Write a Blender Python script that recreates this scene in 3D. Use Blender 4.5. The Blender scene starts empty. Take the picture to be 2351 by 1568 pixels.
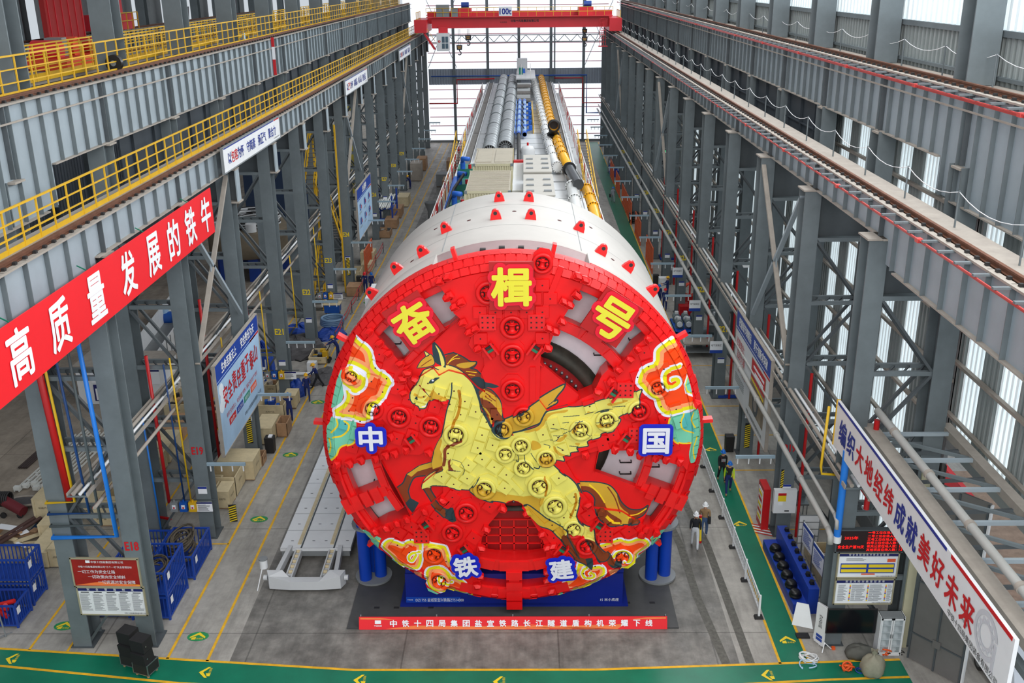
import bpy, bmesh, math, random
from math import sin, cos, pi, radians as R, sqrt, atan2, hypot
from mathutils import Vector as V, Matrix as MX
import numpy as np
random.seed(7)
S = bpy.context.scene
COL = S.collection
# ---------------------------------------------------------------- camera, sky, light
def make_camera():
    f, th, yaw, roll = 2300.0, 0.3498, -0.0152, -0.0113
    c, s = cos(th), sin(th)
    Z = MX.Rotation(-yaw, 3, 'Z')
    rt, fw, up = Z @ V((1, 0, 0)), Z @ V((0, c, -s)), Z @ V((0, s, c))
    dn = -up
    r2 = cos(roll) * rt - sin(roll) * dn
    d2 = sin(roll) * rt + cos(roll) * dn
    cd = bpy.data.cameras.new('camera'); cam = bpy.data.objects.new('camera', cd); COL.objects.link(cam)
    m = MX.Identity(4)
    for i in range(3):
        m[i][0], m[i][1], m[i][2] = r2[i], -d2[i], -fw[i]
    m[0][3], m[1][3], m[2][3] = 0.5388, -34.2642, 24.1089
    cam.matrix_world = m
    cd.sensor_fit = 'HORIZONTAL'; cd.sensor_width = 36; cd.lens = f / 2351 * 36
    cd.clip_end = 600
    S.camera = cam
make_camera()
S.view_settings.view_transform = 'Standard'; S.view_settings.look = 'None'
S.view_settings.gamma = 1; S.view_settings.use_curve_mapping = False
S.view_settings.exposure = 0.12
w = bpy.data.worlds.new('overcast_sky'); S.world = w; w.use_nodes = True
w.node_tree.nodes['Background'].inputs[0].default_value = (0.86, 0.93, 1.0, 1)
w.node_tree.nodes['Background'].inputs[1].default_value = 0.64
def area(name, loc, rot, sx, sy, power, col=(1, 1, 1)):
    l = bpy.data.lights.new(name, 'AREA'); l.shape = 'RECTANGLE'; l.size = sx; l.size_y = sy; l.energy = power; l.color = col
    o = bpy.data.objects.new(name, l); COL.objects.link(o); o.location = loc; o.rotation_euler = rot
    return o
# added area lamps high over the nave, standing in for unseen roof skylights
area('overhead_fill', (3.5, 10, 37), (0, 0, 0), 8, 90, 3900, (1, .98, .95))
area('overhead_fill.001', (11, 10, 37), (0, 0, 0), 5, 90, 2300, (1, .98, .95))
# daylight through the translucent sheets high in the right wall, and an added fill lamp behind the camera
area('wall_daylight', (15.2, 40, 29), (0, R(62), 0), 7, 130, 22000, (.95, .98, 1))
area('front_fill', (0, -45, 30), (R(62), 0, 0), 26, 10, 9000, (1, .98, .95))
S.cycles.max_bounces = 6; S.cycles.diffuse_bounces = 3; S.cycles.glossy_bounces = 3; S.cycles.transmission_bounces = 4
S.cycles.caustics_reflective = False; S.cycles.caustics_refractive = False
# ---------------------------------------------------------------- materials
def lin(c):
    return tuple((x / 12.92 if x <= .04045 else ((x + .055) / 1.055) ** 2.4) for x in (v / 255 for v in c))
MATS = {}
def M(name, rgb=(128, 128, 128), rough=.55, metal=0., var=.12, scale=1.2, emit=0., bump=0., alpha=1., det=6):
    if name in MATS: return MATS[name]
    m = bpy.data.materials.new(name); m.use_nodes = True; MATS[name] = m
    nt = m.node_tree; b = nt.nodes['Principled BSDF']; c = lin(rgb)
    b.inputs['Roughness'].default_value = rough; b.inputs['Metallic'].default_value = metal
    b.inputs['Base Color'].default_value = (*c, 1)
    if emit:
        b.inputs['Emission Color'].default_value = (*c, 1); b.inputs['Emission Strength'].default_value = emit
    if alpha < 1: b.inputs['Alpha'].default_value = alpha
    if var or bump:
        tc = nt.nodes.new('ShaderNodeTexCoord'); n = nt.nodes.new('ShaderNodeTexNoise')
        n.inputs['Scale'].default_value = scale; n.inputs['Detail'].default_value = det; n.inputs['Roughness'].default_value = .65
        nt.links.new(tc.outputs['Object'], n.inputs['Vector'])
        if var:
            r = nt.nodes.new('ShaderNodeMapRange')
            r.inputs[1].default_value, r.inputs[2].default_value = .3, .7
            r.inputs[3].default_value, r.inputs[4].default_value = 1 - var, 1 + var
            mx = nt.nodes.new('ShaderNodeVectorMath'); mx.operation = 'SCALE'; mx.inputs[0].default_value = c
            nt.links.new(n.outputs[0], r.inputs[0]); nt.links.new(r.outputs[0], mx.inputs['Scale'])
            nt.links.new(mx.outputs[0], b.inputs['Base Color'])
        if bump:
            bp = nt.nodes.new('ShaderNodeBump'); bp.inputs['Strength'].default_value = bump
            nt.links.new(n.outputs[0], bp.inputs['Height']); nt.links.new(bp.outputs[0], b.inputs['Normal'])
    return m
# ---------------------------------------------------------------- mesh building
class MB:
    def __init__(s): s.v = []; s.f = []; s.m = []; s.sm = []; s.mats = []
    def mi(s, m):
        if m not in s.mats: s.mats.append(m)
        return s.mats.index(m)
    def add(s, vs, fs, mat, smooth=False, T=None):
        k = len(s.v); i = s.mi(mat)
        s.v += [tuple(T @ V(v)) for v in vs] if T is not None else [tuple(v) for v in vs]
        for f in fs: s.f.append([a + k for a in f]); s.m.append(i); s.sm.append(smooth)
        return s
    def box(s, c, d, mat, T=None, top=None):
        x, y, z = d[0] / 2, d[1] / 2, d[2] / 2; t = top or 1
        vs = [(c[0] + a * x * (t if e > 0 else 1), c[1] + b * y * (t if e > 0 else 1), c[2] + e * z) for e in (-1, 1) for a, b in ((-1, -1), (1, -1), (1, 1), (-1, 1))]
        return s.add(vs, [(3, 2, 1, 0), (4, 5, 6, 7), (0, 1, 5, 4), (1, 2, 6, 5), (2, 3, 7, 6), (3, 0, 4, 7)], mat, T=T)
    def bb(s, x0, x1, y0, y1, z0, z1, mat, T=None):
        return s.box(((x0 + x1) / 2, (y0 + y1) / 2, (z0 + z1) / 2), (abs(x1 - x0), abs(y1 - y0), abs(z1 - z0)), mat, T)
    def frame(s, p, q, up=None):
        p, q = V(p), V(q); d = (q - p).normalized()
        u = V(up) if up else (V((0, 0, 1)) if abs(d.z) < .95 else V((0, 1, 0)))
        a = d.cross(u).normalized(); b = a.cross(d)
        return p, q, d, a, b
    def bar(s, p, q, w, h, mat, up=None):
        p, q, d, a, b = s.frame(p, q, up)
        vs = [e + a * (i * w / 2) + b * (j * h / 2) for e in (p, q) for i, j in ((-1, -1), (1, -1), (1, 1), (-1, 1))]
        return s.add(vs, [(3, 2, 1, 0), (4, 5, 6, 7), (0, 1, 5, 4), (1, 2, 6, 5), (2, 3, 7, 6), (3, 0, 4, 7)], mat)
    def tube(s, p, q, r, mat, n=8, r2=None, caps=True, smooth=True):
        p, q, d, a, b = s.frame(p, q); r2 = r if r2 is None else r2
        vs = [e + (a * cos(2 * pi * i / n) + b * sin(2 * pi * i / n)) * rr for e, rr in ((p, r), (q, r2)) for i in range(n)]
        s.add(vs, [(i, (i + 1) % n, n + (i + 1) % n, n + i) for i in range(n)], mat, smooth)
        if caps: s.add(vs, [tuple(range(n - 1, -1, -1)), tuple(range(n, 2 * n))], mat)
        return s
    def path(s, pts, r, mat, n=6, closed=False):
        pts = [V(p) for p in pts]; vs = []; L = len(pts); a = None
        for i, p in enumerate(pts):
            d = ((pts[(i + 1) % L] if closed or i < L - 1 else p) - (pts[i - 1] if closed or i > 0 else p)).normalized()
            if a is None: a = d.orthogonal().normalized()
            a = (a - d * a.dot(d)).normalized(); b = d.cross(a)
            vs += [p + (a * cos(2 * pi * k / n) + b * sin(2 * pi * k / n)) * r for k in range(n)]
        fs = [(i * n + k, i * n + (k + 1) % n, ((i + 1) % L) * n + (k + 1) % n, ((i + 1) % L) * n + k) for i in range(L if closed else L - 1) for k in range(n)]
        if not closed: fs += [tuple(range(n - 1, -1, -1)), tuple(range((L - 1) * n, L * n))]
        return s.add(vs, fs, mat, True)
    def lathe(s, prof, mat, n=24, T=None, smooth=True, a0=0, a1=2 * pi, closed=True):
        # prof = [(radius, height)] turned about local z
        full = abs(a1 - a0 - 2 * pi) < 1e-6; k = n if full else n + 1; L = len(prof)
        vs = [(r * cos(a0 + (a1 - a0) * i / n), r * sin(a0 + (a1 - a0) * i / n), z) for r, z in prof for i in range(k)]
        fs = [(j * k + i, j * k + (i + 1) % k, (j + 1) * k + (i + 1) % k, (j + 1) * k + i) for j in range(L - 1) for i in range(n)]
        return s.add(vs, fs, mat, smooth, T)
    def prism(s, poly, d, mat, T=None, mat2=None):
        # poly in local xy (ccw), extruded from z=0 to z=d
        n = len(poly); vs = [(x, y, 0) for x, y in poly] + [(x, y, d) for x, y in poly]
        s.add(vs, [tuple(range(n - 1, -1, -1)), tuple(range(n, 2 * n))], mat2 or mat, T=T)
        return s.add(vs, [(i, (i + 1) % n, n + (i + 1) % n, n + i) for i in range(n)], mat, T=T)
    def mesh(s, me, mat, T=None):
        return s.add([v.co for v in me.vertices], [tuple(p.vertices) for p in me.polygons], mat, T=T)
    def build(s, name, parent=None, loc=None, rz=0):
        me = bpy.data.meshes.new(name); me.from_pydata(s.v, [], s.f)
        for m in s.mats: me.materials.append(m)
        me.polygons.foreach_set('material_index', s.m); me.polygons.foreach_set('use_smooth', s.sm); me.update()
        o = bpy.data.objects.new(name, me); COL.objects.link(o)
        if parent: o.parent = parent
        if loc: o.location = loc
        if rz: o.rotation_euler.z = rz
        return o
def tag(o, label=None, cat=None, group=None, kind=None):
    if label: o['label'] = label
    if cat: o['category'] = cat
    if group: o['group'] = group
    if kind: o['kind'] = kind
    return o
def thing(name, loc, label, cat, group=None, rz=0, kind=None):
    o = bpy.data.objects.new(name, None); COL.objects.link(o); o.location = loc; o.rotation_euler = (0, 0, rz); o.empty_display_size = .3
    return tag(o, label, cat, group, kind)
def dup(o, loc=None, rz=None, label=None, parent=None):
    c = o.copy(); COL.objects.link(c)
    if parent: c.parent = parent
    if loc is not None: c.location = loc
    if rz is not None: c.rotation_euler.z = rz
    if label: c['label'] = label
    for ch in list(o.children): dup(ch, parent=c)
    return c
def basis(o, x, y):
    x, y = V(x).normalized(), V(y).normalized(); z = x.cross(y)
    return MX(((x[0], y[0], z[0], o[0]), (x[1], y[1], z[1], o[1]), (x[2], y[2], z[2], o[2]), (0, 0, 0, 1)))
GL = {}
def glyphs(txt, bold=0., thick=.0):
    k = (txt, bold, thick)
    if k not in GL:
        cu = bpy.data.curves.new('t', 'FONT'); cu.body = txt; cu.size = 1; cu.offset = bold; cu.extrude = thick; cu.resolution_u = 2
        ob = bpy.data.objects.new('t', cu); COL.objects.link(ob)
        dg = bpy.context.evaluated_depsgraph_get(); me = bpy.data.meshes.new_from_object(ob.evaluated_get(dg))
        vs = [tuple(v.co) for v in me.vertices]; fs = [tuple(p.vertices) for p in me.polygons]
        bpy.data.objects.remove(ob); bpy.data.curves.remove(cu); bpy.data.meshes.remove(me)
        GL[k] = (vs, fs)
    return GL[k]
def text(mb, txt, T, cx, cy, w, h, mat, bold=.0, z=.012, each=None, fat=0.):
    """lettering fitted into a w x h box centred on (cx, cy) of the plane T; each=True spaces the characters out singly"""
    if each:
        n = len(txt); cw = w / n
        for i, ch in enumerate(txt):
            if ch != ' ': text(mb, ch, T, cx - w / 2 + cw * (i + .5), cy, cw * each, h, mat, bold, z, fat=fat)
        return
    vs, fs = glyphs(txt, bold)
    if not vs: return
    xs = [v[0] for v in vs]; ys = [v[1] for v in vs]
    x0, x1, y0, y1 = min(xs), max(xs), min(ys), max(ys)
    sx = w / max(x1 - x0, 1e-3); sy = h / max(y1 - y0, 1e-3)
    for i in range(8 if fat else 1):
        dx, dy = fat * cos(i * pi / 4) * (1 if fat else 0), fat * sin(i * pi / 4)
        mb.add([(cx + dx + (v[0] - (x0 + x1) / 2) * sx, cy + dy + (v[1] - (y0 + y1) / 2) * sy, z + i * .0006) for v in vs], fs, mat, T=T)
# ================================================================ the hall
XI, XO, XR, XW = -14.1, -16.6, 12.12, 14.8
Y0, BAY, NF, YE = -1.75, 7.92, 16, 122.0
def fy(i): return Y0 + BAY * i
steel = M('column_steel', (106, 115, 119), .55, .1, .14, .9)
steel_lt = M('girder_steel', (156, 168, 176), .5, .1, .1, .5)
steel_dk = M('brace_steel', (78, 84, 88), .6, .1, .15, 1)
steel_dk2 = M('tie_beam_steel', (52, 60, 68), .6, .1, .15, 1)
dust = M('dusty_steel', (158, 150, 141), .85, 0, .12, 2)
rust = M('rail_rust', (112, 74, 56), .6, .4, .25, 3)
black = M('black_iron', (32, 31, 32), .6, 0, .1, 3)
yel = M('safety_yellow', (214, 168, 30), .45, 0, .08, 2)
red = M('fire_red', (190, 22, 26), .4, 0, .08, 2)
blue = M('signal_blue', (22, 82, 168), .45, 0, .1, 2)
white = M('white_paint', (226, 228, 230), .45, 0, .04, 1.5)
grey = M('mid_grey', (128, 132, 134), .6, 0, .08, 2)
ink = M('print_black', (28, 28, 36), .6, 0, 0)
inkr = M('print_red', (196, 20, 32), .5, 0, 0)
inkb = M('print_blue', (22, 48, 140), .5, 0, 0)
paper = M('print_white', (238, 240, 245), .5, 0, 0)
inky = M('print_yellow', (238, 208, 40), .5, 0, 0)
green = M('floor_green', (10, 112, 84), .38, 0, .16, .7)
liney = M('floor_yellow', (226, 172, 34), .6, 0, .2, 2.5)
def concrete():
    m = M('concrete_floor', (150, 148, 144), .62, 0, 0, 1); nt = m.node_tree; L = nt.links.new; b = nt.nodes['Principled BSDF']
    N = nt.nodes.new; tc = N('ShaderNodeTexCoord'); P = tc.outputs['Object']
    def noise(sc, det, lo, hi, a, bb, vec=P):
        n = N('ShaderNodeTexNoise'); n.inputs['Scale'].default_value = sc; n.inputs['Detail'].default_value = det; n.inputs['Roughness'].default_value = .68
        L(vec, n.inputs['Vector']); r = N('ShaderNodeMapRange'); r.inputs[1].default_value, r.inputs[2].default_value, r.inputs[3].default_value, r.inputs[4].default_value = lo, hi, a, bb
        L(n.outputs[0], r.inputs[0]); return r.outputs[0]
    def math_(op, a, c=None):
        k = N('ShaderNodeMath'); k.operation = op
        for i, v in enumerate((a, c)):
            if v is None: continue
            if isinstance(v, (int, float)): k.inputs[i].default_value = v
            else: L(v, k.inputs[i])
        return k.outputs[0]
    sp = N('ShaderNodeSeparateXYZ'); L(P, sp.inputs[0])
    mp = N('ShaderNodeMapping'); mp.inputs['Scale'].default_value = (1.4, .18, 1); L(P, mp.inputs[0])
    v = math_('MULTIPLY', noise(.35, 10, .3, .7, .72, 1.1), noise(2.2, 12, .35, .65, .86, 1.08))
    v = math_('MULTIPLY', v, noise(1.1, 8, .45, .68, 1.04, .7, mp.outputs[0]))
    # slab joints and the worn dark apron in front of the machine
    for ax, per, off in ((0, 5.9, 1.55), (1, 7.92, 0.4)):
        d = math_('ABSOLUTE', math_('SUBTRACT', math_('FRACT', math_('DIVIDE', math_('ADD', sp.outputs[ax], 100 + off), per)), .5))
        v = math_('MULTIPLY', v, math_('SUBTRACT', 1, math_('MULTIPLY', math_('LESS_THAN', d, .03 / per), .38)))
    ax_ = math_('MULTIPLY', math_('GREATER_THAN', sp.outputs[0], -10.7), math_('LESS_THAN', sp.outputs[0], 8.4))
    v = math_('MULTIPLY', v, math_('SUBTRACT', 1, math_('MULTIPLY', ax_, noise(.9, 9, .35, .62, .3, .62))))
    lf = math_('LESS_THAN', sp.outputs[0], -21)
    vm = N('ShaderNodeMix'); vm.data_type = 'RGBA'; L(lf, vm.inputs['Factor'])
    vm.inputs[6].default_value = (*lin((170, 166, 159)), 1); vm.inputs[7].default_value = (*lin((160, 148, 134)), 1)
    sc = N('ShaderNodeVectorMath'); sc.operation = 'SCALE'; L(vm.outputs[2], sc.inputs[0]); L(v, sc.inputs['Scale']); L(sc.outputs[0], b.inputs['Base Color'])
    L(noise(.8, 6, .3, .7, .35, .75), b.inputs['Roughness'])
    return m
conc = concrete()
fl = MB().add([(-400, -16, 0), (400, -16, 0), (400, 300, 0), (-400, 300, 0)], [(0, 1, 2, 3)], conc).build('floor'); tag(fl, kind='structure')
def strip(pts, w, mat, z, name):
    mb = MB()
    for (a, b) in zip(pts, pts[1:]):
        a, b = V((*a, z)), V((*b, z)); n = V((-(b - a).y, (b - a).x, 0)).normalized() * w / 2
        mb.add([a - n, b - n, b + n, a + n], [(0, 1, 2, 3)], mat)
    return mb.build(name, fl)
g = MB()
up = [(-40, -.9), (-19.8, -2.32), (-5.9, -3.62), (3, -3.62), (14.4, -3.06)]
lo = [(-40, -2.2), (-19.3, -3.35), (-12.2, -4.35), (-6, -4.78), (3, -4.85), (11.4, -4.2), (14.4, -4.05)]
g.add([(x, y, .004) for x, y in up] + [(14.4, -9, .004), (-40, -9, .004)], [tuple(range(7))], green)
g.add([(9.95, -3.3, .004), (10.95, -3.2, .004), (11.05, 40, .004), (11.7, 121, .004), (9.95, 121, .004)], [(0, 1, 2, 3, 4)], green)
g.build('green_path', fl)
strip(up, .12, liney, .008, 'lane_line'); strip(lo, .12, liney, .008, 'lane_line')
strip([(-11.55, -3.1), (-11.42, 16.6), (-11.2, 121)], .11, liney, .008, 'lane_line')
strip([(-13.1, -2.95), (-12.95, 16.6), (-12.35, 53), (-12.3, 121)], .11, liney, .008, 'lane_line')
strip([(-17.1, -2.5), (-17.1, 20), (-17, 60)], .1, liney, .008, 'lane_line'); strip([(-18.62, -2.4), (-18.6, 25)], .1, liney, .008, 'lane_line')
strip([(11.0, -3.2), (11.1, 40), (11.75, 121)], .1, liney, .008, 'lane_line'); strip([(9.9, -3.3), (9.9, -.6)], .1, liney, .008, 'lane_line')
for a, b, y in ((11.05, 14.4, 6.3), (11.05, 14.4, 12.2), (11.1, 15, 16.4), (11.1, 15, 20.4), (11.1, 15, 27), (-13.05, -14.6, 5.2)):
    strip([(a, y), (b, y)], .08, liney, .008, 'lane_line')
arrow_g = M('marking_green', (40, 140, 84), .5, 0, .2, 4)
def arrow(x, y, rz, plain=False, s=1.):
    mb = MB(); T = MX.Translation((x, y, 0)) @ MX.Rotation(rz, 4, 'Z') @ MX.Diagonal((s, s, 1, 1))
    if not plain: mb.add([(.42 * cos(a * pi / 8), .3 * sin(a * pi / 8), .010) for a in range(16)], [tuple(range(16))], arrow_g, T=T)
    mb.add([(-.3, -.02, .014), (0, .26, .014), (.3, -.02, .014), (.3, -.12, .014), (0, .1, .014), (-.3, -.12, .014)], [(0, 5, 4, 1), (1, 4, 3, 2)], inky, T=T)
    mb.add([(-.22, -.09, .014), (-.06, -.02, .014), (-.06, -.2, .014), (-.22, -.2, .014)], [(3, 2, 1, 0)], inky, T=T)
    text(mb, '安全通道', T, .06, -.14, .36, .1, inky, .0, .015)
    mb.build('floor_arrow', fl)
for x, y in ((-12.35, -1.6), (-12.2, 7.4), (-12.2, 14.2), (-12.1, 21.3), (-17.9, -.9), (-11.9, 30), (-11.9, 41)): arrow(x, y, 0)
for x, y in ((10.45, 14.6), (10.45, 6.8), (10.5, -1.9), (10.5, 33), (10.6, 24)): arrow(x, y, 0, True)
for x, y in ((-19.0, -2.95), (-11.4, -3.75), (-5.6, -4.2), (-.5, -4.3), (9.3, -3.95)): arrow(x, y, pi / 2, True)
tyre = M('tyre_track', (96, 94, 88), .8, 0, .35, 6)
for x0, x1 in ((7.5, 7.9), (8.7, 8.8)):
    strip([(x1, -3.3), (x0, 1), (x0 - .1, 5), (x0 - .9, 12)], .34, tyre, .003, 'tyre_track')
# ---------------------------------------------------------------- laced columns
def hpost(mb, x, z0, z1, w=.66, d=.86, mat=steel, t=.05):
    for s in (-1, 1): mb.bb(x - w / 2, x + w / 2, s * d / 2 - t / 2, s * d / 2 + t / 2, z0, z1, mat)
    mb.bb(x - t / 2, x + t / 2, -d / 2, d / 2, z0, z1, mat)
def column_kind(xi, xo, side, ztop, ztop2):
    r = thing('laced_column', (0, 0, 0), '', 'column', 'laced steel columns of the %s row' % side)
    m = MB(); hpost(m, xi, 0, ztop); m.bb(xi - .42, xi + .42, -.52, .52, 0, .04, steel_dk); m.bb(xi - .4, xi + .4, -.5, .5, ztop, ztop + .06, dust); m.build('inner_post', r)
    m = MB(); hpost(m, xo, 0, ztop2, .7, .95); m.bb(xo - .44, xo + .44, -.56, .56, 0, .04, steel_dk); m.build('outer_post', r)
    m = MB(); m.bb(min(xi, xo), max(xi, xo) , -.05, .05, 13.9, ztop - .05, steel_dk); m.bb(min(xi, xo), max(xi, xo), -.3, .3, 13.84, 13.92, steel)
    e = xi + .62
    if xi < 0: m.bb(min(e, xi), max(e, xi), -.05, .05, 13.95, ztop - .05, steel_dk); m.bb(e - .03, e + .03, -.3, .3, 13.9, ztop - .05, steel_lt); m.bb(min(e, xi) - .1, max(e, xi) + .1, -.36, .36, 13.84, 13.92, dust)
    m.build('head_beam', r)
    m = MB(); a, b = (xi - .3, xo + .3) if xi < 0 else (xi + .3, xo - .3)
    for s in (-.38, .38):
        for k in range(5):
            z0, z1 = .25 + 2.72 * k, .25 + 2.72 * (k + 1)
            m.bar((a, s, z0 if k % 2 else z1), (b, s, z1 if k % 2 else z0), .14, .1, steel_dk)
            m.bar((a, s, z1), (b, s, z1), .14, .16, steel)
    for k in range(5):
        z1 = .25 + 2.72 * (k + 1)
        for j in range(4): m.bar((a + (b - a) * j / 4, -.38, z1), (a + (b - a) * (j + 1) / 4, .38, z1), .06, .06, steel_dk)
    m.build('bracing', r)
    return r
kinds = {}
ORD = ['first', 'second', 'third', 'fourth', 'fifth', 'sixth', 'seventh', 'eighth', 'ninth', 'tenth', 'eleventh', 'twelfth', 'thirteenth', 'fourteenth', 'fifteenth', 'sixteenth']
pale = M('pale_blue_steel', (148, 170, 184), .45, .1, .06, 1)
for side, xi, xo, zt, zt2, let in (('left', XI, XO, 15.5, 17.98, 'E'), ('right', XR, XW, 15.85, 18.2, 'B')):
    k = column_kind(xi, xo, side, zt, zt2)
    k['kind'] = 'thing'; cols = []
    for i in range(NF):
        r = k if i == 0 else dup(k)
        r.location = (0, fy(i), 0); cols.append(r)
    for i, r in enumerate(cols):
        mk = '%s%d' % (let, 18 + i)
        r['label'] = 'grey laced steel column marked %s, %s from the front in the %s row' % (mk, ORD[i], side)
        if i < 12:
            m = MB(); c = inkr if i < 2 else inky
            for x in (xi, xo): text(m, mk, basis((x, -.46, 4.45), (1, 0, 0), (0, 0, 1)), 0, 0, .5, .36, c, fat=.012)
            m.build('lettering', r)
        if 0 < i:
            m = MB(); x0 = xi + (.62 if i in (2,) else .3) if side == 'left' else xi - .6; x1 = x0 + (1.75 if side == 'left' else -1.75); zz = 3.75 if side == 'left' else 4.0
            m.bar((x0, -.4, zz), (x1, -.4, zz), .1, .14, pale)
            for j in range(4): m.bar((x0 + (x1 - x0) * (.1 + .28 * j), -.4, zz), (x0 + (x1 - x0) * (.1 + .28 * j), -.4, zz - .35), .05, .05, white)
            m.build('hose_bracket', r)
            if i < 10:
                m = MB()
                m.bb(xi - .2, xi + .2, -.475, -.46, 2.3, 2.65, paper); m.bb(xi - .2, xi + .2, -.48, -.476, 2.55, 2.65, inkb); m.build('notice', r)
# ---------------------------------------------------------------- crane runway girders
def runway(name, x, sgn, ztop, depth, label, ydeep, deep, rail_dx, tall):
    """x = the edge of the flange that faces the nave, sgn = direction from that edge towards the wall"""
    r = thing(name, (x, 0, 0), label, 'crane girder', 'crane runway girders')
    y0, y1 = -15., 121.5; wd = .62 if not tall else .7; wx = sgn * wd / 2
    def xb(mb, a, b, ya, yb, za, zb, mt): mb.bb(min(sgn * a, sgn * b), max(sgn * a, sgn * b), ya, yb, za, zb, mt)
    m = MB(); zb = ztop - depth
    xb(m, 0, wd, y0, y1, ztop - .06, ztop, dust)
    xb(m, .2, .24, ydeep, y1, zb, ztop, steel_lt); xb(m, .05, wd - .05, ydeep, y1, zb - .05, zb, dust)
    xb(m, .2, .24, y0, ydeep, ztop - deep, ztop, steel_lt); xb(m, .05, wd - .05, y0, ydeep - 1, ztop - deep - .05, ztop - deep, dust)
    sp = 1.32 if not tall else 1.13
    n = int((y1 - y0) / sp)
    for i in range(n):
        y = y0 + sp * i; zz = ztop - (deep if y < ydeep else depth)
        m.bar((sgn * .05, y, (zz + ztop) / 2), (sgn * (wd - .04), y, (zz + ztop) / 2), .03, ztop - zz, steel, up=(0, 0, 1))
    if tall: m.bar((sgn * .03, y0, ztop - .62), (sgn * .03, y1, ztop - .62), .03, .06, dust)
    for i in range(NF):
        y = fy(i); xb(m, -.06, wd + .1, y - .35, y + .35, zb - .12, zb - .05, dust); xb(m, .03, wd, y - .1, y - .06, zb, ztop - .06, steel_dk)
    m.build('plate_girder', r)
    m = MB(); rx = sgn * rail_dx
    m.bar((rx, y0, ztop + .02), (rx, y1, ztop + .02), .18, .03, rust); m.bar((rx, y0, ztop + .08), (rx, y1, ztop + .08), .05, .12, rust); m.bar((rx, y0, ztop + .15), (rx, y1, ztop + .15), .11, .05, rust)
    m.build('crane_rail', r)
    m = MB(); y = y0
    while y < 70:
        for s in (-1, 1): m.box((rx + s * .15, y, ztop + .04), (.1, .12, .09), black)
        y += .62
    tag(m.build('rail_clips', r), kind='stuff')
    if sgn < 0 or True:
        m = MB(); xb(m, wd, wd + .75, y0, y1, ztop - .04, ztop + .02, dust); m.build('walkway_plate', r)
    return r, wd
def railing(parent, x, y0, y1, z, h, sp, midn=2, mat=yel, toe=True, lim=90):
    m = MB()
    for k in range(1, midn + 2): m.bar((x, y0, z + h * k / (midn + 1)), (x, y1, z + h * k / (midn + 1)), .045 if k <= midn else .06, .045 if k <= midn else .06, mat)
    y = y0
    while y < y1: m.bar((x, y, z), (x, y, z + h), .05, .05, mat); y += sp
    if toe: m.bar((x, y0, z + .08), (x, y1, z + .08), .02, .16, mat)
    return m.build('guard_rail', parent)
gLL, wd = runway('runway_girder', -13.5, -1, 16.72, 1.17, 'long lower crane girder on the left columns, with yellow guard rail', -2.38, 1.95, .3, False)
railing(gLL, -.78, -15, 113, .02 + 16.72, 1.25, 1.05)
gRL, wd = runway('runway_girder', 12.15, 1, 17.03, 1.12, 'long lower crane girder on the right columns, with red conductor bars', -2.33, 1.95, .32, False)
gLU, wd = runway('runway_girder', -16.1, -1, 20.42, 2.4, 'deep upper crane girder over the left columns, with yellow guard rail', 1.21, 3.9, .35, True)
railing(gLU, -.72, -15, 113, .02 + 20.42, 1.32, 1.13)
gRU, wd = runway('runway_girder', 14.5, 1, 20.56, 2.35, 'deep upper crane girder over the right columns, with red conductor bar', .17, 3.6, .35, True)
red_c = M('conductor_red', (204, 72, 68), .4, 0, .05, 2)
for gr, zz, pin in ((gRL, 16.98, 9), (gRU, 20.5, 9)):
    m = MB()
    for k in range(3): m.bar((-.34 + .05 * k, -15, zz - .1 - .05 * k), (-.34 + .05 * k, 121, zz - .1 - .05 * k), .035, .035, red_c)
    y = -14.
    while y < 121: m.box((-.31, y, zz - .13), (.16, .22, .12), red_c); y += BAY
    m.build('conductor_bar', gr)
    m = MB(); y = -14.5
    while y < 100: m.bar((.1, y, zz - .03), (-.42, y, zz - .03), .12, .06, steel); y += 1.13
    tag(m.build('conductor_bracket', gr), kind='stuff')
    x = .95; y = -13.6; ps = []; m = MB(); m.tube((0, 0, 0), (0, 0, 1.15), .03, steel, 6); m.box((0, 0, .02), (.14, .14, .04), steel); rp = None
    while y < 110:
        if rp is None: rp = m.build('rope_post', gr)
        q = rp if not ps else dup(rp, parent=gr)
        q.location = (x, y, zz); ps.append(y); y += 4.1
    m = MB()
    for a, b in zip(ps, ps[1:]): m.path([(x, a + (b - a) * t / 6, zz + 1.12 - .28 * (1 - (t / 3 - 1) ** 2)) for t in range(7)], .014, white, 4)
    m.build('safety_rope', gr)
railing(gLU, -2.3, -8, 113, 20.44, 1.25, 1.13)
for side, x, y0_, zb_, zt_, lab in (('left', XO - .15, 8.5, 15.6, 17.85, 'dark ribbed plate beam tying the outer left columns under the upper girder'), ('right', XW + .1, 14.6, 15.9, 18.05, 'dark ribbed plate beam tying the outer right columns under the upper girder')):
    m = MB(); m.bb(x - .03, x + .03, y0_, 121, zb_, zt_, steel_dk2); m.bb(x - .2, x + .2, y0_, 121, zb_ - .05, zb_, steel_dk2)
    y = y0_ + 1.3
    s_ = 1 if x < 0 else -1
    while y < 121: m.bb(min(x, x + s_ * .16), max(x, x + s_ * .16), y - .03, y + .03, zb_, zt_, steel_dk2); y += 2.64
    m.bb(min(x, x + s_ * .14), max(x, x + s_ * .14), y0_, 121, zb_ + .9, zb_ + .95, steel_dk2)
    tag(m.build('tie_beam'), lab, 'beam')
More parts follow.
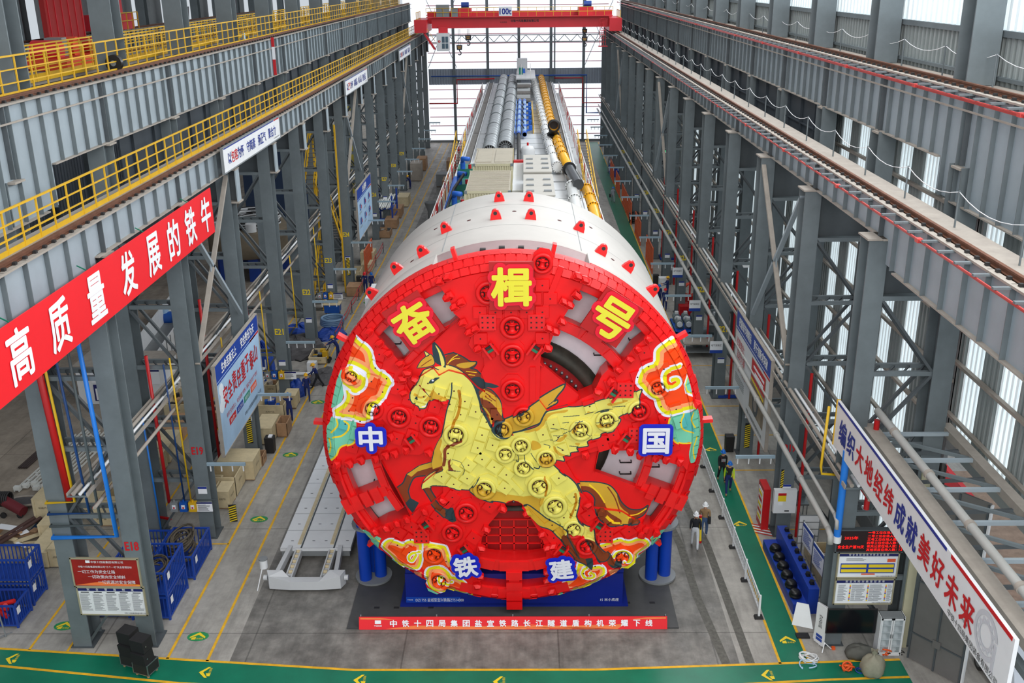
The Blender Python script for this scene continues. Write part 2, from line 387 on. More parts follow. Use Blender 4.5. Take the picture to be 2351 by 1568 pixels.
# roof columns stand on the upper girder line
rc = MB(); hpost(rc, 0, 0, 9, .95, 1.0, steel, .06); roofcol = None
for s, x, ys in (('left', -17.35, [1.3 + 9.15 * i for i in range(13)]), ('right', 15.35, [-.1 + 9.1 * i for i in range(13)])):
    for i, y in enumerate(ys):
        if roofcol is None: o = roofcol = tag(rc.build('roof_column'), kind='thing')
        else: o = dup(roofcol)
        o.location = (x, y, 20.5 if s == 'left' else 20.6)
        tag(o, '%s grey roof column from the front, rising behind the upper %s guard line' % (ORD[i], s), 'column', 'roof columns on the upper %s side' % s)
# crossed wind braces between columns
def xbrace(x, i, z0, z1, label):
    m = MB(); a, b = fy(i) + .4, fy(i + 1) - .4
    m.bar((x, a, z0), (x, b, z1), .2, .14, dust); m.bar((x, a, z1), (x, b, z0), .2, .14, steel_lt); m.box((x, (a + b) / 2, (z0 + z1) / 2), (.04, .6, .5), steel_lt)
    tag(m.build('cross_brace'), label, 'brace', 'crossed wind braces between columns')
for i, n in ((1, 'columns E19 and E20'), (6, 'columns E24 and E25'), (11, 'columns E29 and E30')): xbrace(XI + .2, i, 8.2, 15.2, 'crossed wind brace between left %s' % n)
for i, n in ((1, 'columns B19 and B20'), (6, 'columns B24 and B25'), (11, 'columns B29 and B30')): xbrace(XR - .2, i, 8.0, 15.5, 'crossed wind brace between right %s' % n)
# ---------------------------------------------------------------- walls
glow = M('translucent_panel', (232, 240, 244), .5, 0, .06, .25, emit=.62); glow2 = M('translucent_rib', (214, 226, 230), .5, 0, .1, .5, emit=.42); glow3 = M('end_panel', (238, 243, 250), .5, 0, .05, .25, emit=.85)
sheet = M('wall_sheet', (158, 166, 166), .6, .1, .08, .8)
sheet2 = M('band_sheet', (150, 160, 172), .6, .1, .08, .8)
def corrug(mb, fixed, a0, a1, z0, z1, mat, axis, p=.3, d=.05, mat2=None):
    n = max(2, int((a1 - a0) / p)); 
    for k in range(n):
        u0 = a0 + (a1 - a0) * k / n; u1 = a0 + (a1 - a0) * (k + .6) / n; u2 = a0 + (a1 - a0) * (k + 1) / n
        for (p0, q0, e0), (p1, q1, e1) in (((u0, 0, d), (u1, 0, d)), ((u1, 0, d), (u1, 0, -d)), ((u1, 0, -d), (u2, 0, -d)), ((u2, 0, -d), (u2, 0, d))):
            pts = [(fixed + e0, p0), (fixed + e1, p1)]
            if axis == 'y': vs = [(pts[0][0], pts[0][1], z0), (pts[1][0], pts[1][1], z0), (pts[1][0], pts[1][1], z1), (pts[0][0], pts[0][1], z1)]
            else: vs = [(pts[0][1], pts[0][0], z0), (pts[1][1], pts[1][0], z0), (pts[1][1], pts[1][0], z1), (pts[0][1], pts[0][0], z1)]
            mb.add(vs, [(0, 1, 2, 3)], mat2 if mat2 and e0 != e1 or mat2 and e0 < 0 else mat)
XWALL = 16.0
m = MB(); gl = MB(); y = -.6; k = 0
while y < YE:
    wv = 1.32 if k % 2 else 1.32
    if k % 2: corrug(gl, XWALL + .05, y, y + wv, .9, 19.6, glow, 'y', .33, .03, glow2)
    else: corrug(m, XWALL + .05, y, y + wv, .9, 19.6, sheet, 'y', .33)
    y += wv; k += 1
m.bb(XWALL - .05, XWALL + .3, -.6, YE, 0, .9, grey)
corrug(m, XWALL + .05, -13, YE, 19.6, 22.2, sheet, 'y', .4); m.bb(XWALL - .12, XWALL + .1, -13, YE, 22.1, 22.3, steel); m.bb(XWALL - .12, XWALL + .1, -13, YE, 20.75, 20.87, steel)
m.bb(XWALL, XWALL + .15, -.62, -.3, 0, 20, grey)
m.bb(XWALL, XWALL + .1, -16, -.6, 7.6, 8.4, sheet)
wr = m.build('wall_right'); tag(wr, kind='structure')
gl2 = MB(); corrug(gl2, XWALL + .05, -13, YE, 22.3, 30, glow, 'y', .5, .06, glow2); 
y = -14.4; k = 0
while y < -.7:
    if k % 2: corrug(gl2, XWALL + .05, y, y + 1.32, 8.4, 19.6, glow, 'y', .33, .03, glow2)
    else: corrug(gl2, XWALL + .05, y, y + 1.32, 8.4, 19.6, sheet, 'y', .33)
    y += 1.32; k += 1

o = gl2.build('translucent_sheet', wr); o = gl.build('translucent_strip', wr)
m = MB(); z = 2.2
while z < 19.5: m.bar((XWALL - .12, -.6, z), (XWALL - .12, YE, z), .16, .12, dust); z += 2.0
z = 9.
while z < 19.5: m.bar((XWALL - .12, -14, z), (XWALL - .12, -.6, z), .16, .12, dust); z += 2.0
m.build('wall_girt', wr)
# end wall
m = MB(); gl = MB()
gl.bb(-14, 13, YE, YE + .05, .3, 8.7, glow3); gl.bb(-14, 13, YE, YE + .05, 11, 22, glow3); gl.bb(-17.5, -14, YE, YE + .05, .3, 26, glow3); gl.bb(13, 16, YE, YE + .05, .3, 26, glow3)
corrug(m, YE - .05, -14, 13, 8.7, 11, sheet2, 'x', .4)
corrug(m, YE - .05, -14, 13, 22, 30, sheet2, 'x', .4); m.bb(-17.5, 16, YE - .05, YE + .1, 0, .35, grey)
we = m.build('wall_end'); tag(we, kind='structure'); gl.build('translucent_panel', we)
m = MB()
for x in (-10.1, -5.0, -.3, 4.5, 9.4, 4.9): m.bb(x - .2, x + .2, YE - .5, YE - .1, 0, 26, steel) if x != 4.9 else m.bb(4.95, 5.15, YE - .5, YE - .3, 9, 26, steel)
m.build('wall_post', we)
girt = M('girt_red', (188, 104, 116), .6, 0, .05, 1)
m = MB(); z = 1.2
while z < 22:
    if not 8.6 < z < 11.2: m.bb(-14, 13, YE - .15, YE - .05, z - .045, z + .045, girt)
    z += 1.35
m.build('wall_girt', we)
m = MB()
for x0 in (-14, 9.5): m.tube((x0, YE - .2, 11.2), (x0 + 4.3, YE - .2, 21), .04, steel, 5); m.tube((x0 + 4.3, YE - .2, 11.2), (x0, YE - .2, 21), .04, steel, 5)
m.build('tie_rod', we)
for lab, mt, pts in (('blue water pipe crossing the end wall band', blue, [(-13.6, YE - .7, 10.0), (9.9, YE - .7, 10.0), (9.9, YE - .7, 4.4), (12.5, YE - .7, 4.4)]),
                     ('thin red pipe running round the end wall on the left', red, [(-14, YE - .8, 6.0), (-9.7, YE - .8, 6.0), (-9.7, YE - .8, 9.5), (-4, YE - .8, 9.6)]),
                     ('thin red pipe dropping on the right of the end wall', red, [(5, YE - .8, 9.6), (9.3, YE - .8, 9.6), (9.3, YE - .8, 5.9), (13, YE - .8, 5.9)])):
    m = MB(); m.path(pts, .1, mt, 6); tag(m.build('wall_pipe'), lab, 'pipe')
m = MB(); zt, zb = 15.9, 14.9
m.bar((-14, YE - 1.2, zt), (13, YE - 1.2, zt), .12, .12, steel); m.bar((-14, YE - 1.2, zb), (13, YE - 1.2, zb), .12, .12, steel)
for i in range(14):
    x = -13.5 + 1.9 * i; m.bar((x, YE - 1.2, zb), (x + .95, YE - 1.2, zt), .08, .08, steel); m.bar((x + .95, YE - 1.2, zt), (x + 1.9, YE - 1.2, zb), .08, .08, steel)
tag(m.build('wind_truss'), 'grey lattice wind truss across the bright end wall', 'truss')
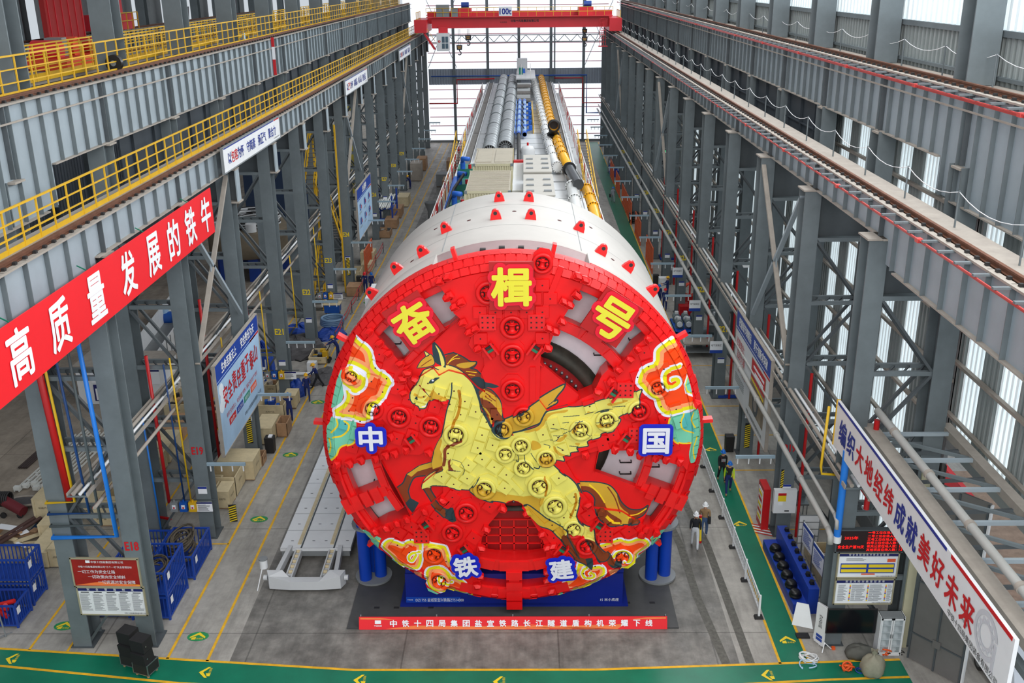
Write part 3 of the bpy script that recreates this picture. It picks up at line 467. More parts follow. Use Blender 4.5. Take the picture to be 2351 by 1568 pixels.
HD={'OPEN':[[(-271,1432),(-255,1379),(-227,1336),(-208,1298),(-207,1276),(-186,1257),(-294,1155),(-373,1078),(-398,1068),(-418,1101),(-446,1140),(-478,1179),(-503,1211),(-520,1227),(-501,1250),(-471,1294),(-437,1322),(-393,1353),(-344,1392),(-301,1417)],[(229,1333),(203,1283),(174,1232),(150,1185),(132,1133),(107,1114),(104,1082),(117,1064),(246,947),(251,937),(300,960),(329,1030),(353,1056),(372,1044),(407,1083),(442,1138),(489,1179),(526,1224),(498,1249),(485,1278),(442,1319),(382,1366),(316,1406),(274,1425),(257,1382),(240,1345)],[(354,737),(392,725),(473,728),(566,685),(623,664),(646,660),(662,639),(671,589),(648,543),(635,476),(618,422),(581,396),(545,393),(500,407),(520,473),(543,531),(469,565),(309,630),(326,725)],[(0,516),(30,503),(40,486),(97,379),(120,320),(127,282),(127,175),(140,114),(130,79),(70,63),(-3,59),(-77,63),(-130,79),(-135,161),(-132,291),(-124,351),(-94,414),(-57,461),(-31,501)],[(-657,670),(-621,666),(-565,691),(-514,698),(-503,690),(-448,566),(-399,448),(-432,437),(-498,415),(-565,375),(-602,401),(-610,478),(-664,504),(-672,570),(-681,620)]],'REC':[[(-186,1257),(-166,1219),(-146,1183),(-156,1155),(-135,1122),(-102,1102),(-100,1073),(-113,1043),(-113,1046),(-98,1006),(-99,966),(-126,983),(-174,1036),(-232,1053),(-268,1033),(-288,1062),(-335,1031),(-375,971),(-389,1001),(-390,1054),(-389,1058),(-294,1154)],[(104,1071),(117,1064),(246,947),(251,936),(233,921),(203,907),(157,897),(129,891),(101,931)],[(323,725),(309,630),(469,565),(542,531),(500,409),(477,422),(418,463),(315,478),(265,547),(255,590),(236,609),(199,680),(235,701),(273,711)],[(-502,690),(-428,715),(-355,711),(-310,732),(-309,682),(-305,651),(-272,654),(-348,587),(-352,565),(-316,578),(-268,576),(-269,549),(-319,499),(-365,481),(-399,450),(-448,567)]],'CUT':[(112,1461,38),(-82,1353,44),(3,1224,45),(3,1115,45),(2,978,44),(-590,1036,34),(-519,906,43),(-422,873,45),(-305,833,45),(-213,798,47),(-39,818,40),(42,872,40),(32,752,38),(-28,718,38),(41,659,39),(126,699,38),(-110,570,45),(101,579,46),(352,853,43),(255,816,43),(537,983,40),(470,893,42),(-182,467,45),(-238,379,42),(161,493,48),(233,392,42),(284,318,42),(425,268,42),(-313,282,43),(-298,160,45)],'PICK':[(-201,1303),(-178,1320),(-174,1243),(-151,1206),(-130,1219),(208,1308),(188,1320),(182,1245),(158,1207),(134,1220),(232,1345),(-219,1345),(131,1144),(-122,1142),(-251,1398),(-224,1413),(-226,1339),(-512,1209),(-477,1165),(-447,1125),(-407,1085),(237,1413),(262,1400),(236,1342),(494,1173),(456,1135),(430,1096),(389,1054),(-619,682),(-574,696),(-520,703),(-480,716),(-445,723),(-402,737),(-316,726),(-666,679),(-400,969),(-356,1021),(-254,934),(-457,793),(-384,1048),(-402,1025),(384,736),(442,729),(480,712),(539,701),(578,694),(631,683),(275,713),(681,919),(362,1011),(317,968),(-42,485),(-107,395),(-128,310),(54,466),(113,372),(133,311),(154,318),(-137,183),(-148,137),(133,201),(133,163),(150,113),(-540,384),(-497,399),(-454,421),(-414,437),(-345,472),(-271,519),(515,391),(473,417),(288,498),(340,465),(555,373),(497,369)],'DOTP':[(-84,1244),(91,1243),(417,977),(464,795),(-359,365),(356,364)],'CLAMP':[(-75,1138),(83,1137),(370,964),(421,778),(-336,413),(-190,303),(185,303),(326,407),(-375,778)],'STRIP':[[(179,1447),(118,1287)],[(247,734),(396,785)],[(-315,417),(-231,522)],[(-42,637),(34,547)],[(40,492),(191,318)],[(77,1068),(76,929)],[(-268,504),(-205,576)],[(299,782),(396,781)]],'SIGN':[],'PAINT':[('f','T',[(-622,1065),(-626,1032),(-618,979),(-631,936),(-651,915),(-676,905),(-663,959),(-647,1016),(-628,1059)],0),('f','T',[(-669,875),(-614,859),(-586,854),(-583,844),(-587,785),(-599,761),(-637,751),(-656,744),(-672,709),(-689,684),(-699,702),(-703,754),(-700,820),(-687,844)],1),('f','U',[(-655,858),(-620,857),(-616,833),(-630,806),(-659,792),(-675,796),(-661,820),(-654,841)],1),('l','g',6.8,[(-587,789),(-601,764),(-640,751),(-657,737),(-668,712),(-691,688)]),('l','g',6.8,[(-627,857),(-611,840),(-620,813),(-644,792),(-676,786)]),('l','g',6.2,[(-658,861),(-656,834),(-682,806)]),('l','g',6.2,[(-693,779),(-688,751),(-696,719)]),('f','T',[(583,861),(617,874),(675,886),(683,908),(698,867),(707,799),(704,747),(692,678),(673,674),(665,713),(669,758),(641,755),(613,765),(593,789),(588,820),(581,841)],1),('f','U',[(642,874),(675,881),(667,850),(675,820),(685,803),(670,799),(641,816),(632,847)],1),('l','g',6.2,[(585,861),(581,834),(589,800),(609,765),(638,755),(671,756)]),('l','g',5.6,[(638,876),(627,847),(638,813),(676,799)]),('l','g',5.0,[(674,879),(667,850),(685,816)]),('l','g',5.0,[(693,778),(680,730),(688,688)]),('f','T',[(-607,378),(-571,375),(-521,352),(-525,337),(-534,284),(-506,258),(-462,216),(-428,169),(-470,189),(-501,223),(-532,262),(-563,303),(-593,337)],1),('f','T',[(-380,131),(-347,127),(-301,99),(-246,80),(-263,87),(-213,72),(-173,87),(-163,72),(-148,20),(-185,20),(-231,36),(-264,60),(-302,68),(-351,99)],0),('f','T',[(572,374),(605,363),(590,333),(568,303),(534,262),(499,228),(461,197),(467,224),(492,254),(533,292),(538,329),(534,348)],1),('f','T',[(350,128),(331,97),(308,86),(275,78),(242,59),(204,31),(144,20),(154,43),(183,98),(203,78),(259,78)],0),('l','g',5.0,[(-573,348),(-525,337)]),('l','g',5.0,[(-528,281),(-485,216)]),('l','g',5.6,[(-169,91),(-176,44)]),('l','g',5.6,[(183,94),(170,47)]),('l','g',4.3,[(538,337),(580,339)]),('l','g',6.8,[(-416,200),(-425,169)]),('l','g',6.8,[(-356,146),(-379,138)]),('l','g',5.6,[(425,201),(422,167)]),('l','g',5.6,[(448,205),(435,178)]),('l','g',5.6,[(350,136),(380,140)]),('l','g',4.3,[(366,155),(406,151)]),('f','P',[(-399,189),(-367,196),(-368,165),(-399,158)],0),('f','P',[(372,205),(415,198),(416,163),(386,159)],0),('c',[(-565,1189),(-544,1176),(-524,1163),(-507,1141),(-499,1115),(-495,1085),(-481,1065),(-463,1055),(-445,1040),(-437,1025),(-432,1005),(-445,988),(-459,958),(-469,941),(-492,921),(-508,915),(-517,888),(-518,867),(-537,850),(-562,847),(-586,854),(-617,861),(-664,866),(-671,888),(-670,905),(-650,919),(-634,932),(-623,952),(-625,979),(-626,1006),(-628,1039),(-619,1062),(-606,1073),(-591,1112),(-576,1160),(-569,1177)],[(-565,1189),(-544,1176),(-524,1163),(-507,1141),(-499,1115),(-495,1085),(-481,1065),(-463,1055),(-445,1040),(-437,1025),(-432,1005),(-445,988),(-459,958),(-469,941),(-492,921),(-508,915),(-517,888),(-518,867),(-537,850),(-562,847),(-586,854),(-617,861),(-664,866),(-671,888),(-670,905),(-650,919),(-634,932),(-623,952),(-625,979),(-626,1006),(-628,1039),(-619,1062),(-594,1073),(-567,1062),(-543,1045)]),('c',[(-628,1039),(-616,1065),(-590,1075),(-564,1062),(-543,1045),(-532,1035),(-528,1012),(-538,985),(-561,965),(-586,962),(-606,976),(-618,982),(-624,1006)],[(-572,1071),(-543,1045),(-532,1035),(-528,1012),(-538,985),(-561,965),(-586,962),(-606,976),(-624,992)]),('c',[(588,1172),(561,1169),(535,1153),(517,1131),(515,1105),(513,1089),(489,1079),(468,1060),(457,1037),(452,1013),(455,996),(471,979),(487,959),(509,939),(522,932),(529,909),(542,888),(561,871),(586,866),(617,874),(672,886),(677,905),(670,921),(662,968),(650,1018),(638,1067),(621,1111),(604,1143)],[(588,1172),(561,1169),(535,1153),(517,1131),(515,1105),(513,1089),(489,1079),(468,1060),(457,1037),(452,1013),(455,996),(471,979),(487,959),(509,939),(522,932),(529,909),(542,888),(561,871),(586,866),(617,874),(672,886)]),('l','W',23.2,[(614,1067),(572,1055),(557,1042),(555,1019),(559,999),(572,984),(594,982),(611,993),(615,1008),(607,1018),(595,1018),(587,1015)]),('l','y',14.3,[(614,1064),(575,1053),(562,1038),(560,1019),(564,1000),(575,988),(593,987),(608,997),(611,1008),(604,1015),(595,1014),(589,1012)]),('f','W',[(643,1031),(630,995),(639,958),(669,941),(657,991)],0),('f','y',[(645,1021),(636,995),(643,965),(665,952),(656,992)],0),('f','T',[(647,1021),(640,992),(646,972),(665,955),(656,992)],0),('c',[(-378,337),(-355,333),(-329,336),(-293,329),(-264,321),(-252,291),(-241,249),(-224,226),(-218,200),(-224,169),(-245,196),(-264,226),(-297,227),(-330,227),(-360,208),(-362,246),(-363,291)],[(-378,337),(-355,333),(-329,336),(-293,329),(-264,321),(-252,291),(-241,249),(-224,226),(-218,200)]),('c',[(-523,315),(-512,337),(-488,352),(-455,348),(-433,337),(-420,348),(-393,352),(-374,337),(-355,333),(-355,291),(-357,246),(-373,208),(-403,200),(-426,204),(-452,212),(-474,231),(-493,262),(-511,281),(-522,296)],[(-523,315),(-512,337),(-488,352),(-455,348),(-433,337),(-420,348),(-393,352),(-374,337),(-355,333),(-355,291),(-357,246),(-373,208),(-403,200),(-426,204),(-452,212),(-474,231),(-493,262),(-511,281),(-522,296),(-523,315)]),('c',[(-357,196),(-343,219),(-313,230),(-280,227),(-254,204),(-242,184),(-219,175),(-199,161),(-185,142),(-181,107),(-190,81),(-215,76),(-245,87),(-275,95),(-307,107),(-340,131),(-355,162)],[(-357,196),(-343,219),(-313,230),(-280,227),(-254,204),(-242,184),(-219,175),(-199,161),(-185,142),(-181,107),(-190,81),(-215,76),(-245,87),(-275,95),(-307,107),(-340,131),(-355,162),(-357,196)]),('l','W',18.6,[(-371,288),(-396,288),(-412,273),(-412,252),(-401,247),(-392,261),(-385,274)]),('l','y',10.5,[(-371,288),(-396,288),(-412,273),(-412,252),(-401,247),(-392,261),(-385,274)]),('l','W',18.6,[(-248,150),(-266,150),(-289,157),(-297,173),(-292,183),(-283,181)]),('l','y',10.5,[(-248,150),(-266,150),(-289,157),(-297,173),(-292,183),(-283,181)]),('c',[(337,330),(369,341),(395,352),(420,356),(447,341),(479,352),(508,352),(531,337),(539,311),(527,288),(501,273),(492,266),(489,243),(470,220),(451,205),(424,209),(420,239),(397,255),(380,277),(347,304)],[(337,330),(369,341),(395,352),(420,356),(447,341),(479,352),(508,352),(531,337),(539,311),(527,288),(501,273),(492,266),(489,243),(470,220),(451,205),(424,209)]),('c',[(240,244),(260,240),(306,232),(339,234),(362,217),(367,190),(353,163),(337,132),(308,117),(275,105),(242,90),(230,94),(203,106),(186,121),(190,148),(209,164),(235,198),(248,244)],[(240,244),(260,240),(306,232),(339,234),(362,217),(367,190),(353,163),(337,132),(308,117),(275,105),(242,90),(230,94),(203,106),(186,121),(190,148),(209,164),(235,198),(248,244),(240,244)]),('l','W',18.6,[(390,274),(403,292),(429,298),(450,287),(459,266),(449,251),(433,255)]),('l','y',10.5,[(390,274),(403,292),(429,298),(450,287),(459,266),(449,251),(433,255)]),('l','W',18.6,[(300,192),(311,188),(317,175),(307,165),(284,169),(270,190),(275,211),(293,219)]),('l','y',10.5,[(300,192),(311,188),(317,175),(307,165),(284,169),(270,190),(275,211),(293,219)]),('f','G',[(246,587),(284,586),(332,582),(373,568),(400,535),(417,499),(446,470),(475,463),(501,468),(521,482),(514,455),(496,433),(464,419),(445,408),(413,408),(380,404),(361,412),(338,430),(321,456),(314,485),(314,511),(301,532),(281,545),(265,547)],1),('f','B',[(256,547),(256,565),(287,565),(323,543),(346,514),(360,474),(376,456),(399,441),(419,423),(406,408),(380,404),(361,412),(338,430),(321,456),(314,485),(314,511),(301,532),(281,545)],1),('f','B',[(400,528),(417,497),(446,469),(475,462),(501,467),(521,482),(514,455),(496,433),(470,420),(445,411),(447,444),(427,463),(411,485)],1),('l','g',6.2,[(294,572),(329,536),(353,496)]),('l','B',5.0,[(364,561),(391,517),(411,459)]),('l','g',5.0,[(444,437),(482,444),(514,468)]),('l','g',9.3,[(360,445),(383,423),(409,419)]),('l','D',5.0,[(246,587),(284,586),(332,582),(373,568),(400,535),(417,499),(446,470),(475,463),(501,468),(521,482),(514,455),(496,433),(464,419),(445,408),(413,408),(380,404),(361,412),(338,430),(321,456),(314,485),(314,511),(301,532),(281,545),(265,547),(246,587)]),('f','B',[(-262,668),(-307,651),(-365,633),(-390,610),(-407,621),(-424,584),(-449,562),(-439,540),(-430,511),(-419,495),(-399,518),(-403,537),(-404,551),(-393,583),(-375,608),(-337,614),(-301,633),(-266,650)],1),('l','D',5.0,[(-309,672),(-357,657),(-390,633),(-407,621),(-424,584),(-449,562),(-439,540),(-430,511),(-419,495)]),('l','D',5.0,[(-399,518),(-403,537),(-404,551),(-393,583),(-375,608),(-337,614)]),('f','G',[(-407,621),(-390,633),(-357,657),(-309,672),(-305,652),(-365,633),(-390,610)],0),('f','D',[(-399,519),(-366,497),(-392,451),(-421,493)],0),('f','B',[(-352,568),(-337,539),(-322,510),(-310,488),(-288,466),(-263,440),(-235,425),(-225,429),(-233,480),(-262,484),(-277,491),(-296,513),(-317,553),(-316,571)],1),('l','D',5.0,[(-352,568),(-337,539),(-322,510),(-310,488),(-288,466),(-263,440),(-235,425)]),('l','D',5.0,[(-316,571),(-317,553),(-296,513),(-277,491),(-262,484)]),('f','D',[(-262,484),(-233,485),(-221,429),(-238,427),(-263,444)],0),('f','B',[(-244,1100),(-214,1118),(-211,1117),(-181,1103),(-151,1083),(-129,1081),(-137,1063),(-152,1057),(-131,1050),(-116,1034),(-116,1013),(-141,1018),(-150,1011),(-174,1036),(-204,1059),(-231,1069),(-245,1064)],1),('l','D',5.0,[(-244,1110),(-214,1118),(-211,1117),(-181,1103),(-151,1083),(-129,1081),(-137,1063),(-152,1057),(-131,1050),(-116,1034)]),('f','G',[(-204,1067),(-185,1077),(-133,1080),(-149,1063),(-177,1056)],1),('l','g',3.1,[(-236,1074),(-217,1097),(-198,1109)]),('l','g',3.1,[(-168,1044),(-131,1039)]),('l','g',3.1,[(-231,1080),(-212,1093),(-191,1095)]),('l','g',3.1,[(-159,1031),(-137,1028)]),('f','B',[(-122,983),(-99,983),(-71,969),(-44,932),(-38,885),(-36,868),(-23,858),(-39,853),(-58,854),(-76,841),(-89,858),(-104,882),(-112,916),(-121,946)],1),('l','D',5.0,[(-98,986),(-71,972),(-44,932),(-38,885),(-34,864)]),('f','G',[(-102,974),(-74,961),(-50,939),(-40,912),(-39,876),(-51,892),(-63,912),(-87,936),(-121,949)],1),('l','B',3.7,[(-96,963),(-62,936)]),('l','B',3.1,[(-99,953),(-75,936)]),('l','G',6.8,[(-111,912),(-97,895),(-82,868),(-78,841)]),('f','D',[(-152,1013),(-125,1023),(-98,1008),(-71,1001),(-48,990),(-68,984),(-95,987),(-99,975),(-122,973),(-119,946),(-112,916),(-76,837),(-64,851),(-39,856),(-20,837),(-40,786),(-71,807),(-101,868),(-124,939),(-138,986)],1),('f','G',[(-39,854),(-1,871),(42,891),(73,915),(104,938),(150,968),(194,991),(190,971),(172,948),(157,923),(168,928),(166,914),(129,891),(110,857),(101,840),(61,823),(29,809),(1,803),(-8,791),(-37,789),(-44,817)],1),('l','D',5.6,[(-39,854),(-1,871),(42,891),(73,915),(104,938),(150,968),(194,991),(190,971),(172,948),(157,923),(168,928),(166,914),(129,891),(110,857),(101,840),(61,823),(29,809),(1,803),(-8,791),(-37,789),(-44,817),(-39,854)]),('l','D',3.1,[(160,928),(135,906)]),('f','Y',[(-242,1068),(-288,1062),(-322,1052),(-337,1031),(-358,996),(-375,971),(-377,944),(-365,924),(-349,916),(-344,907),(-325,907),(-315,919),(-312,930),(-296,940),(-265,943),(-232,940),(-241,906),(-249,872),(-260,818),(-269,787),(-284,759),(-296,731),(-305,697),(-309,672),(-305,651),(-268,665),(-266,649),(-301,633),(-331,612),(-348,587),(-352,565),(-317,561),(-314,578),(-284,579),(-233,574),(-212,565),(-171,563),(-143,538),(-101,516),(-57,510),(-31,503),(-18,513),(0,516),(17,512),(30,503),(40,494),(65,450),(91,413),(107,403),(143,390),(169,361),(183,346),(211,375),(237,366),(258,371),(278,356),(319,340),(317,360),(311,390),(280,405),(254,427),(244,453),(253,496),(256,532),(251,568),(253,555),(241,584),(215,613),(186,634),(161,663),(104,733),(-2,792),(-40,786),(-71,810),(-101,872),(-114,892),(-124,939),(-144,1000),(-174,1036),(-204,1059),(-231,1069)],0),('f','G',[(-171,563),(-141,595),(-104,570),(-69,557),(-18,541),(40,532),(72,537),(97,524),(120,529),(113,504),(102,482),(105,453),(130,435),(149,429),(185,405),(207,388),(183,346),(169,361),(143,390),(107,403),(91,413),(65,450),(40,494),(30,503),(17,512),(0,516),(-18,513),(-31,503),(-57,510),(-101,516),(-143,538)],0),('f','B',[(183,346),(214,375),(231,331),(257,289),(259,263),(282,255),(305,255),(311,236),(306,211),(280,228),(260,240),(240,250),(235,267),(202,312)],1),('f','B',[(278,356),(319,340),(334,315),(354,293),(378,277),(366,247),(338,242),(318,274),(305,304),(285,334)],1),('f','B',[(368,255),(383,274),(397,251),(404,224),(395,209),(371,228)],1),('f','D',[(281,255),(309,259),(312,236),(306,210),(289,225)],0),('f','D',[(397,255),(423,255),(421,205),(388,211),(371,232),(395,220)],0),('l','D',5.0,[(-168,560),(-143,538),(-101,516),(-57,510),(-31,503)]),('l','D',5.0,[(40,494),(59,495),(97,464),(130,435),(149,429),(185,405),(207,388),(214,349),(257,255)]),('l','D',5.0,[(91,413),(107,403),(143,390),(169,361),(183,346),(202,312),(235,267),(240,250),(280,228),(306,211)]),('l','D',5.0,[(256,532),(253,496),(244,453),(254,427),(280,405),(311,390),(319,340),(334,315),(354,293),(378,277),(366,247),(338,242),(318,274),(284,349)]),('l','D',5.0,[(253,555),(241,584),(215,613),(186,634),(155,666)]),('l','D',4.3,[(-288,1062),(-322,1052),(-337,1031),(-358,996),(-375,971),(-377,944),(-365,924),(-349,916),(-344,907),(-325,907),(-315,919),(-312,930),(-296,940),(-265,943),(-232,940),(-241,906),(-249,872),(-260,818),(-269,787),(-284,759),(-296,731),(-305,697),(-309,672)]),('l','D',4.3,[(-231,1069),(-204,1059),(-174,1036),(-144,1000),(-124,939),(-114,892),(-101,872),(-71,810),(-40,786),(-2,792)]),('l','D',3.1,[(-266,649),(-301,633),(-331,612),(-348,587),(-352,565)]),('l','D',4.3,[(-317,561),(-314,578),(-284,579),(-233,574),(-212,565),(-168,560)]),('f','G',[(-290,982),(-276,964),(-255,954),(-234,943),(-271,943),(-296,940),(-312,934),(-327,937),(-304,964)],0),('f','G',[(-269,787),(-265,770),(-275,735),(-267,707),(-268,665),(-305,651),(-309,672),(-296,731),(-284,759)],0),('l','A',10.8,[(-196,977),(-192,940),(-196,906),(-203,879),(-216,852),(-225,831)]),('l','B',11.8,[(-194,776),(-222,762),(-242,749),(-255,735),(-257,700),(-263,668)]),('f','B',[(-234,701),(-239,672),(-224,649),(-245,647),(-247,682)],0),('l','A',9.3,[(238,547),(242,514),(232,478),(220,445)]),('l','A',8.1,[(120,617),(129,585),(123,545)]),('f','Y',[(1,801),(35,809),(73,820),(101,836),(117,870),(132,889),(166,897),(203,907),(233,907),(273,914),(325,933),(380,948),(435,960),(477,979),(471,953),(469,912),(449,909),(443,892),(422,879),(397,866),(404,855),(395,835),(383,821),(374,808),(337,798),(326,784),(297,774),(281,763),(283,749),(244,741),(247,725),(245,729),(246,722),(220,718),(217,704),(192,705),(196,687),(192,682),(167,687),(161,675),(145,666),(114,663),(104,670),(98,652),(76,659),(54,681),(41,716),(10,768)],0),('f','G',[(132,881),(203,895),(197,884),(151,877),(126,853),(117,830),(92,813),(60,802),(42,806),(73,818),(101,835),(117,869)],1),('f','G',[(73,768),(98,761),(107,740),(73,730)],1),('f','G',[(164,774),(198,795),(204,788),(179,767)],1),('f','G',[(154,747),(180,722),(211,708),(192,706),(161,719)],1),('f','G',[(356,920),(417,933),(424,926),(365,910)],1),('f','G',[(282,893),(298,883),(279,883)],1),('f','G',[(98,705),(145,712),(158,680),(129,664),(107,670)],1),('f','G',[(311,839),(364,849),(367,835),(327,828)],1),('f','G',[(234,757),(253,757),(247,746)],1),('f','G',[(220,815),(235,839),(250,856),(250,836),(229,805)],1),('l','D',4.3,[(1,801),(35,809),(73,820),(101,836),(117,870),(132,889),(166,897),(203,907),(233,907),(273,914),(325,933),(380,948),(435,960),(477,979),(471,953),(469,912),(449,909),(443,892),(422,879),(397,866),(404,855),(395,835),(383,821),(374,808),(337,798),(326,784),(297,774),(281,763),(283,749),(244,741),(247,725),(246,722),(220,718),(217,704),(192,705),(196,687),(192,682),(167,687),(161,675),(145,666),(114,663),(104,670),(98,652),(76,659),(54,681)]),('l','D',2.5,[(188,841),(210,844)]),('l','D',2.5,[(143,823),(204,815)]),('l','D',2.5,[(153,793),(182,793),(204,805)]),('l','D',2.5,[(142,771),(164,773),(176,791)]),('l','D',2.5,[(118,754),(139,747),(139,738)]),('l','D',2.5,[(233,849),(261,856)]),('l','D',2.5,[(270,876),(301,885)]),('l','D',2.5,[(307,881),(338,893),(372,898)]),('l','D',2.5,[(372,905),(418,909)]),('l','D',2.5,[(234,824),(296,791)]),('l','D',2.5,[(311,849),(364,852),(401,859)]),('l','D',2.5,[(210,808),(250,856)]),('l','D',2.5,[(191,867),(249,871)]),('l','D',2.5,[(69,716),(85,688),(101,666)]),('l','D',2.5,[(44,716),(47,691),(72,663)]),('l','D',2.5,[(214,746),(248,743)]),('l','D',2.5,[(167,747),(192,733)]),('l','D',2.5,[(16,716),(22,691),(-3,688)]),('f','D',[(-286,1163),(-270,1149),(-252,1123),(-243,1093),(-244,1061),(-260,1067),(-281,1081),(-289,1113),(-290,1143)],1),('f','Y',[(-279,1149),(-264,1129),(-250,1094),(-248,1069),(-258,1064),(-263,1094),(-268,1120)],1),('f','G',[(-350,1058),(-340,1078),(-323,1097),(-295,1112),(-283,1077),(-303,1064),(-325,1060)],1),('l','D',3.1,[(-350,1058),(-340,1078),(-323,1097),(-295,1112),(-283,1077),(-303,1064),(-325,1060),(-350,1058)]),('l','B',3.1,[(-334,1065),(-312,1081),(-296,1091)]),('f','Y',[(-321,1128),(-302,1112),(-314,1105)],0),('l','D',2.8,[(-321,1128),(-302,1112),(-314,1105),(-321,1128)]),('f','D',[(-305,1007),(-302,1017),(-293,1024),(-266,1027),(-278,1016),(-290,1008)],1),('l','W',7.4,[(-291,1019),(-290,1019)]),('l','D',10.5,[(-355,946),(-354,945)]),('l','D',4.6,[(-221,1005),(-222,980),(-227,950),(-236,927)]),('l','D',3.4,[(-288,1066),(-282,1057),(-270,1051)]),('l','D',3.1,[(-245,1071),(-244,1061)]),('l','r',4.3,[(-341,996),(-318,972)]),('l','D',2.2,[(-318,972),(-302,950)]),('l','W',3.7,[(-334,914),(-322,917),(-317,925)]),('l','G',7.4,[(-360,961),(-339,951),(-320,957)]),('l','D',1.9,[(-234,693),(-196,678),(-184,650),(-191,629)]),('l','D',3.1,[(-128,618),(-148,586),(-168,564)]),('l','D',2.5,[(-245,649),(-200,646)])]}
# ================================================================ cutterhead
ZC, RF, RB = 7.6, 6.72, 7.22
SRGB = {'R': (226, 22, 24), 'T': (118, 200, 168), 'U': (84, 178, 176), 'g': (246, 206, 40), 'P': (244, 156, 104), 'O': (238, 70, 14), 'W': (228, 228, 244), 'y': (226, 218, 24),
        'D': (44, 62, 68), 'G': (208, 164, 50), 'B': (132, 60, 30), 'Y': (226, 216, 104), 'A': (188, 128, 22), 'r': (150, 12, 20), 'o': (242, 32, 10)}
def paint_image(NP=1920, half=7.4):
    cx = (np.arange(NP) + .5) / NP * 2 * half - half
    X, Z = np.meshgrid(cx, cx + ZC)
    im = np.empty((NP, NP, 3), np.float32); im[:] = np.array(SRGB['R']) / 255
    def ix(v, off): return int(np.clip((v - off + half) / (2 * half) * NP, 0, NP))
    def win(p, pad): 
        p = np.array(p); a, b = p.min(0) - pad, p.max(0) + pad
        return slice(ix(a[1], ZC), ix(b[1], ZC) + 1), slice(ix(a[0], 0), ix(b[0], 0) + 1)
    def inside(p, w):
        x, z = X[w], Z[w]; r = np.zeros(x.shape, bool); n = len(p)
        for i in range(n):
            (x0, z0), (x1, z1) = p[i], p[(i + 1) % n]
            if z0 == z1: continue
            r ^= ((z0 > z) != (z1 > z)) & (x < (x1 - x0) * (z - z0) / (z1 - z0) + x0)
        return r
    def dist(p, w):
        x, z = X[w], Z[w]; d = np.full(x.shape, 9., np.float32)
        for (x0, z0), (x1, z1) in zip(p, p[1:]):
            dx, dz = x1 - x0, z1 - z0; L = dx * dx + dz * dz or 1e-9
            t = np.clip(((x - x0) * dx + (z - z0) * dz) / L, 0, 1)
            d = np.minimum(d, np.hypot(x - x0 - t * dx, z - z0 - t * dz))
        return d
    def smooth(p, closed=True):
        p = [V((*q, 0)) for q in p]; n = len(p); out = []
        for i in range(n if closed else n - 1):
            if closed: a, b, c, d = p[i - 1], p[i], p[(i + 1) % n], p[(i + 2) % n]
            else: a, b, c, d = p[max(i - 1, 0)], p[i], p[i + 1], p[min(i + 2, n - 1)]
            for k in range(5):
                t = k / 5; q = .5 * (2 * b + (c - a) * t + (2 * a - 5 * b + 4 * c - d) * t * t + (3 * b - a - 3 * c + d) * t ** 3); out.append((q.x, q.y))
        if not closed: out.append((p[-1].x, p[-1].y))
        return out
    m = lambda pts: [(a / 100, b / 100) for a, b in pts]
    for sh in HD['PAINT']:
        if sh[0] == 'f':
            p = m(sh[2]); p = smooth(p) if sh[3] else p; w = win(p, .02); im[w][inside(p, w)] = np.array(SRGB[sh[1]]) / 255
        elif sh[0] == 'l':
            p = smooth(m(sh[3]), False); w = win(p, sh[2] / 100); im[w][dist(p, w) < sh[2] / 200] = np.array(SRGB[sh[1]]) / 255
        else:
            p = smooth(m(sh[1])); b = smooth(m(sh[2]), False); w = win(p, .02); i = inside(p, w); d = dist(b, w) / (.72 if max(q[1] for q in p) < 5 else 1.)
            for c, lo in (('O', .39), ('P', .245), ('y', .1), ('W', 0)):
                hi = {'O': 99, 'P': .39, 'y': .245, 'W': .1}[c]; im[w][i & (d >= lo) & (d < hi)] = np.array(SRGB[c]) / 255
    img = bpy.data.images.new('cutterhead_paint', NP, NP)
    buf = np.ones((NP, NP, 4), np.float32); buf[..., :3] = im; img.pixels.foreach_set(buf.ravel()); img.update(); img.pack()
    return img, half
def paint_mat():
    img, half = paint_image(); m = bpy.data.materials.new('painted_steel'); m.use_nodes = True; nt = m.node_tree; L = nt.links.new; b = nt.nodes['Principled BSDF']; N = nt.nodes.new
    g = N('ShaderNodeNewGeometry'); mp = N('ShaderNodeVectorMath'); mp.operation = 'MULTIPLY_ADD'
    mp.inputs[1].default_value = (.5 / half, .5 / half, .5 / half); mp.inputs[2].default_value = (.5, .5, .5 - ZC * .5 / half)
    L(g.outputs['Position'], mp.inputs[0]); sx = N('ShaderNodeSeparateXYZ'); L(mp.outputs[0], sx.inputs[0]); cb = N('ShaderNodeCombineXYZ'); L(sx.outputs[0], cb.inputs[0]); L(sx.outputs[2], cb.inputs[1])
    t = N('ShaderNodeTexImage'); t.image = img; t.extension = 'EXTEND'; L(cb.outputs[0], t.inputs[0])
    n = N('ShaderNodeTexNoise'); n.inputs['Scale'].default_value = .9; n.inputs['Detail'].default_value = 8; L(g.outputs['Position'], n.inputs['Vector'])
    r = N('ShaderNodeMapRange'); r.inputs[1].default_value, r.inputs[2].default_value, r.inputs[3].default_value, r.inputs[4].default_value = .3, .7, .9, 1.06; L(n.outputs[0], r.inputs[0])
    s = N('ShaderNodeVectorMath'); s.operation = 'SCALE'; L(t.outputs[0], s.inputs[0]); L(r.outputs[0], s.inputs['Scale']); L(s.outputs[0], b.inputs['Base Color'])
    b.inputs['Roughness'].default_value = .42; b.inputs['Specular IOR Level'].default_value = .3
    return m
PM = paint_mat()
hred = M('head_red', (226, 22, 24), .33, 0, .1, 1.2); hred2 = M('plate_red', (240, 34, 12), .45, 0, .07, .8); dred = M('inner_red', (150, 8, 12), .5, 0, .15, 1)
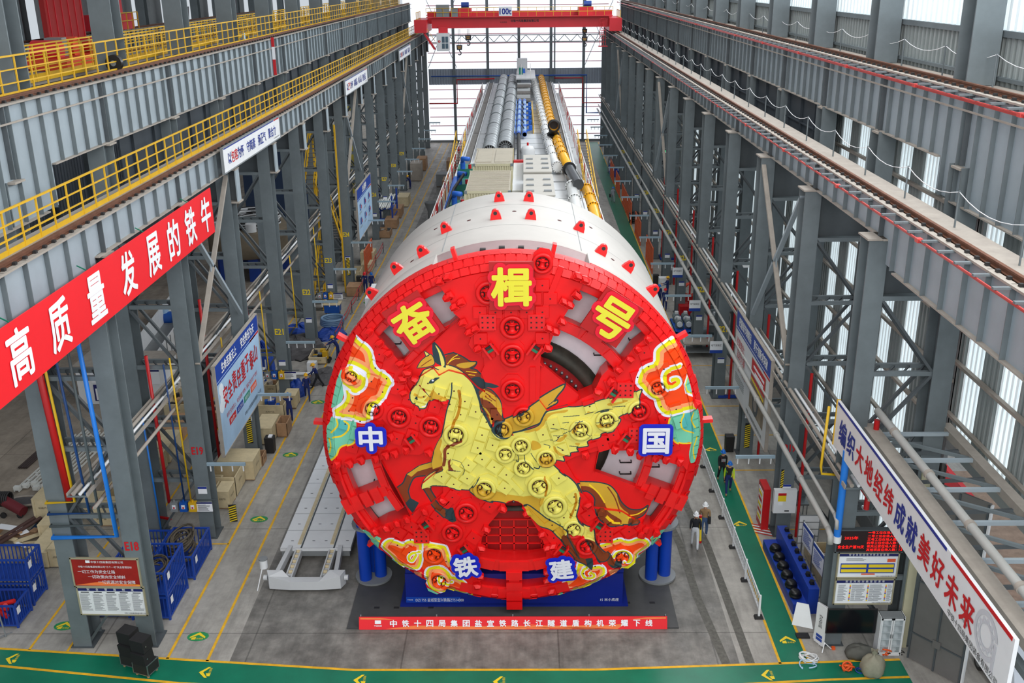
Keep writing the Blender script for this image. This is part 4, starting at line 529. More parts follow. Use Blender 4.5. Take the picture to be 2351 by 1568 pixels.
def slab(polys, y0, y1, mat, bevel=.0, name='slab'):
    """flat plate with holes: outlines (even-odd) in the x-z plane, between depths y0 < y1"""
    cu = bpy.data.curves.new('s', 'CURVE'); cu.dimensions = '2D'; cu.fill_mode = 'BOTH'; cu.extrude = (y1 - y0) / 2 - bevel; cu.bevel_depth = bevel; cu.bevel_resolution = 0; cu.offset = -bevel
    for p in polys:
        sp = cu.splines.new('POLY'); sp.points.add(len(p) - 1); sp.use_cyclic_u = True
        for q, a in zip(sp.points, p): q.co = (a[0], a[1], 0, 1)
    ob = bpy.data.objects.new('s', cu); COL.objects.link(ob); dg = bpy.context.evaluated_depsgraph_get()
    me = bpy.data.meshes.new_from_object(ob.evaluated_get(dg)); bpy.data.objects.remove(ob); bpy.data.curves.remove(cu)
    mb = MB(); mb.mesh(me, mat, MX(((1, 0, 0, 0), (0, 0, -1, (y0 + y1) / 2), (0, 1, 0, 0), (0, 0, 0, 1)))); bpy.data.meshes.remove(me)
    return mb
CM = lambda ps: [(a / 100, b / 100) for a, b in ps]
def circle(r, n=96, z=None): return [(r * cos(2 * pi * i / n), (ZC if z is None else z) + r * sin(2 * pi * i / n)) for i in range(n)]
OPEN = [CM(p) for p in HD['OPEN']]; REC = [CM(p) for p in HD['REC']]
def pin(x, z, p):
    r = False; n = len(p)
    for i in range(n):
        (x0, z0), (x1, z1) = p[i], p[(i + 1) % n]
        if (z0 > z) != (z1 > z) and x < (x1 - x0) * (z - z0) / (z1 - z0) + x0: r = not r
    return r
HEAD = thing('cutterhead', (0, 0, 0), 'huge round red cutterhead painted with a leaping yellow winged horse', 'cutterhead')
# head body: raised spokes, side walls of the openings
def face_plate():
    from mathutils.geometry import delaunay_2d_cdt
    vs, es = [], []
    for p in [circle(RF, 120)] + OPEN + REC:
        k = len(vs); n = len(p); vs += [V(q) for q in p]; es += [(k + i, k + (i + 1) % n) for i in range(n)]
    ov, oe, of, *_ = delaunay_2d_cdt(vs, es, [], 0, 1e-4)
    keep = []
    for f in of:
        cx, cz = sum(ov[i].x for i in f) / 3, sum(ov[i].y for i in f) / 3
        if hypot(cx, cz - ZC) < RF - .001 and not any(pin(cx, cz, p) for p in OPEN + REC):
            a, b, c = (ov[i] for i in f); keep.append(f if (b - a).cross(c - a) > 0 else f[::-1])
    m = MB(); m.add([(v.x, -.15, v.y) for v in ov], keep, PM)
    cnt = {}
    for f in keep:
        for i in range(3): cnt[(f[i], f[(i + 1) % 3])] = 1
    bd = [e for e in cnt if (e[1], e[0]) not in cnt]
    for a, b in bd: m.add([(ov[a].x, -.15, ov[a].y), (ov[b].x, -.15, ov[b].y), (ov[b].x, .75, ov[b].y), (ov[a].x, .75, ov[a].y)], [(3, 2, 1, 0)], hred)
    return m.build('face_plate', HEAD)
face_plate()
for p in REC:
    m = MB()
    cx, cz = sum(a for a, _ in p) / len(p), sum(b for _, b in p) / len(p)
    q = [(cx + (a - cx) * 1.015, cz + (b - cz) * 1.015) for a, b in p]
    k = slab([q], .02, .3, PM); m.add(k.v, k.f, PM); m.build('cover_plate', HEAD)
# bevelled rim band with brick-like wear blocks
m = MB(); TY = MX(((1, 0, 0, 0), (0, 0, 1, 0), (0, 1, 0, ZC), (0, 0, 0, 1)))
m.lathe([(RF - .02, .7), (RF - .02, -.1), (RF + .06, -.14), (RB - .12, .12), (RB, .42), (RB, 1.05), (RB - .5, 1.05)], PM, 144, TY, smooth=False)
m.build('rim_band', HEAD)
m = MB()
for ring, (r0, y0, r1, y1) in enumerate(((RF + .02, -.15, RF + .26, .0), (RF + .28, .0, RB - .02, .3), (RB - .01, .34, RB + .03, .66))):
    n = 118
    for i in range(n):
        a = 2 * pi * (i + (.5 if ring % 2 else 0)) / n; da = 2 * pi / n * .42
        if not (pi * .12 < a < pi * .88 or -.2 < sin(a) < .98 and ring < 2) and i % 3: continue
        d = .045; vs = []
        for rr, yy in ((r0, y0), (r1, y1)):
            for aa in (a - da, a + da):
                for off in (0, d): vs.append(((rr + off * .6) * cos(aa), yy - off * .8, ZC + (rr + off * .6) * sin(aa)))
        m.add(vs, [(1, 3, 7, 5), (0, 1, 5, 4), (2, 6, 7, 3), (0, 2, 3, 1), (4, 5, 7, 6)], PM)
tag(m.build('wear_blocks', HEAD), kind='stuff')
# hard-faced tiles on the spokes, with a bolt hole each
CUT = [(a / 100, b / 100, c / 100) for a, b, c in HD['CUT']]
SIGNS = [('奋', -3.48, 12.56, 33, 1.34), ('楫', .03, 13.85, 0, 1.36), ('号', 3.58, 12.65, -33, 1.34), ('中', -5.27, 7.99, 0, .95), ('国', 5.33, 7.85, 0, .98), ('铁', -1.89, 2.45, 8, .86), ('建', 1.85, 2.31, 8, .86)]
m = MB(); hole = M('bolt_hole', (70, 12, 14), .7, 0, 0); nt_ = 0
def clear(x, z, pad=.0):
    if hypot(x, z - ZC) > RF - .12: return False
    if any(pin(x, z, p) for p in OPEN + REC): return False
    return not any(hypot(x - a, z - b) < c * 1.02 + pad for a, b, c in CUT)
for k in range(5):
    th = pi / 2 + 2 * pi * k / 5; ca, sa = cos(th), sin(th)
    for iu in range(-7, 8):
        for iv in range(-1, 14):
            w_, h_ = .56, .5; u = (iu + .5 * (iv % 2)) * w_; v = .2 + iv * h_
            if abs(atan2(u, max(v, .01))) > pi / 5: continue
            pts = [(u + a * w_ * .455, v + b * h_ * .455) for a, b in ((-1, -1), (1, -1), (1, 1), (-1, 1))]
            W = [(b * ca + a * sa, ZC + b * sa - a * ca) for a, b in pts]; c0 = (v * ca + u * sa, ZC + v * sa - u * ca)
            if not (clear(*c0, .06) and sum(clear(x, z, -.06) for x, z in W) == 4): continue
            sq = lambda t: [(c0[0] + (x - c0[0]) * t, c0[1] + (z - c0[1]) * t) for x, z in W]
            a4, b4 = sq(1), sq(.93); vs = [(x, -.14, z) for x, z in a4] + [(x, -.24, z) for x, z in b4]
            m.add(vs, [(4, 5, 6, 7), (0, 1, 5, 4), (1, 2, 6, 5), (2, 3, 7, 6), (3, 0, 4, 7)], PM)
            m.add([(c0[0] + .032 * cos(t * pi / 4), -.243, c0[1] + .032 * sin(t * pi / 4)) for t in range(8)], [tuple(range(8))], hole)
tag(m.build('wear_plates', HEAD), kind='stuff')
# disc cutters: octagonal saddle, ring, dark pocket, hourglass roller
pocket = M('cutter_pocket', (52, 10, 12), .8, 0, .2, 3)
CN = [0]
def cutter(x, z, r):
    CN[0] += 1
    a = atan2(z - ZC, x); e = hypot(x, z - ZC); ax = a if e > 1.6 else a + .6
    T = MX.Translation((x, -.13, z)) @ MX(((1, 0, 0, 0), (0, 0, -1, 0), (0, 1, 0, 0), (0, 0, 0, 1))) @ MX.Rotation(ax, 4, 'Z')
    k = MB()
    if e > 1.5: k.prism([(r * (1.12 if abs(u) > .5 else 1.02) * u * 1.0, r * v * 1.0) for u, v in ((1.25, -.42), (1.25, .42), (.75, .95), (-.75, .95), (-1.25, .42), (-1.25, -.42), (-.75, -.95), (.75, -.95))], .05 + .005 * (CN[0] % 9), PM, T)
    k.lathe([(r, .0), (r, .16), (r * .95, .2), (r * .72, .2), (r * .62, .12), (r * .6, -.0)], PM, 32, T)
    o = k.build('disc_cutter', HEAD)
    k = MB(); k.lathe([(r * .61, .13), (r * .56, .13)], pocket, 24, T); k.lathe([(r * .56, .128), (0, .128)], PM, 24, T); k.lathe([(r * 1.0, .165), (r * .985, .165)], pocket, 32, T); k.build('pocket', o)
    for q in (-1, 1):
        k = MB(); k.lathe([(r * .13, .13), (r * .13, .2), (0, .2)], PM, 8, T @ MX.Translation((0, q * r * .43, 0))); k.lathe([(r * .2, .1315), (r * .14, .1315)], pocket, 10, T @ MX.Translation((0, q * r * .43, 0))); k.build('retainer', o)
    k = MB(); k.box((0, 0, .1295), (r * 1.0, r * .78, .003), pocket, T); s = r * .47; A = T @ MX.Translation((0, 0, .17)) @ MX.Rotation(pi / 2, 4, 'Y')
    k.lathe([(.05, -s * 1.05), (s * .32, -s * 1.05), (s * .36, -s * .86), (s * .88, -s * .8), (s * .9, -s * .66), (s * .6, -s * .5), (s * .46, -s * .2), (s * .46, s * .2), (s * .6, s * .5), (s * .9, s * .66), (s * .88, s * .8), (s * .36, s * .86), (s * .32, s * 1.05), (.05, s * 1.05)], PM, 18, A, False)
    k.build('roller', o)
for c in CUT: cutter(*c)
# scraper teeth along the openings
def tooth(x, z):
    best = None
    for p in OPEN + REC:
        n = len(p)
        for i in range(n):
            a, b = V(p[i]), V(p[(i + 1) % n]); d = b - a; t = max(0, min(1, (V((x, z)) - a).dot(d) / max(d.dot(d), 1e-6))); q = a + d * t; ds = (V((x, z)) - q).length
            if best is None or ds < best[0]: best = (ds, d.normalized(), p)
    d = best[1]; n = V((-d.y, d.x))
    if not pin(x + n.x * .5, z + n.y * .5, best[2]): n = -n
    T = basis((x, -.16, z), (d.x, 0, d.y), (n.x, 0, n.y))
    if T.col[2][1] > 0: T = basis((x, -.16, z), (-d.x, 0, -d.y), (n.x, 0, n.y))
    k = MB(); T = T @ MX.Diagonal((.64, .66, .9, 1)); k.prism([(-.2, -.22), (.2, -.22), (.23, .05), (.12, .26), (-.12, .26), (-.23, .05)], .2, PM, T)
    k.add([(-.17, -.18, .2), (.17, -.18, .2), (.19, .04, .2), (.1, .24, .2), (-.1, .24, .2), (-.19, .04, .2), (0, -.06, .3), (0, .2, .3)], [(0, 1, 6), (1, 2, 7, 6), (2, 3, 7), (3, 4, 7), (4, 5, 7), (5, 0, 6, 7)], PM, T=T)
    k.build('scraper_tooth', HEAD)
for a, b in HD['PICK']: tooth(a / 100, b / 100)
for a, b in HD['DOTP']:
    k = MB(); x, z = a / 100, b / 100; k.bb(x - .3, x + .3, -.29, -.12, z - .3, z + .3, hred)
    for i in (-1, 0, 1):
        for j in (-1, 0, 1): k.box((x + i * .19, -.293, z + j * .19), (.06, .01, .06), hole)
    k.build('bolt_plate', HEAD)
for a, b in HD['CLAMP']:
    k = MB(); x, z = a / 100, b / 100; s = 1 if x > 0 else -1
    T = MX.Translation((x, -.2, z)) @ MX.Rotation(s * .6, 4, 'Y')
    for q in (-.16, .16): k.box((q, -.1, 0), (.07, .26, .55), hred, T)
    k.box((0, -.12, 0), (.3, .06, .1), M('bolt_green', (30, 120, 84), .4), T); k.box((0, -.1, .14), (.4, .08, .08), black, T); k.build('joint_clamp', HEAD)
for p in HD['STRIP']:
    (x0, z0), (x1, z1) = CM(p)[0], CM(p)[-1]; k = MB(); k.bar((x0, -.17, z0), (x1, -.17, z1), .2, .12, PM, up=(0, 1, 0)); k.build('grip_strip', HEAD)
# bars that bridge the openings
def arcbar(r, a0, a1, w, name='ring_bar', y0=.1, y1=.6, n=8):
    k = MB(); a0, a1 = R(a0), R(a1)
    k.lathe([(r - w / 2, y0), (r + w / 2, y0), (r + w / 2, y1), (r - w / 2, y1), (r - w / 2, y0)], hred, n, TY, False, a0, a1)
    for i in range(3):
        a = a0 + (a1 - a0) * (i + .5) / 3; T = MX.Translation((r * cos(a), y0, ZC + r * sin(a))) @ MX.Rotation(pi / 2 - a, 4, 'Y')
        k.box((0, -.03, 0), ((a1 - a0) * r / 3.6, .08, w * .8), hred, T)
    k.build(name, HEAD)
def rbar(a, r0, r1, w, y0=.0, y1=.8):
    a = R(a); k = MB(); k.bar((r0 * cos(a), (y0 + y1) / 2, ZC + r0 * sin(a)), (r1 * cos(a), (y0 + y1) / 2, ZC + r1 * sin(a)), w, y1 - y0, hred, up=(0, 1, 0))
    for q in (.25, .5, .75, .97):
        r = r0 + (r1 - r0) * q; T = MX.Translation((r * cos(a), y0, ZC + r * sin(a))) @ MX.Rotation(pi / 2 - a, 4, 'Y'); k.box((0, -.05, 0), (w * 1.5, .16, .34), hred, T)
    k.build('spoke_bar', HEAD)
arcbar(4.95, 108, 146, .42); arcbar(4.95, 34, 72, .42); arcbar(5.25, -34, 0, .34); arcbar(5.3, 180, 214, .34); arcbar(5.4, 248, 292, .5, y0=-.1)
arcbar(6.55, 108, 146, .28, 'rim_bar'); arcbar(6.55, 34, 72, .28, 'rim_bar'); arcbar(6.6, -37, 2, .22, 'rim_bar'); arcbar(6.6, 178, 217, .22, 'rim_bar'); arcbar(6.62, 250, 290, .5, 'rim_bar', -.12)
rbar(126, 5, 6.6, .62); rbar(54, 5, 6.6, .62); rbar(-22, 5.3, 7.0, .42); rbar(203, 5.3, 7.0, .42); rbar(270, 5.3, 7.2, .42, -.15)
for a in (90, 18, -54, 234, 162):   # lifting eyes on the rim
    for s in (-1, 1):
        t = R(a + s * 14 + (2 if a == 90 else 0)); k = MB(); k.bar((RB * cos(t), .75, ZC + RB * sin(t)), ((RB + .42) * cos(t), .75, ZC + (RB + .42) * sin(t)), .14, .34, hred, up=(0, 1, 0)); k.build('rim_lug', HEAD)
# chamber behind the face
bulk = M('bulkhead_grey', (222, 216, 222), .5, 0, .12, .7)
m = MB(); m.lathe([(6.7, 1.15), (0, 1.15)], bulk, 64, TY); m.lathe([(6.75, .7), (6.75, 1.15)], hred, 64, TY); m.build('bulkhead', HEAD)
m = MB(); ringm = M('seal_ring', (58, 58, 50), .6, .3, .4, 2); m.lathe([(3.3, .95), (3.3, .8), (3.68, .8), (3.72, .95), (3.86, 1.0), (3.86, 1.15)], ringm, 64, TY); m.lathe([(3.3, .95), (0, .95)], dred, 64, TY); m.build('drive_ring', HEAD)
m = MB(); bolt = M('bolt_steel', (150, 156, 160), .3, .8, .1, 3)
for j, r in enumerate((2.6, 2.82, 3.05)):
    for i in range(76):
        a = 2 * pi * (i + .5 * (j % 2)) / 76; m.lathe([(.06, .95), (.06, .82), (0, .82)], bolt, 6, MX.Translation((r * cos(a), 0, ZC + r * sin(a))) @ MX(((1, 0, 0, 0), (0, 0, 1, 0), (0, 1, 0, 0), (0, 0, 0, 1))))
tag(m.build('drive_bolts', HEAD), kind='stuff')
m = MB()
for i in range(-3, 4): m.bb(i * .55 - .03, i * .55 + .03, .7, .78, 2.3, 3.8, hred)
for i in range(5): m.bb(-2.1, 2.1, .7, .78, 2.35 + i * .36, 2.4 + i * .36, hred)
m.bb(-2.2, 2.2, .78, .8, 2.2, 4.15, dred); m.bb(-2.2, 2.2, 1.0, 1.05, .6, 2.2, dred); m.build('muck_grille', HEAD)
m = MB()
for cx, cz in ((4.4, 6.2), (4.4, 5.7), (4.4, 5.2), (5.5, 6.0), (-5.3, 5.4), (3.3, 10.7), (4.6, 11.3), (-4.4, 11.2), (-3.2, 11.4), (-5.0, 10.6), (2.7, 11.6), (5.2, 10.4)): m.path([(cx - .22, 1.15, cz), (cx - .22, .95, cz), (cx + .22, .95, cz), (cx + .22, 1.15, cz)], .03, black, 5)
m.build('grab_handle', HEAD)
# raised characters on their plates
cy_, cr_, cb_, cw_ = M('character_yellow', (226, 216, 52), .4, 0, 0), M('character_crimson', (226, 0, 40), .4, 0, 0), M('character_blue', (14, 30, 190), .4, 0, 0), M('character_white', (226, 226, 236), .4, 0, 0)
sgp = M('sign_plate_red', (176, 6, 8), .5, 0, .05, 1)
def offset_outline(k, ch, T, sz, mat, d, z0, z1):
    v0, f0 = glyphs(ch); x0, x1, y0, y1 = min(v[0] for v in v0), max(v[0] for v in v0), min(v[1] for v in v0), max(v[1] for v in v0)
    s = sz / max(x1 - x0, y1 - y0); cx, cy = (x0 + x1) / 2, (y0 + y1) / 2; k2 = MB()
    # copies of the strokes shifted round a small circle make the bold stroke and its border
    for kk, n, dd, z, mm in ((k, 24, d + .05, z0, mat), (k2, 16, .045 * sz / 1.3, z1, cw_ if mat is cb_ else cy_)):
        for i in range(n):
            t = 2 * pi * i / n; kk.add([((v[0] - cx) * s + dd * cos(t), (v[1] - cy) * s + dd * sin(t), z + .0008 * i) for v in v0], f0, mm, T=T)
    return k2
for ch, x, z, rot, sz in SIGNS:
    T = basis((x, -.5, z), (cos(R(rot)), 0, sin(R(rot))), (-sin(R(rot)), 0, cos(R(rot)))); big = sz > 1.2
    k = MB(); q = sz * .58 if big else sz * .5
    hh = q * 1.12 if big else q
    k.box((0, 0, -.1), (2 * q, 2 * hh, .12), sgp, T); k.box((0, 0, -.3), (.5, .5, .4), sgp, T); o = k.build('character_plate', HEAD); o['label'] = 'plate with the character %s' % ch
    k = MB(); k2 = offset_outline(k, ch, T, sz * (1 if big else 1.0), cr_ if big else cb_, .14 if big else .12, .0, .06); k.build('character_border', o); k2.build('character', o)
# ================================================================ shield, cradle, back-up trailers
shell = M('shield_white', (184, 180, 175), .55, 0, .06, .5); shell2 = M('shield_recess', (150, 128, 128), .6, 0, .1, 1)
SH = thing('shield', (0, 0, 0), 'pale grey cylindrical shield body right behind the red cutterhead', 'tunnelling shield')
RS = 7.12
m = MB()
m.lathe([(RS - .9, 1.9), (RS - .5, 1.75), (RS - .1, 2.95), (RS, 3.0), (RS, 11.6), (RS - .12, 11.9), (RS - 1.4, 12.2), (RS - 1.4, 11)], shell, 144, TY)
g0, g1 = R(90 - 24), R(90 + 24)
m.lathe([(RS - .5, 1.35), (RS, 1.35), (RS, 3.0)], shell, 110, TY, True, g1, g0 + 2 * pi)
m.build('shell', SH)
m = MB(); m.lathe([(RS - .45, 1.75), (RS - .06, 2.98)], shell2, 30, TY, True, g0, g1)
for a in (g0, g1): m.add([((RS - .6) * cos(a), 1.35, ZC + (RS - .6) * sin(a)), (RS * cos(a), 1.35, ZC + RS * sin(a)), (RS * cos(a), 3, ZC + RS * sin(a)), ((RS - .6) * cos(a), 3, ZC + (RS - .6) * sin(a))], [(0, 1, 2, 3)], shell)
for a in (-9, -3, 3, 9): t = R(90 + a); m.box((6.9 * cos(t), 2.3, ZC + 6.9 * sin(t)), (.22, .22, .16), black)
m.build('top_recess', SH)
m = MB(); m.lathe([(RS - .1, 1.2), (RS + .06, 1.2), (RS + .06, 1.42), (RS - .1, 1.42), (RS - .1, 1.2)], hred, 110, TY, True, g1, g0 + 2 * pi); m.build('front_ring', SH)
m = MB()
for k in range(5): m.lathe([(RS - .33, 1.5 + .09 * k), (RS - .28, 1.5 + .09 * k), (RS - .28, 1.55 + .09 * k)], shell, 20, TY, True, R(76), R(104))
m.build('seal_wire', SH)
for y in (5.2, 9.0):
    m = MB()
    m.lathe([(RS + .004, y - .01), (RS + .004, y + .01)], grey, 60, TY, True, R(20), R(160)); m.build('weld_seam', SH)
for a in (68, 112, 30, 150):
    t = R(a); m = MB(); m.bar((RS * cos(t), 3.0, ZC + RS * sin(t)), (RS * cos(t), 11.6, ZC + RS * sin(t)), .03, .012, grey); m.build('weld_seam', SH)
def lug(y, a):
    t = R(a); T = MX.Translation(((RS - .03) * cos(t), y, ZC + (RS - .03) * sin(t))) @ MX.Rotation(pi / 2 - t, 4, 'Y') @ MX.Rotation(pi / 2, 4, 'X')
    k = MB(); pr = [(-.24, 0), (.24, 0), (.2, .22)] + [(.16 * cos(q * pi / 8) , .3 + .16 * sin(q * pi / 8)) for q in range(9)] + [(-.2, .22)]
    k.prism(pr, .22, hred, T @ MX.Translation((0, 0, -.11))); k.lathe([(.08, -.115), (.0, -.115)], black, 10, T @ MX.Translation((0, .3, 0))); k.lathe([(.08, .115), (.0, .115)], black, 10, T @ MX.Translation((0, .3, 0)))
    k.build('lifting_lug', SH)
for a in (95.5, 84.0, 112.5, 67.5): lug(6.3, a)
for a in (95, 84.5): lug(9.8, a)
for a in (119, 61, 129.5, 50.5, 141, 39.5): lug(3.9 if a in (119, 61) else 4.2, a)
m = MB()
for y, a in ((7.6, 89.5), (7, 105), (7, 74), (4.2, 124), (4.2, 56), (8, 118), (8, 62)):
    t = R(a); m.tube(((RS - .05) * cos(t), y, ZC + (RS - .05) * sin(t)), ((RS + .012) * cos(t), y, ZC + (RS + .012) * sin(t)), .09, hole, 12)
m.build('grout_port', SH)
# blue cradle with lettering, base plate, jack posts
cr = M('cradle_blue', (8, 32, 128), .45, 0, .06, 1); cr2 = M('cradle_band', (16, 66, 168), .45, 0, 0)
CR = thing('cradle', (0, 0, 0), 'dark blue steel cradle under the shield, lettered in white', 'cradle')
m = MB(); m.bb(-4.42, 4.38, .42, 5.2, .12, 1.5, cr); 
for s in (-1, 1):
    vs = [(s * 4.4, y, .12) for y in (.5, 11.5)]; m.bb(min(s * 4.4, s * 3.6), max(s * 4.4, s * 3.6), .5, 11.5, 1.5, 2.0, cr)
m.bb(-4.4, 4.38, 5.2, 11.5, .12, 1.0, cr); m.build('cradle_block', CR)
m = MB(); m.bb(-4.65, 4.6, .25, 11.7, .06, .12, cr); m.build('foot_plate', CR)
TF = lambda x, y, z: basis((x, y, z), (1, 0, 0), (0, 0, 1))
m = MB(); m.bb(-4.42, -2.2, .405, .42, .16, .42, cr2); T = TF(0, .4, 0)
text(m, 'DZ1755 盐城至宜兴铁路ZTS14300', T, -3.05, .29, 1.95, .17, paper); text(m, '15 米小底座', T, 3.85, .29, .75, .14, paper); text(m, '中铁装备', T, -4.25, .3, .22, .05, paper); m.build('lettering', CR)
plate = M('base_plate_steel', (74, 74, 74), .6, .2, .2, .7)
m = MB(); m.bb(-6.6, 6.45, -1.15, 13, 0, .06, plate)
for x in (-5.6, -4.8, -3.4, 3.7, 4.6, 5.6): m.box((x, .2 + .3 * (x > 0), .064), (.22, .12, .01), black)
tag(m.build('base_plate'), 'dark steel plate lying on the floor under the cradle', 'steel plate')
pb = M('post_blue', (12, 64, 176), .35, 0, .08, 1)
for s, xs, lab in ((-1, (-6.35, -5.72), 'left'), (1, (5.8, 6.3), 'right')):
    t = thing('jack_post', ((xs[0] + xs[1]) / 2, 2.4, .06), 'blue triple pipe support post under the %s side of the shield' % lab, 'support post', 'blue pipe posts under the shield')
    for dx, dy in ((-.3, -.2), (.3, .1), (0, .5)):
        k = MB(); k.tube((dx, dy, .06), (dx, dy, 4.9), .26, pb, 20); k.build('pipe', t)
    k = MB(); k.tube((0, .1, 0), (0, .1, .08), .78, grey, 24); k.build('base_flange', t)
    k = MB(); k.tube((0, .1, 2.55), (0, .1, 2.65), .78, grey, 24); k.build('middle_flange', t)
    k = MB(); k.bb(-.5, .5, -.3, .8, 4.85, 5.0, pb); k.build('head_plate', t)
# back-up trailers
tw = M('trailer_white', (200, 202, 204), .5, 0, .05, .8); rail_w = M('rail_white', (230, 228, 226), .5, 0, .05, 2)
dkgut = M('walkway_grating', (104, 100, 96), .7, .2, .35, 5)
ZD = 10.0
for i, (ya, yb) in enumerate(((15.5, 38), (38.4, 62), (62.4, 86), (86.4, 110))):
    t = thing('backup_trailer', (0, ya, 0), '%s white back-up trailer behind the shield' % ORD[i], 'trailer', 'white back-up trailers of the machine')
    L = yb - ya; m = MB(); m.bb(-4.6, 4.35, 0, L, ZD - .25, ZD, tw); m.bb(-4.75, -4.6, 0, L, ZD - .5, ZD + .1, tw); m.bb(4.35, 4.5, 0, L, ZD - .5, ZD + .1, tw)
    for k in range(8): m.bb(-3.3, 3.4, k * L / 8, k * L / 8 + .06, ZD, ZD + .02, grey)
    m.build('deck', t)
    for k in range(4):
        for s in (-1, 1):
            f = MB(); f.bb(s * 4.5 - .2, s * 4.5 + .2, .6 + k * (L - 1.6) / 3, 1.1 + k * (L - 1.6) / 3, .5, ZD - .25, tw); f.build('leg', t)
    f = MB()
    for s in (-1, 1): f.bb(s * 4.5 - .5, s * 4.5 + .5, 0, L, 0, .6, tw); f.bb(s * 5.0 - .6, s * 5.0 + .6, 0, L, 5.4, 5.6, tw)
    f.build('side_frame', t)
    for s, x in ((-1, -4.1), (1, 3.85)):
        f = MB(); f.bb(x - .3, x + .3, 0, L, ZD + .01, ZD + .07, dkgut); f.bb(x - .36, x - .3, 0, L, ZD, ZD + .22, tw); f.bb(x + .3, x + .36, 0, L, ZD, ZD + .22, tw); f.build('walkway_grating', t)
    for s, x in ((-1, -5.35), (1, 5.3)):
        f = MB(); y = 0
        for z in (.55, 1.1): f.bar((x, 0, 9.0 + z), (x, L, 9.0 + z), .045, .045, rail_w)
        while y < L: f.bar((x, y, 8.6), (x, y, 10.1), .05, .05, red if int(y * 2) % 3 == 0 else rail_w); y += 1.1
        f.bb(min(x, x - s * .75), max(x, x - s * .75), 0, L, 8.5, 8.6, tw)
        f.build('guard_rail', t)
        for q in range(2):
            yy = L * (.3 + .4 * q); f = MB(); f.path([(x, yy + .3 * cos(a * pi / 6), 9.7 + .3 * sin(a * pi / 6)) for a in range(12)], .07, red, 6, True); f.build('hand_wheel', t)
galv = M('duct_galvanised', (158, 163, 166), .38, .45, .12, 1.2)
def duct(x, y0, z, r, lab):
    t = thing('ventilation_duct', (x, y0, z), lab, 'duct', 'round ventilation ducts')
    m = MB(); L = 109 - y0
    m.tube((0, .2, 0), (0, L, 0), r, galv, 28, caps=False); m.lathe([(r, L), (r * .97, L)], galv, 28, MX.Rotation(-pi / 2, 4, 'X'))
    y = .2
    while y < L: m.lathe([(r, -.05), (r + .04, -.03), (r + .04, .03), (r, .05)], galv, 28, MX.Translation((0, y, 0)) @ MX.Rotation(-pi / 2, 4, 'X')); y += 1.4
    m.build('duct_tube', t)
    m = MB(); y = 6.
    while y < L: m.lathe([(r + .01, -.1), (r + .055, -.08), (r + .055, .08), (r + .01, .1)], M('duct_band', (88, 92, 94), .5, .3), 28, MX.Translation((0, y, 0)) @ MX.Rotation(-pi / 2, 4, 'X')); y += 7.2
    m.build('joint_band', t)
    m = MB(); m.lathe([(r * .96, 0), (0, .0)], black, 28, MX.Translation((0, .45, 0)) @ MX.Rotation(-pi / 2, 4, 'X')); m.build('fan_mouth', t)
    m = MB()
    for k in range(8): a = k * pi / 8; m.bar((-r * cos(a), .2, -r * sin(a)), (r * cos(a), .2, r * sin(a)), .025, .025, galv)
    for q in (.3, .6, .95): m.path([(r * q * cos(a * pi / 10), .2, r * q * sin(a * pi / 10)) for a in range(20)], .015, galv, 4, True)
    m.build('fan_grille', t)
    m = MB(); y = 3.
    while y < L: m.bb(-r * .8, r * .8, y - .1, y + .1, ZD - z + .0, -r * .7, tw); y += 6
    m.build('saddle', t)
duct(-2.35, 47, 10.72, .6, 'left grey ribbed ventilation duct lying along the trailers'); duct(-1.1, 49, 10.75, .62, 'right grey ribbed ventilation duct with its fan mouth beside the blue pipes')
# flanged slurry pipes
wp = M('pipe_white', (224, 226, 226), .35, 0, .05, 1); yp = M('pipe_yellow', (236, 172, 30), .35, 0, .05, 1); bp = M('pipe_blue', (28, 96, 196), .4, 0, .08, 2)
def flange(k, p, d, r, mt, bolts=14):
    p, d = V(p), V(d).normalized(); k.tube(p - d * .06, p + d * .06, r, mt, 20)
    a = d.orthogonal().normalized(); b = d.cross(a)
    for i in range(bolts): q = p + (a * cos(2 * pi * i / bolts) + b * sin(2 * pi * i / bolts)) * r * .88; k.tube(q - d * .11, q + d * .11, .035, black, 5)
def slurry(name, lab, pts, r, mt, step=2.6, col=None):
    t = thing(name, pts[0], lab, 'pipe', 'flanged slurry pipes'); o = V(pts[0]); P = [V(p) - o for p in pts]
    k = MB(); k.path(P, r, mt, 16); k.build('pipe_run', t); k = MB()
    for a, b in zip(P, P[1:]):
        n = max(1, int((b - a).length / step))
        for i in range(n): flange(k, a + (b - a) * (i + .0) / n, b - a, r * 1.28, col or mt)
    flange(k, P[-1], P[-1] - P[-2], r * 1.28, col or mt); tag(k.build('flanges', t), kind='stuff')
    k = MB()
    for a, b in zip(P, P[1:]):
        n = int((b - a).length / 7)
        for i in range(1, n): q = a + (b - a) * i / n; k.bb(q.x - .3, q.x + .3, q.y - .08, q.y + .08, ZD - o.z, q.z - r * .9, tw)
    if k.v: k.build('saddle', t)
    return t
slurry('white_slurry_pipe', 'white flanged slurry pipe along the right of the trailers', [(1.75, 108, 10.65), (2.3, 70, 10.65), (2.55, 52, 10.65), (2.75, 45, 10.65), (2.95, 41, 10.6)], .34, wp)
slurry('yellow_slurry_pipe', 'yellow flanged slurry pipe along the right of the trailers', [(2.85, 110, 10.7), (3.05, 69, 10.7), (3.3, 52, 10.8), (3.45, 43, 11.1), (3.75, 38.6, 10.9)], .34, yp)
k = MB(); k.tube((3.75, 38.6, 10.9), (4.1, 32.4, 10.95), .36, M('pipe_black', (62, 66, 70), .35, .3, .2, 2), 20); flange(k, (3.75, 38.5, 10.9), (.3, -6, 0), .5, black); tag(k.build('black_slurry_hose'), 'dark hose section joined to the end of the yellow pipe', 'pipe')
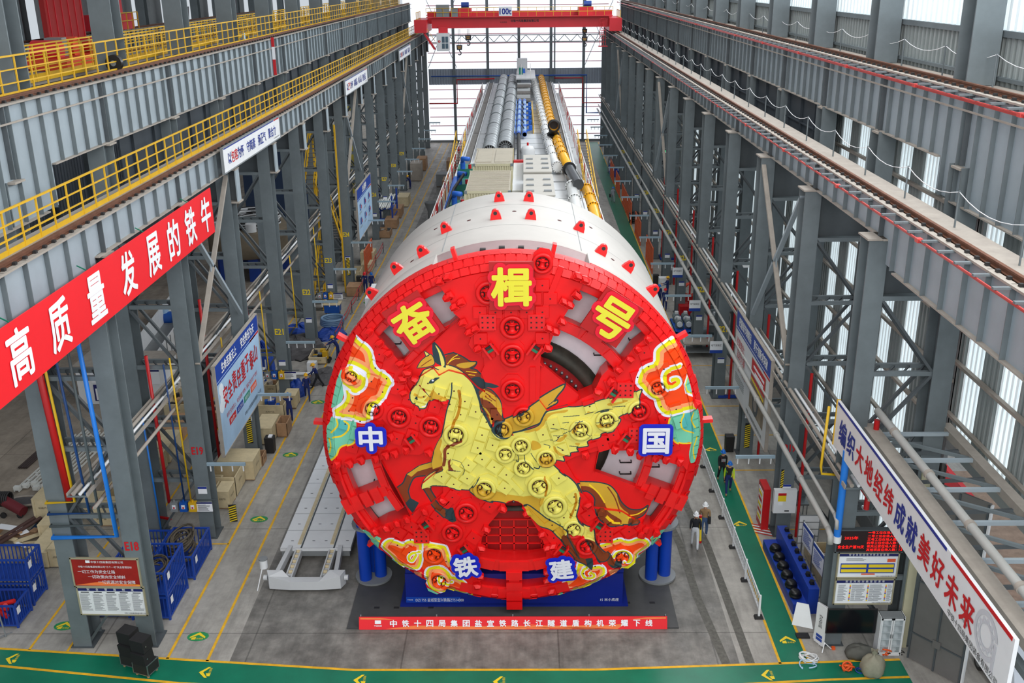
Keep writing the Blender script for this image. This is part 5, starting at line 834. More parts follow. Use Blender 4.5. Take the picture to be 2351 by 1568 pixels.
slurry('lower_white_pipe', 'short white flanged pipe dropping behind the shield on the right', [(3.7, 33.5, 10.6), (3.85, 28, 9.9), (4.1, 22.5, 9.3), (4.2, 18, 8.6)], .36, wp, 2.2)
slurry('lower_yellow_pipe', 'short yellow flanged pipe bending down on the right of the shield', [(4.75, 34.5, 10.2), (4.95, 30, 9.9), (5.05, 27, 9.5), (5.1, 25, 8.4)], .34, yp, 1.6)
k = MB(); k.path([(3.0, 54, 11.2), (3.0, 53.4, 11.9), (3.0, 52.75, 12.05)], .4, black, 16); flange(k, (3, 54, 11.1), (0, -.3, 1), .54, black); T = MX.Translation((3.0, 52.15, 12.1)) @ MX.Rotation(pi / 2, 4, 'X'); k.lathe([(.38, .06), (.54, .06), (.54, -.06), (.38, -.06)], black, 24, T); k.lathe([(.38, .06), (.36, -.5)], yp, 24, T); k.lathe([(.36, -.5), (0, -.5)], ink, 24, T); tag(k.build('black_elbow'), 'black pipe elbow with an open flanged mouth above the yellow pipe', 'pipe elbow')
for i, (x, w_) in enumerate(((-.55, 'left'), (-.05, 'middle'), (.5, 'right'))):
    t = thing('blue_water_pipe', (x, 58.5, 10.45), '%s of the three blue water pipes beside the duct' % w_, 'pipe', 'blue water pipes beside the duct')
    k = MB(); k.tube((0, 0, 0), (0, 27, 0), .19, M('pipe_pale_blue', (150, 186, 226), .35, 0, .1, 2), 12); k.build('pipe_run', t)
    k = MB()
    for j in range(7): k.tube((0, j * 4.2, 0), (0, j * 4.2 + 1.1, 0), .21, bp, 12)
    k.build('coupling', t)
    if i < 2: k = MB(); k.path([(0, 0, 0), (.02, -3, -.1), (.05, -7, .2), (.1, -16, .6), (.1, -26, .4)], .16, black, 8); k.build('black_hose', t)
    else:
        for j in range(6): k = MB(); k.tube((.0, 2 + 3.6 * j, 0), (.7, 2 + 3.6 * j, .2), .1, bp, 8); k.tube((.55, 2 + 3.6 * j, .1), (.55, 2 + 3.6 * j, .55), .16, bp, 8); k.path([(0, 2.4 + 3.6 * j, .1), (-.25, 2.8 + 3.6 * j, .5), (-.3, 3.6 + 3.6 * j, .3)], .05, black, 5); k.build('valve', t)
# containers, cabinets, tanks on the trailers
cont = M('container_cream', (186, 180, 150), .5, 0, .06, 1); roofc = M('container_roof', (162, 154, 138), .6, 0, .1, .8)
def container(y, z, top, lab, roofm, panel=False):
    t = thing('container', (-1.52, y, z), lab, 'container', 'cream containers on the trailer')
    k = MB(); h = top - z; k.bb(-1.2, 1.2, .03, 6.0, .12, h - .05, cont)
    for s in (-1.22, 1.22):
        for yy in (0, 6.03): k.bb(s - .06, s + .06, yy - .06, yy + .06, 0, h, cont)
    for j in range(15): k.bb(-1.05 + .15 * j, -.98 + .15 * j, -.03, .03, .15, h - .15, cont)
    k.build('box', t); k = MB(); k.bb(-1.22, 1.22, 0, 6.05, h - .06, h, roofm)
    if panel:
        for q in (-.6, .6): k.bb(q - .5, q + .5, .5, 5.5, h, h + .04, roofm)
    else:
        for j in range(20): k.bb(-1.15, 1.15, .2 + .29 * j, .33 + .29 * j, h, h + .025, roofm)
    k.build('roof', t)
    for q, z0 in (('top_end_rail', h - .14), ('bottom_end_rail', 0)):
        k = MB(); k.bb(-1.24, 1.24, -.04, .04, z0, z0 + .14, cont)
        for s in (-1.2, 1.2): k.box((s, 0, z0 + .07), (.16, .16, .16), steel)
        k.build(q, t)
container(19.7, 10.02, 13.15, 'cream container with ribbed roof nearest the shield', roofc); container(29.2, 10.02, 12.95, 'cream container with flat roof hatches in front of the fan mouths', roofc, True)
cabm = M('cabinet_beige', (178, 174, 166), .5, 0, .05, 1)
for i, (ya, yb, lab) in enumerate(((21.2, 27.4, 'beige electrical cabinet with roof slots nearest the shield, right of the container'), (28.4, 34.6, 'beige electrical cabinet with roof slots farther from the shield'))):
    t = thing('electrical_cabinet', (1.32, ya, ZD), lab, 'cabinet', 'beige cabinets on the trailer'); k = MB(); L = yb - ya
    k.bb(-.85, .85, 0, L, .1, 2.5, cabm); k.bb(-.9, .9, -.06, L + .06, 2.5, 2.58, cabm); k.build('body', t); k = MB()
    for s in (-.5, .5):
        for j in range(3): k.bb(s - .22, s + .22, .9 + j * 1.7, 1.15 + j * 1.7, 2.58, 2.66, grey)
    k.build('roof_vents', t)
t = thing('white_cabinet', (.1, 25.4, ZD), 'tall narrow white tarped cabinet between the container and the beige cabinets', 'cabinet'); k = MB(); k.bb(-.36, .36, 0, 9.5, 0, 2.0, tw); k.build('body', t); k = MB(); k.bb(-.36, .36, 9.5, 9.9, 0, 2.15, red); k.build('red_end', t)
t = thing('air_tank', (.75, 46, ZD), 'white rounded tank standing in front of the blue pipes', 'tank'); k = MB(); k.lathe([(0, 0), (.5, .05), (.56, .25), (.56, 1.1), (.42, 1.35), (0, 1.45)], tw, 24); k.build('vessel', t); k = MB(); k.tube((0, 0, 1.4), (0, 0, 1.65), .08, red, 8); k.build('valve', t)
gt = M('pump_green', (28, 118, 100), .45, 0, .1, 1)
for i, (x, y, z, lx, ly, lz, lab) in enumerate(((-3.75, 33.5, ZD - .3, 1.3, 2.2, 1.1, 'green pump tank in the middle of the left walkway row'), (-3.75, 37.6, ZD, 1.2, 2.2, 1.1, 'green pump tank farthest along the left walkway'), (-3.8, 28.8, ZD - .6, 1.2, 1.6, 1.0, 'green pump tank nearest the shield on the left'))):
    t = thing('pump_tank', (x, y, z), lab, 'pump', 'green pump tanks'); k = MB(); k.bb(-lx / 2, lx / 2, 0, ly, 0, lz, gt); k.build('tank', t)
    k = MB(); k.tube((-.2, .1, lz), (-.2, .1, lz + .5), .18, bp, 10); k.path([(-.2, .1, lz + .5), (-.2, -.2, lz + .8), (.3, -.5, lz + .8)], .16, bp, 8); k.build('blue_elbow', t); k = MB(); k.tube((.3, .2, lz), (.3, .2, lz + .3), .12, red, 8); k.build('red_cap', t)
k = MB(); k.path([(-4.3, 35, 10.9), (-4.5, 30, 10.1), (-4.75, 24, 9.2), (-4.9, 20, 8.6)], .2, bp, 10); tag(k.build('blue_pipe'), 'blue pipe running down the left trailer edge to the shield', 'pipe')
k = MB(); k.path([(-3.6, 33, 11.6), (-4.1, 30, 11.2), (-4.5, 27, 10.2), (-5.0, 24, 9.8)], .1, black, 8); tag(k.build('black_hose'), 'black hose hanging from the green pump tanks', 'hose')
k = MB(); k.path([(-5.5, 38, 9.6), (-5.45, 26, 9.3), (-5.5, 14.5, 8.4)], .12, M('orange_pipe', (220, 90, 64), .5), 8); tag(k.build('orange_pipe'), 'orange pipe along the left trailer rail', 'pipe')
for s, x, lab in ((-1, -5.2, 'yellow stair with handrails down the left side of the trailers'), (1, 5.6, 'yellow stair with handrails down the right side of the trailers')):
    t = thing('access_stair', (x, 40, 8.0), lab, 'stair', 'yellow trailer stairs'); k = MB()
    for q in (-.35, .35): k.bar((q, 0, -.5), (q, 16, 2.2), .1, .16, yel)
    for j in range(22): k.bb(-.35, .35, j * .72, j * .72 + .25, -.45 + j * .125, -.42 + j * .125, dkgut)
    k.build('flight', t)
    for q in (-.4, .4):
        k = MB(); k.bar((q, 0, .5), (q, 16, 3.2), .06, .06, yel)
        for j in range(9): k.bar((q, j * 2, -.5 + j * .34), (q, j * 2, .5 + j * .34), .05, .05, yel)
        k.build('handrail', t)
t = thing('end_platform', (0, 95, ZD), 'raised white platform with dark steps at the far end of the trailers', 'platform'); k = MB(); k.bb(-.55, 1.9, 0, 12, 1.9, 2.05, tw); k.bb(-.5, .9, 11, 12, 2.05, 3.6, tw); k.build('deck', t); k = MB()
for j in range(3): k.bb(-.4, 1.2, -3 * j - 3.0, -3 * j, 1.2 - .5 * j, 1.35 - .5 * j, dkgut); k.bb(-.4, 1.2, -3 * j - .4, -3 * j, .8 - .4 * j, 1.5 - .4 * j, tw)
k.build('steps', t); k = MB(); k.bb(-.2, .3, 5, 6, 2.05, 2.9, gt); k.bb(.2, .6, 7, 8, 2.05, 2.6, bp); k.build('pump', t)
for s in (-1, 1):
    k = MB(); k.bar((s * .6 + .7, 0, 2.9), (s * .6 + .7, 12, 2.9), .05, .05, rail_w)
    for j in range(5): k.bar((s * .6 + .7, j * 3, 2.0), (s * .6 + .7, j * 3, 2.9), .05, .05, rail_w)
    k.build('guard_rail', t)
k = MB(); k.bb(2.0, 2.2, 70, 86, ZD, ZD + .9, tw); k.bb(1.3, 1.38, 62, 80, ZD, ZD + 1.0, yel); tag(k.build('deck_barrier'), 'white and yellow deck barrier right of the blue pipes', 'barrier')
t = thing('deck_gate', (2.9, 20.5, 9.3), 'yellow hoop gate on the trailer deck right of the beige cabinets', 'gate'); k = MB(); k.path([(-.5, 0, 0), (-.5, 0, 2.0), (.5, 0, 2.0), (.5, 0, 0)], .05, yel, 6); k.bar((-.5, 0, 1), (.5, 0, 1), .06, .06, yel); k.build('hoop', t); k = MB(); k.bb(-.45, .45, .05, .1, .1, .9, tw); k.build('infill', t)
k = MB(); k.bb(-.75, .75, 0, 2.6, 0, 2.6, tw); tag(k.build('service_box', loc=(-6.9, 14.2, 6.2)), 'tall white service box beside the left end of the shield', 'box')
k = MB(); k.bb(-.7, .7, 0, 2.4, 0, 6.15, tw); tag(k.build('service_tower', loc=(-6.9, 14.3, .05)), 'white stand that carries the service box', 'stand')
# ================================================================ banners, posters, notice boards
def board(name, label, cat, o, xd, yd, w, h, bg, th=.05, frame=None, group=None):
    """a flat board in the plane spanned by xd (reading direction) and yd (up); returns thing, plane and size"""
    T = basis(o, xd, yd); t = thing(name, o, label, cat, group); Tl = T.copy(); Tl.translation = (0, 0, 0)
    k = MB(); k.box((0, 0, -th / 2), (w, h, th), bg, Tl); k.build('panel', t)
    if frame:
        k = MB()
        for s in (-1, 1): k.box((0, s * h / 2, -th / 2 + .01), (w + .06, .05, th + .04), frame, Tl); k.box((s * w / 2, 0, -th / 2 + .01), (.05, h + .06, th + .04), frame, Tl)
        k.build('frame', t)
    return t, Tl
NY, PY = (0, 1, 0), (0, -1, 0)
UP = (0, 0, 1)
bred = M('banner_red', (232, 26, 38), .5, 0, .04, .4)
# red banner on the left girder: far end y 8.85, runs on towards the camera
t, T = board('red_banner', 'long red banner with white characters hanging under the left lower girder', 'banner', (-13.2, -1.2, 14.6), NY, UP, 20.2, 1.96, bred, .04)
for i, ch in enumerate('高质量发展的铁牛'):
    k = MB(); y = (-9.0, -6.55, -3.85, -1.1, 1.4, 3.65, 5.75, 7.85)[i]; text(k, ch, T, y + 1.2, .02, 1.25, 1.45, paper, z=.02, fat=.035); k.build('character', t)
k = MB()
for y in (-8, -3, 2, 7): k.bar((-.02, y, 1.0), (-.3, y, 1.15), .03, .03, green)
k.build('tie', t)
for y0, y1, txt, zt, lab in ((11.2, 22.4, '以包容为怀 守简素 扬正气 聚合力', 16.9, 'white slogan board nearest the front on the left lower girder'), (44.2, 55.7, '以正气为怀 高精品 树人品 塑企品', 16.75, 'white slogan board in the middle of the left lower girder'), (79.4, 91.2, '以创新为魂 高质量 强品牌', 16.6, 'white slogan board farthest along the left lower girder')):
    t, T = board('slogan_board', lab, 'sign board', (-13.2, (y0 + y1) / 2, zt - .58), NY, UP, y1 - y0, 1.15, white, .08, grey, 'white slogan boards on the left girder')
    k = MB(); w = y1 - y0; n = len(txt); cw = w * .84 / n
    for i, ch in enumerate(txt):
        if ch != ' ': text(k, ch, T, -w * .43 + cw * (i + .5), -.02, cw * .92, .52, inkr if i in (1, 2) else inkb, z=.01, fat=.008)
    k.box((-w * .05, .52, .006), (w * .86, .07, .01), inkb, T); k.box((w * .44, .52, .006), (w * .1, .09, .01), inkr, T)
    text(k, '中铁十四局集团装备有限公司', T, w * .42, -.42, w * .12, .07, ink); k.build('lettering', t)
# hanging posters
skyb = M('poster_sky', (170, 202, 232), .45, 0, .14, .5); pblue = M('poster_blue', (28, 66, 158), .45, 0, 0)
def sub(k, T, x, y, w, h, mat, z=.006): k.box((x, y, z), (w, h, .008), mat, T)
t, T = board('safety_poster', 'large sky blue safety poster with red brush writing on the left columns', 'poster', (-13.55, 11.4, 5.45), NY, UP, 7.6, 4.5, skyb, .12, dust)
k = MB(); sub(k, T, 0, 1.82, 7.6, .86, pblue); sub(k, T, -.3, 1.3, 6.9, .08, pblue); sub(k, T, 2.9, 1.3, 1.7, .1, inkr)
text(k, '生命至高无上', T, -1.6, 1.8, 2.5, .5, paper, z=.02, fat=.012); text(k, '安全责任为天', T, 1.7, 1.8, 2.5, .5, paper, z=.02, fat=.012)
for i, ch in enumerate('安全责任重于泰山'): text(k, ch, T, -2.65 + .78 * i, .35 + .06 * (i % 3), .66, 1.0 - .12 * (i % 2), inkr, z=.015, fat=.014)
text(k, '树牢“生命至上、安全发展”思想，落实“安全生产”责任', T, 0, -.62, 5.6, .24, inkr)
for i, (tx, mt) in enumerate((('安全第一', inkr), ('以人为本', pblue), ('预防为主', M('tag_teal', (44, 140, 116), .5)), ('综合治理', M('tag_orange', (232, 92, 52), .5)))): sub(k, T, -1.95 + 1.3 * i, -1.08, 1.1, .34, mt); text(k, tx, T, -1.95 + 1.3 * i, -1.08, .82, .2, paper, z=.02)
text(k, '中铁十四局集团装备有限公司', T, 1.6, -1.8, 3.2, .2, ink); k.build('lettering', t)
cl = M('poster_cloud', (226, 236, 244), .5, 0, .1, .8); k = MB()
for x, y, r in ((-3.2, .9, .35), (-3.0, .4, .5), (-3.3, .1, .4)): k.add([(x + r * cos(a * pi / 8), y + r * .8 * sin(a * pi / 8), .004 + r * .01) for a in range(16)], [tuple(range(16))], cl, T=T)
k.build('printed_clouds', t)
t, T = board('safety_poster', 'tall pale blue poster with six small headings on the far left columns', 'poster', (-13.55, 52.3, 5.3), NY, UP, 8.0, 4.3, skyb, .12, dust)
k = MB(); sub(k, T, 0, 1.7, 8, .9, pblue); sub(k, T, -.4, 1.15, 7.2, .08, pblue); sub(k, T, 3.0, 1.15, 2.0, .1, inkr); text(k, '企业精神', T, 0, 1.7, 2.2, .6, paper, z=.02, fat=.02)
for i, tx in enumerate(('安全', '质量', '创新', '诚信', '担当', '奋进')):
    x, y = -2.5 + 2.4 * (i % 3), .45 - 1.2 * (i // 3); text(k, tx, T, x, y, .8, .6, pblue, z=.015, fat=.01); sub(k, T, x + .6, y - .1, .25, .3, inkr)
    for q in range(2): sub(k, T, x, y - .45 - .1 * q, 1.2, .04, grey)
k.build('lettering', t)
t, T = board('slogan_poster', 'large white poster with blue header and a red photo panel on the right columns', 'poster', (11.62, 11.85, 5.4), PY, UP, 7.7, 4.5, white, .12, dust)
k = MB(); sub(k, T, 0, 1.8, 7.7, .9, pblue); sub(k, T, -.6, 1.24, 6.5, .08, pblue); sub(k, T, 3.2, 1.24, 1.3, .1, inkr)
text(k, '把握细节铸精品', T, -1.75, 1.78, 2.9, .5, paper, z=.02, fat=.012); text(k, '勇于创新求突破', T, 1.75, 1.78, 2.9, .5, paper, z=.02, fat=.012)
for i, tx in enumerate(('经营理念：', '品质为基', '客户为先')): text(k, tx, T, -2.55 + .25 * i, .65 - .62 * i, 1.9, .46, inkr, z=.015)
for q in range(5): sub(k, T, -2.3, -1.1 - .1 * q, 2.2, .035, grey)
sub(k, T, 1.6, -.25, 3.0, 2.6, M('photo_grey', (146, 132, 112), .6, 0, .4, 1.5)); sub(k, T, 1.6, .55, 2.8, .95, inkr, .012); sub(k, T, 1.7, .75, 2.2, .12, paper, .02); sub(k, T, 1.8, .45, 1.8, .2, paper, .02)
for q in range(14): sub(k, T, .35 + .19 * q, .02 - .012 * q, .14, .12, inky, .022)
k.add([(1.4 + .6 * cos(a * pi / 12), -.95 + .6 * sin(a * pi / 12), .016) for a in range(24)], [tuple(range(24))], steel_dk, T=T); k.add([(1.4 + .36 * cos(a * pi / 12), -.95 + .36 * sin(a * pi / 12), .02) for a in range(24)], [tuple(range(24))], dust, T=T)
text(k, '中铁十四局集团装备有限公司', T, 1.3, -1.95, 3.4, .2, ink); k.build('lettering', t)
# white banner over the right cross aisle
t, T = board('white_slogan_banner', 'long white banner with blue and red characters over the right side aisle', 'banner', (11.62, -8.2, 8.94), PY, UP, 13.7, 1.72, white, .1)
k = MB(); k.box((-6.87, 0, -.04), (.05, 1.76, .14), yel, T); sub(k, T, -1.9, .8, 9.7, .1, inkb); sub(k, T, 5.0, .8, 3.5, .12, inkr)
for i, ch in enumerate('编织大地经纬'): text(k, ch, T, -5.95 + .94 * i, -.02, .74, .84, inkb if i < 2 else inkr, z=.015, fat=.02)
for i, ch in enumerate('成就美好未来'): text(k, ch, T, -.25 + .96 * i, -.04, .76, .88, inkb if i < 2 else inkr, z=.015, fat=.02)
lgrey = M('logo_grey', (196, 198, 204), .5, 0, 0)
for r0, r1, a0, a1 in ((.5, .62, .3, 5.6), (.3, .38, 0, 6.28)):
    k.lathe([(r0, .012), (r1, .012)], lgrey, 28, T @ MX.Translation((5.6, .05, 0)), False, a0, a1)
for a in range(12): k.box((5.6 + .4 * cos(a * pi / 6), .05 + .4 * sin(a * pi / 6), .013), (.1, .1, .004), lgrey, T)
k.box((6.1, -.25, .013), (.12, .8, .004), lgrey, T)
text(k, '中铁十四局集团装备有限公司', T, 5.0, -.68, 2.9, .2, ink, z=.016); text(k, '中国铁建', T, 4.5, -.36, .35, .08, ink); sub(k, T, 4.5, -.2, .22, .12, inkr); k.build('lettering', t)
# red ground banner in front of the machine
bo = M('banner_orange', (240, 120, 60), .5, 0, .1, 1.5)
t = thing('ground_banner', (-.06, -1.0, 0), 'long low red banner with white characters standing in front of the cutterhead', 'banner')
T = basis((0, -.12, .25), (1, 0, 0), (0, .35, 1))
k = MB(); k.box((0, 0, -.03), (12.1, .5, .05), bred, T); k.build('panel', t)
k = MB(); rnd = random.Random(4)
for i in range(7):
    x0 = -3.2 + i * .9; k.add([(x0 - 1.8, -.22 + .03 * i, .002 + .0004 * i), (x0 + 1.9, -.24, .002 + .0004 * i), (x0 + 2.2, -.16 + .02 * i, .002 + .0004 * i), (x0 - .6, -.08 - .02 * i, .002 + .0004 * i)], [(0, 1, 2, 3)], bo, T=T)
for s in (-1, 1): k.add([(s * 6.0, .23, .003), (s * 5.2, .22, .003), (s * 4.6, .14, .003), (s * 6.0, .16, .003)], [(0, 1, 2, 3) if s < 0 else (3, 2, 1, 0)], bo, T=T)
k.build('printed_waves', t)
k = MB(); text(k, '中铁十四局集团盐宜铁路长江隧道盾构机荣耀下线', T, .32, 0, 10.5, .25, paper, z=.014, each=.55, fat=.008); sub(k, T, -5.3, .05, .24, .14, paper, .012); text(k, '中国铁建', T, -5.3, -.09, .3, .07, paper, z=.014); k.build('lettering', t)
k = MB()
for x in (-6, -3, 0, 3, 6): k.bar((x, .0, .0), (x, .1, .48), .04, .04, grey); k.bar((x, .1, .48), (x, .5, .02), .04, .04, grey)
k.build('stand', t)
# notice boards bolted to column E18 (left) and B18 (right)
al = M('board_frame', (176, 168, 140), .45, .3, .05, 2); wine = M('board_wine', (150, 22, 16), .5, 0, .25, 1.2)
def lines(k, T, x, y, w, h, n, mat=grey, seed=0):
    r = random.Random(seed)
    for i in range(n): ww = w * r.uniform(.55, 1); sub(k, T, x - (w - ww) / 2, y + h / 2 - h * (i + .5) / n, ww, h / n * .32, mat)
y = -2.27
t, T = board('red_notice_board', 'dark red notice board with white slogans on the left front column E18', 'notice board', (-15.2, y, 3.35), (1, 0, -.02), UP, 2.5, 1.2, wine, .06, al)
k = MB(); text(k, '中铁十四局集团有限公司', T, .1, .46, 1.2, .1, paper); sub(k, T, -.62, .47, .16, .1, paper); text(k, '中铁十四局集团有限公司“三个一切”安全管理目标', T, .0, .25, 2.0, .09, paper)
for i, tx in enumerate(('一切工作为安全让路', '一切政策向安全倾斜', '一切资源对安全保障')): text(k, tx, T, -.35 + .35 * i, .04 - .22 * i, 1.4, .15, paper)
for i in range(3): k.add([(-1.2, -.55, .003), (1.2, -.58, .003), (1.2, -.5 - .02 * i, .003 + .001 * i), (-.3, -.46 + .03 * i, .003 + .001 * i)], [(0, 1, 2, 3)], inky if i % 2 else bo, T=T)
k.build('lettering', t)
t, T = board('safety_rules_board', 'white rules board with blue header below the red notice board on column E18', 'notice board', (-15.15, y, 2.1), (1, 0, -.02), UP, 2.5, 1.2, white, .06, al)
k = MB(); sub(k, T, 0, .52, 2.5, .15, M('header_navy', (22, 28, 96), .5)); text(k, '安全管理制度', T, 0, .52, 2.0, .11, paper, z=.016, each=.3)
for i in range(5): lines(k, T, -.98 + .49 * i, -.05, .42, .75, 18, grey, i); sub(k, T, -.98 + .49 * i, .38, .3, .03, ink)
text(k, '中铁十四局集团装备有限公司', T, .8, -.52, .8, .06, ink); k.build('lettering', t)
navy = M('header_navy')
led = M('led_black', (34, 8, 12), .5, 0, 0); ledr = M('led_red', (255, 24, 18), .5, 0, 0, emit=1.6)
t, T = board('led_display', 'red LED message screen on the right front column B18', 'display', (13.05, -2.3, 4.62), (1, 0, 0), UP, 2.5, .92, led, .16, steel_dk)
k = MB(); text(k, '2025年', T, -.72, .14, .5, .14, ledr, z=.02); text(k, '安全生产第70天', T, -.7, -.24, .95, .14, ledr, z=.02)
for i, tx in enumerate(('一号工位在场人数：', '二号工位在场人数：', '三号工位在场人数：', '四号工位在场人数：', '有关公安在场人数：', '其他项目在场人数：')): text(k, tx, T, .42, .36 - .143 * i, 1.1, .115, ledr, z=.02); text(k, '12', T, 1.12, .36 - .143 * i, .12, .1, ledr, z=.02)
k.build('lettering', t)
t, T = board('risk_map_board', 'white site plan board with yellow buildings under the LED screen', 'notice board', (13.05, -2.3, 3.6), (1, 0, 0), UP, 2.2, 1.06, paper, .06, al)
k = MB(); sub(k, T, 0, .45, 2.2, .15, navy); text(k, '安全风险四色分布及疏散图', T, 0, .45, 1.5, .1, paper, z=.016, each=.6)
for i in range(2):
    for j in range(2): sub(k, T, -.5 + 1.0 * i, -.03 - .2 * j, .92, .13, inky, .012)
sub(k, T, 0, -.13, 1.98, .42, pblue, .006); sub(k, T, .85, .2, .3, .14, M('tag_orange'), .008); sub(k, T, .05, -.38, .5, .05, M('tag_orange'), .008); lines(k, T, -.35, .24, .9, .12, 3, grey, 3); text(k, '中铁十四局集团装备有限公司', T, .7, -.47, .7, .05, ink); k.build('lettering', t)
t, T = board('risk_list_board', 'white risk table board with blue header above the television', 'notice board', (13.03, -2.3, 2.46), (1, 0, 0), UP, 2.15, 1.06, paper, .06, al)
k = MB(); sub(k, T, 0, .45, 2.15, .15, navy); text(k, '安全风险分级管控清单', T, 0, .45, 1.5, .1, paper, z=.016, each=.6)
for i in range(3):
    lines(k, T, -.78 + .66 * i, -.05, .36, .72, 16, grey, i + 9)
    for j in range(12): sub(k, T, -.52 + .66 * i, .28 - .06 * j, .05, .045, (inky, M('tag_orange'), pblue, inky)[j % 4])
    lines(k, T, -.36 + .66 * i, -.05, .2, .72, 16, grey, i + 19)
text(k, '中铁十四局集团装备有限公司', T, .7, -.48, .7, .05, ink); k.build('lettering', t)
t = thing('television', (12.65, -2.46, 1.28), 'large black television on the right front column below the notice boards', 'television')
k = MB(); k.box((0, 0, 0), (1.86, .08, 1.06), black); k.build('casing', t)
k = MB(); k.box((0, -.042, .01), (1.8, .006, 1.0), M('screen_glass', (16, 18, 24), .15, 0, 0)); k.build('screen', t)
k = MB(); k.box((0, .12, 0), (.5, .2, .4), steel_dk); k.build('wall_mount', t)
# ================================================================ things along the left side
ply = M('plywood', (206, 190, 154), .7, 0, .14, 2.2); plyd = M('old_plywood', (168, 132, 100), .75, 0, .2, 2.5); inn = M('crate_inside', (150, 122, 86), .8, 0, .2, 3); stamp = M('stamp_ink', (70, 60, 52), .7, 0, 0)
tarp = M('tarp_blue', (22, 62, 148), .55, 0, .25, 2); tarpg = M('tarp_grey', (84, 82, 84), .75, 0, .25, 2)
def crate(x0, x1, y0, y1, h, label, opened=False, mat=None, z=0, name='wooden_crate', mark=True, group='wooden crates of the left side', junk=None):
    mat = mat or ply; t = thing(name, ((x0 + x1) / 2, (y0 + y1) / 2, z), label, 'crate', group); a, b = (x1 - x0) / 2, (y1 - y0) / 2; k = MB()
    if opened:
        for s in (-1, 1): k.bb(s * a - .03, s * a + .03, -b, b, .08, h, mat); k.bb(-a, a, s * b - .03, s * b + .03, .08, h, mat)
        k.bb(-a, a, -b, b, .08, .12, inn)
    else: k.bb(-a, a, -b, b, .08, h, mat)
    k.build('box', t); k = MB()
    for s in (-1, 1):
        k.bb(-a, a, s * b * .8 - .05, s * b * .8 + .05, 0, .08, plyd)
        for q in (-1, 1): k.box((s * (a + .012), q * (b - .05), h / 2 + .04), (.025, .1, h - .1), mat); k.box((q * (a - .05), s * (b + .012), h / 2 + .04), (.1, .025, h - .1), mat)
    if not opened: k.box((0, 0, h + .012), (2 * a + .05, 2 * b + .05, .025), mat)
    k.build('battens', t)
    if mark:
        k = MB(); T = TF(0, -b - .034, h * .6); text(k, '机电产品', T, 0, 0, min(.5, a), .11, stamp, z=.0); T = basis((a + .034, 0, h * .6), NY, UP); text(k, '机电产品', T, 0, 0, min(.5, b), .11, stamp, z=0); k.build('stamp', t)
    if junk:
        o = MB(); r = random.Random(int(abs(x0 * 10 + y0)));
        for q in range(7): o.box((r.uniform(-a * .7, a * .7), r.uniform(-b * .7, b * .7), h * .75 + r.uniform(-.1, .15)), (r.uniform(.1, .4), r.uniform(.1, .4), r.uniform(.1, .25)), junk[q % len(junk)], MX.Rotation(r.uniform(-.5, .5), 4, 'Z'))
        o = o.build('loose_parts', loc=(t.location.x, t.location.y, z)); tag(o, 'loose parts heaped in the crate: %s' % ' '.join(label.split()[:9]), 'parts', kind='stuff')
    return t
crate(-20.3, -19.5, 3.25, 5.0, .95, 'pale wooden crate with stamped front nearest the blue cages on the left'); crate(-21.2, -20.36, 3.2, 5.6, .8, 'pale wooden crate left of the stamped front crate')
crate(-21.9, -20.5, 5.7, 7.0, .7, 'low plank crate behind the two front crates on the left', mark=False); crate(-22.9, -21.85, 7.4, 8.7, 1.1, 'tall square wooden crate with a paper label left of column E18')
crate(-20.75, -19.95, 7.5, 8.8, .75, 'small wooden crate behind column E18, left one'); crate(-19.85, -18.95, 6.75, 7.8, .75, 'small wooden crate behind column E18, right one'); crate(-19.9, -19.0, 7.95, 9.5, .95, 'open wooden crate behind column E18', True)
crate(-20.0, -19.3, 9.7, 12.6, .8, 'long wooden crate on the left row behind the open one'); crate(-19.2, -18.4, 10.4, 12.9, 1.0, 'long tall wooden crate beside the yellow line behind E18'); crate(-20.2, -19.3, 12.9, 15.6, .8, 'second long wooden crate farther along the left row'); crate(-19.2, -18.4, 13.2, 15.4, .95, 'second tall wooden crate beside the yellow line'); crate(-19.8, -18.6, 16.0, 18.2, .7, 'flat brown crate beyond the long crates on the left', mat=plyd); crate(-17.6, -16.6, 17.6, 19.2, .95, 'reddish crate between the yellow lines beyond column E19', mat=plyd); crate(-20.6, -19.2, 19, 21.5, .9, 'open crate with scrap at the far end of the left crate row', True, junk=[plyd, grey, black])
crate(-15.35, -14.6, 8.3, 10.1, .95, 'open crate just behind the gas boxes of column E19', True, junk=[red, steel, black]); crate(-14.45, -13.85, 8.35, 9.4, .95, 'narrow upright crate right behind column E19')
crate(-15.3, -13.85, 9.55, 11.1, 1.1, 'big open wooden crate stamped on the side under the poster', True); crate(-15.2, -13.4, 11.25, 12.7, 1.1, 'big closed crate with brown lid behind the open crate under the poster', mat=ply); crate(-14.5, -13.35, 12.85, 13.6, .6, 'low worn crate next to column E20', True, plyd, junk=[dust, plyd])
crate(-14.4, -13.45, 15.4, 17.3, 1.0, 'white closed crate with a blue bottle tray beside column E20', mark=False); crate(-13.4, -12.85, 16.4, 17.5, .85, 'small orange brown open crate beside the white crate', True, plyd, mark=False)
crate(-15.1, -13.5, 18.6, 20.1, 1.0, 'wide bench crate the blue helmet worker reaches over', True, junk=[tarp, blue, dust]); crate(-13.9, -13.2, 20.3, 21.4, .85, 'small crate behind the bench crate on the left', mark=False)
crate(-13.9, -12.75, 27.6, 29.3, .5, 'low open tool crate in front of the leaning worker', True, junk=[steel, yel, black, grey]); crate(-15.6, -14.9, 22.6, 24.2, .6, 'low crate of parts behind column E21', True, junk=[plyd, dust, steel])
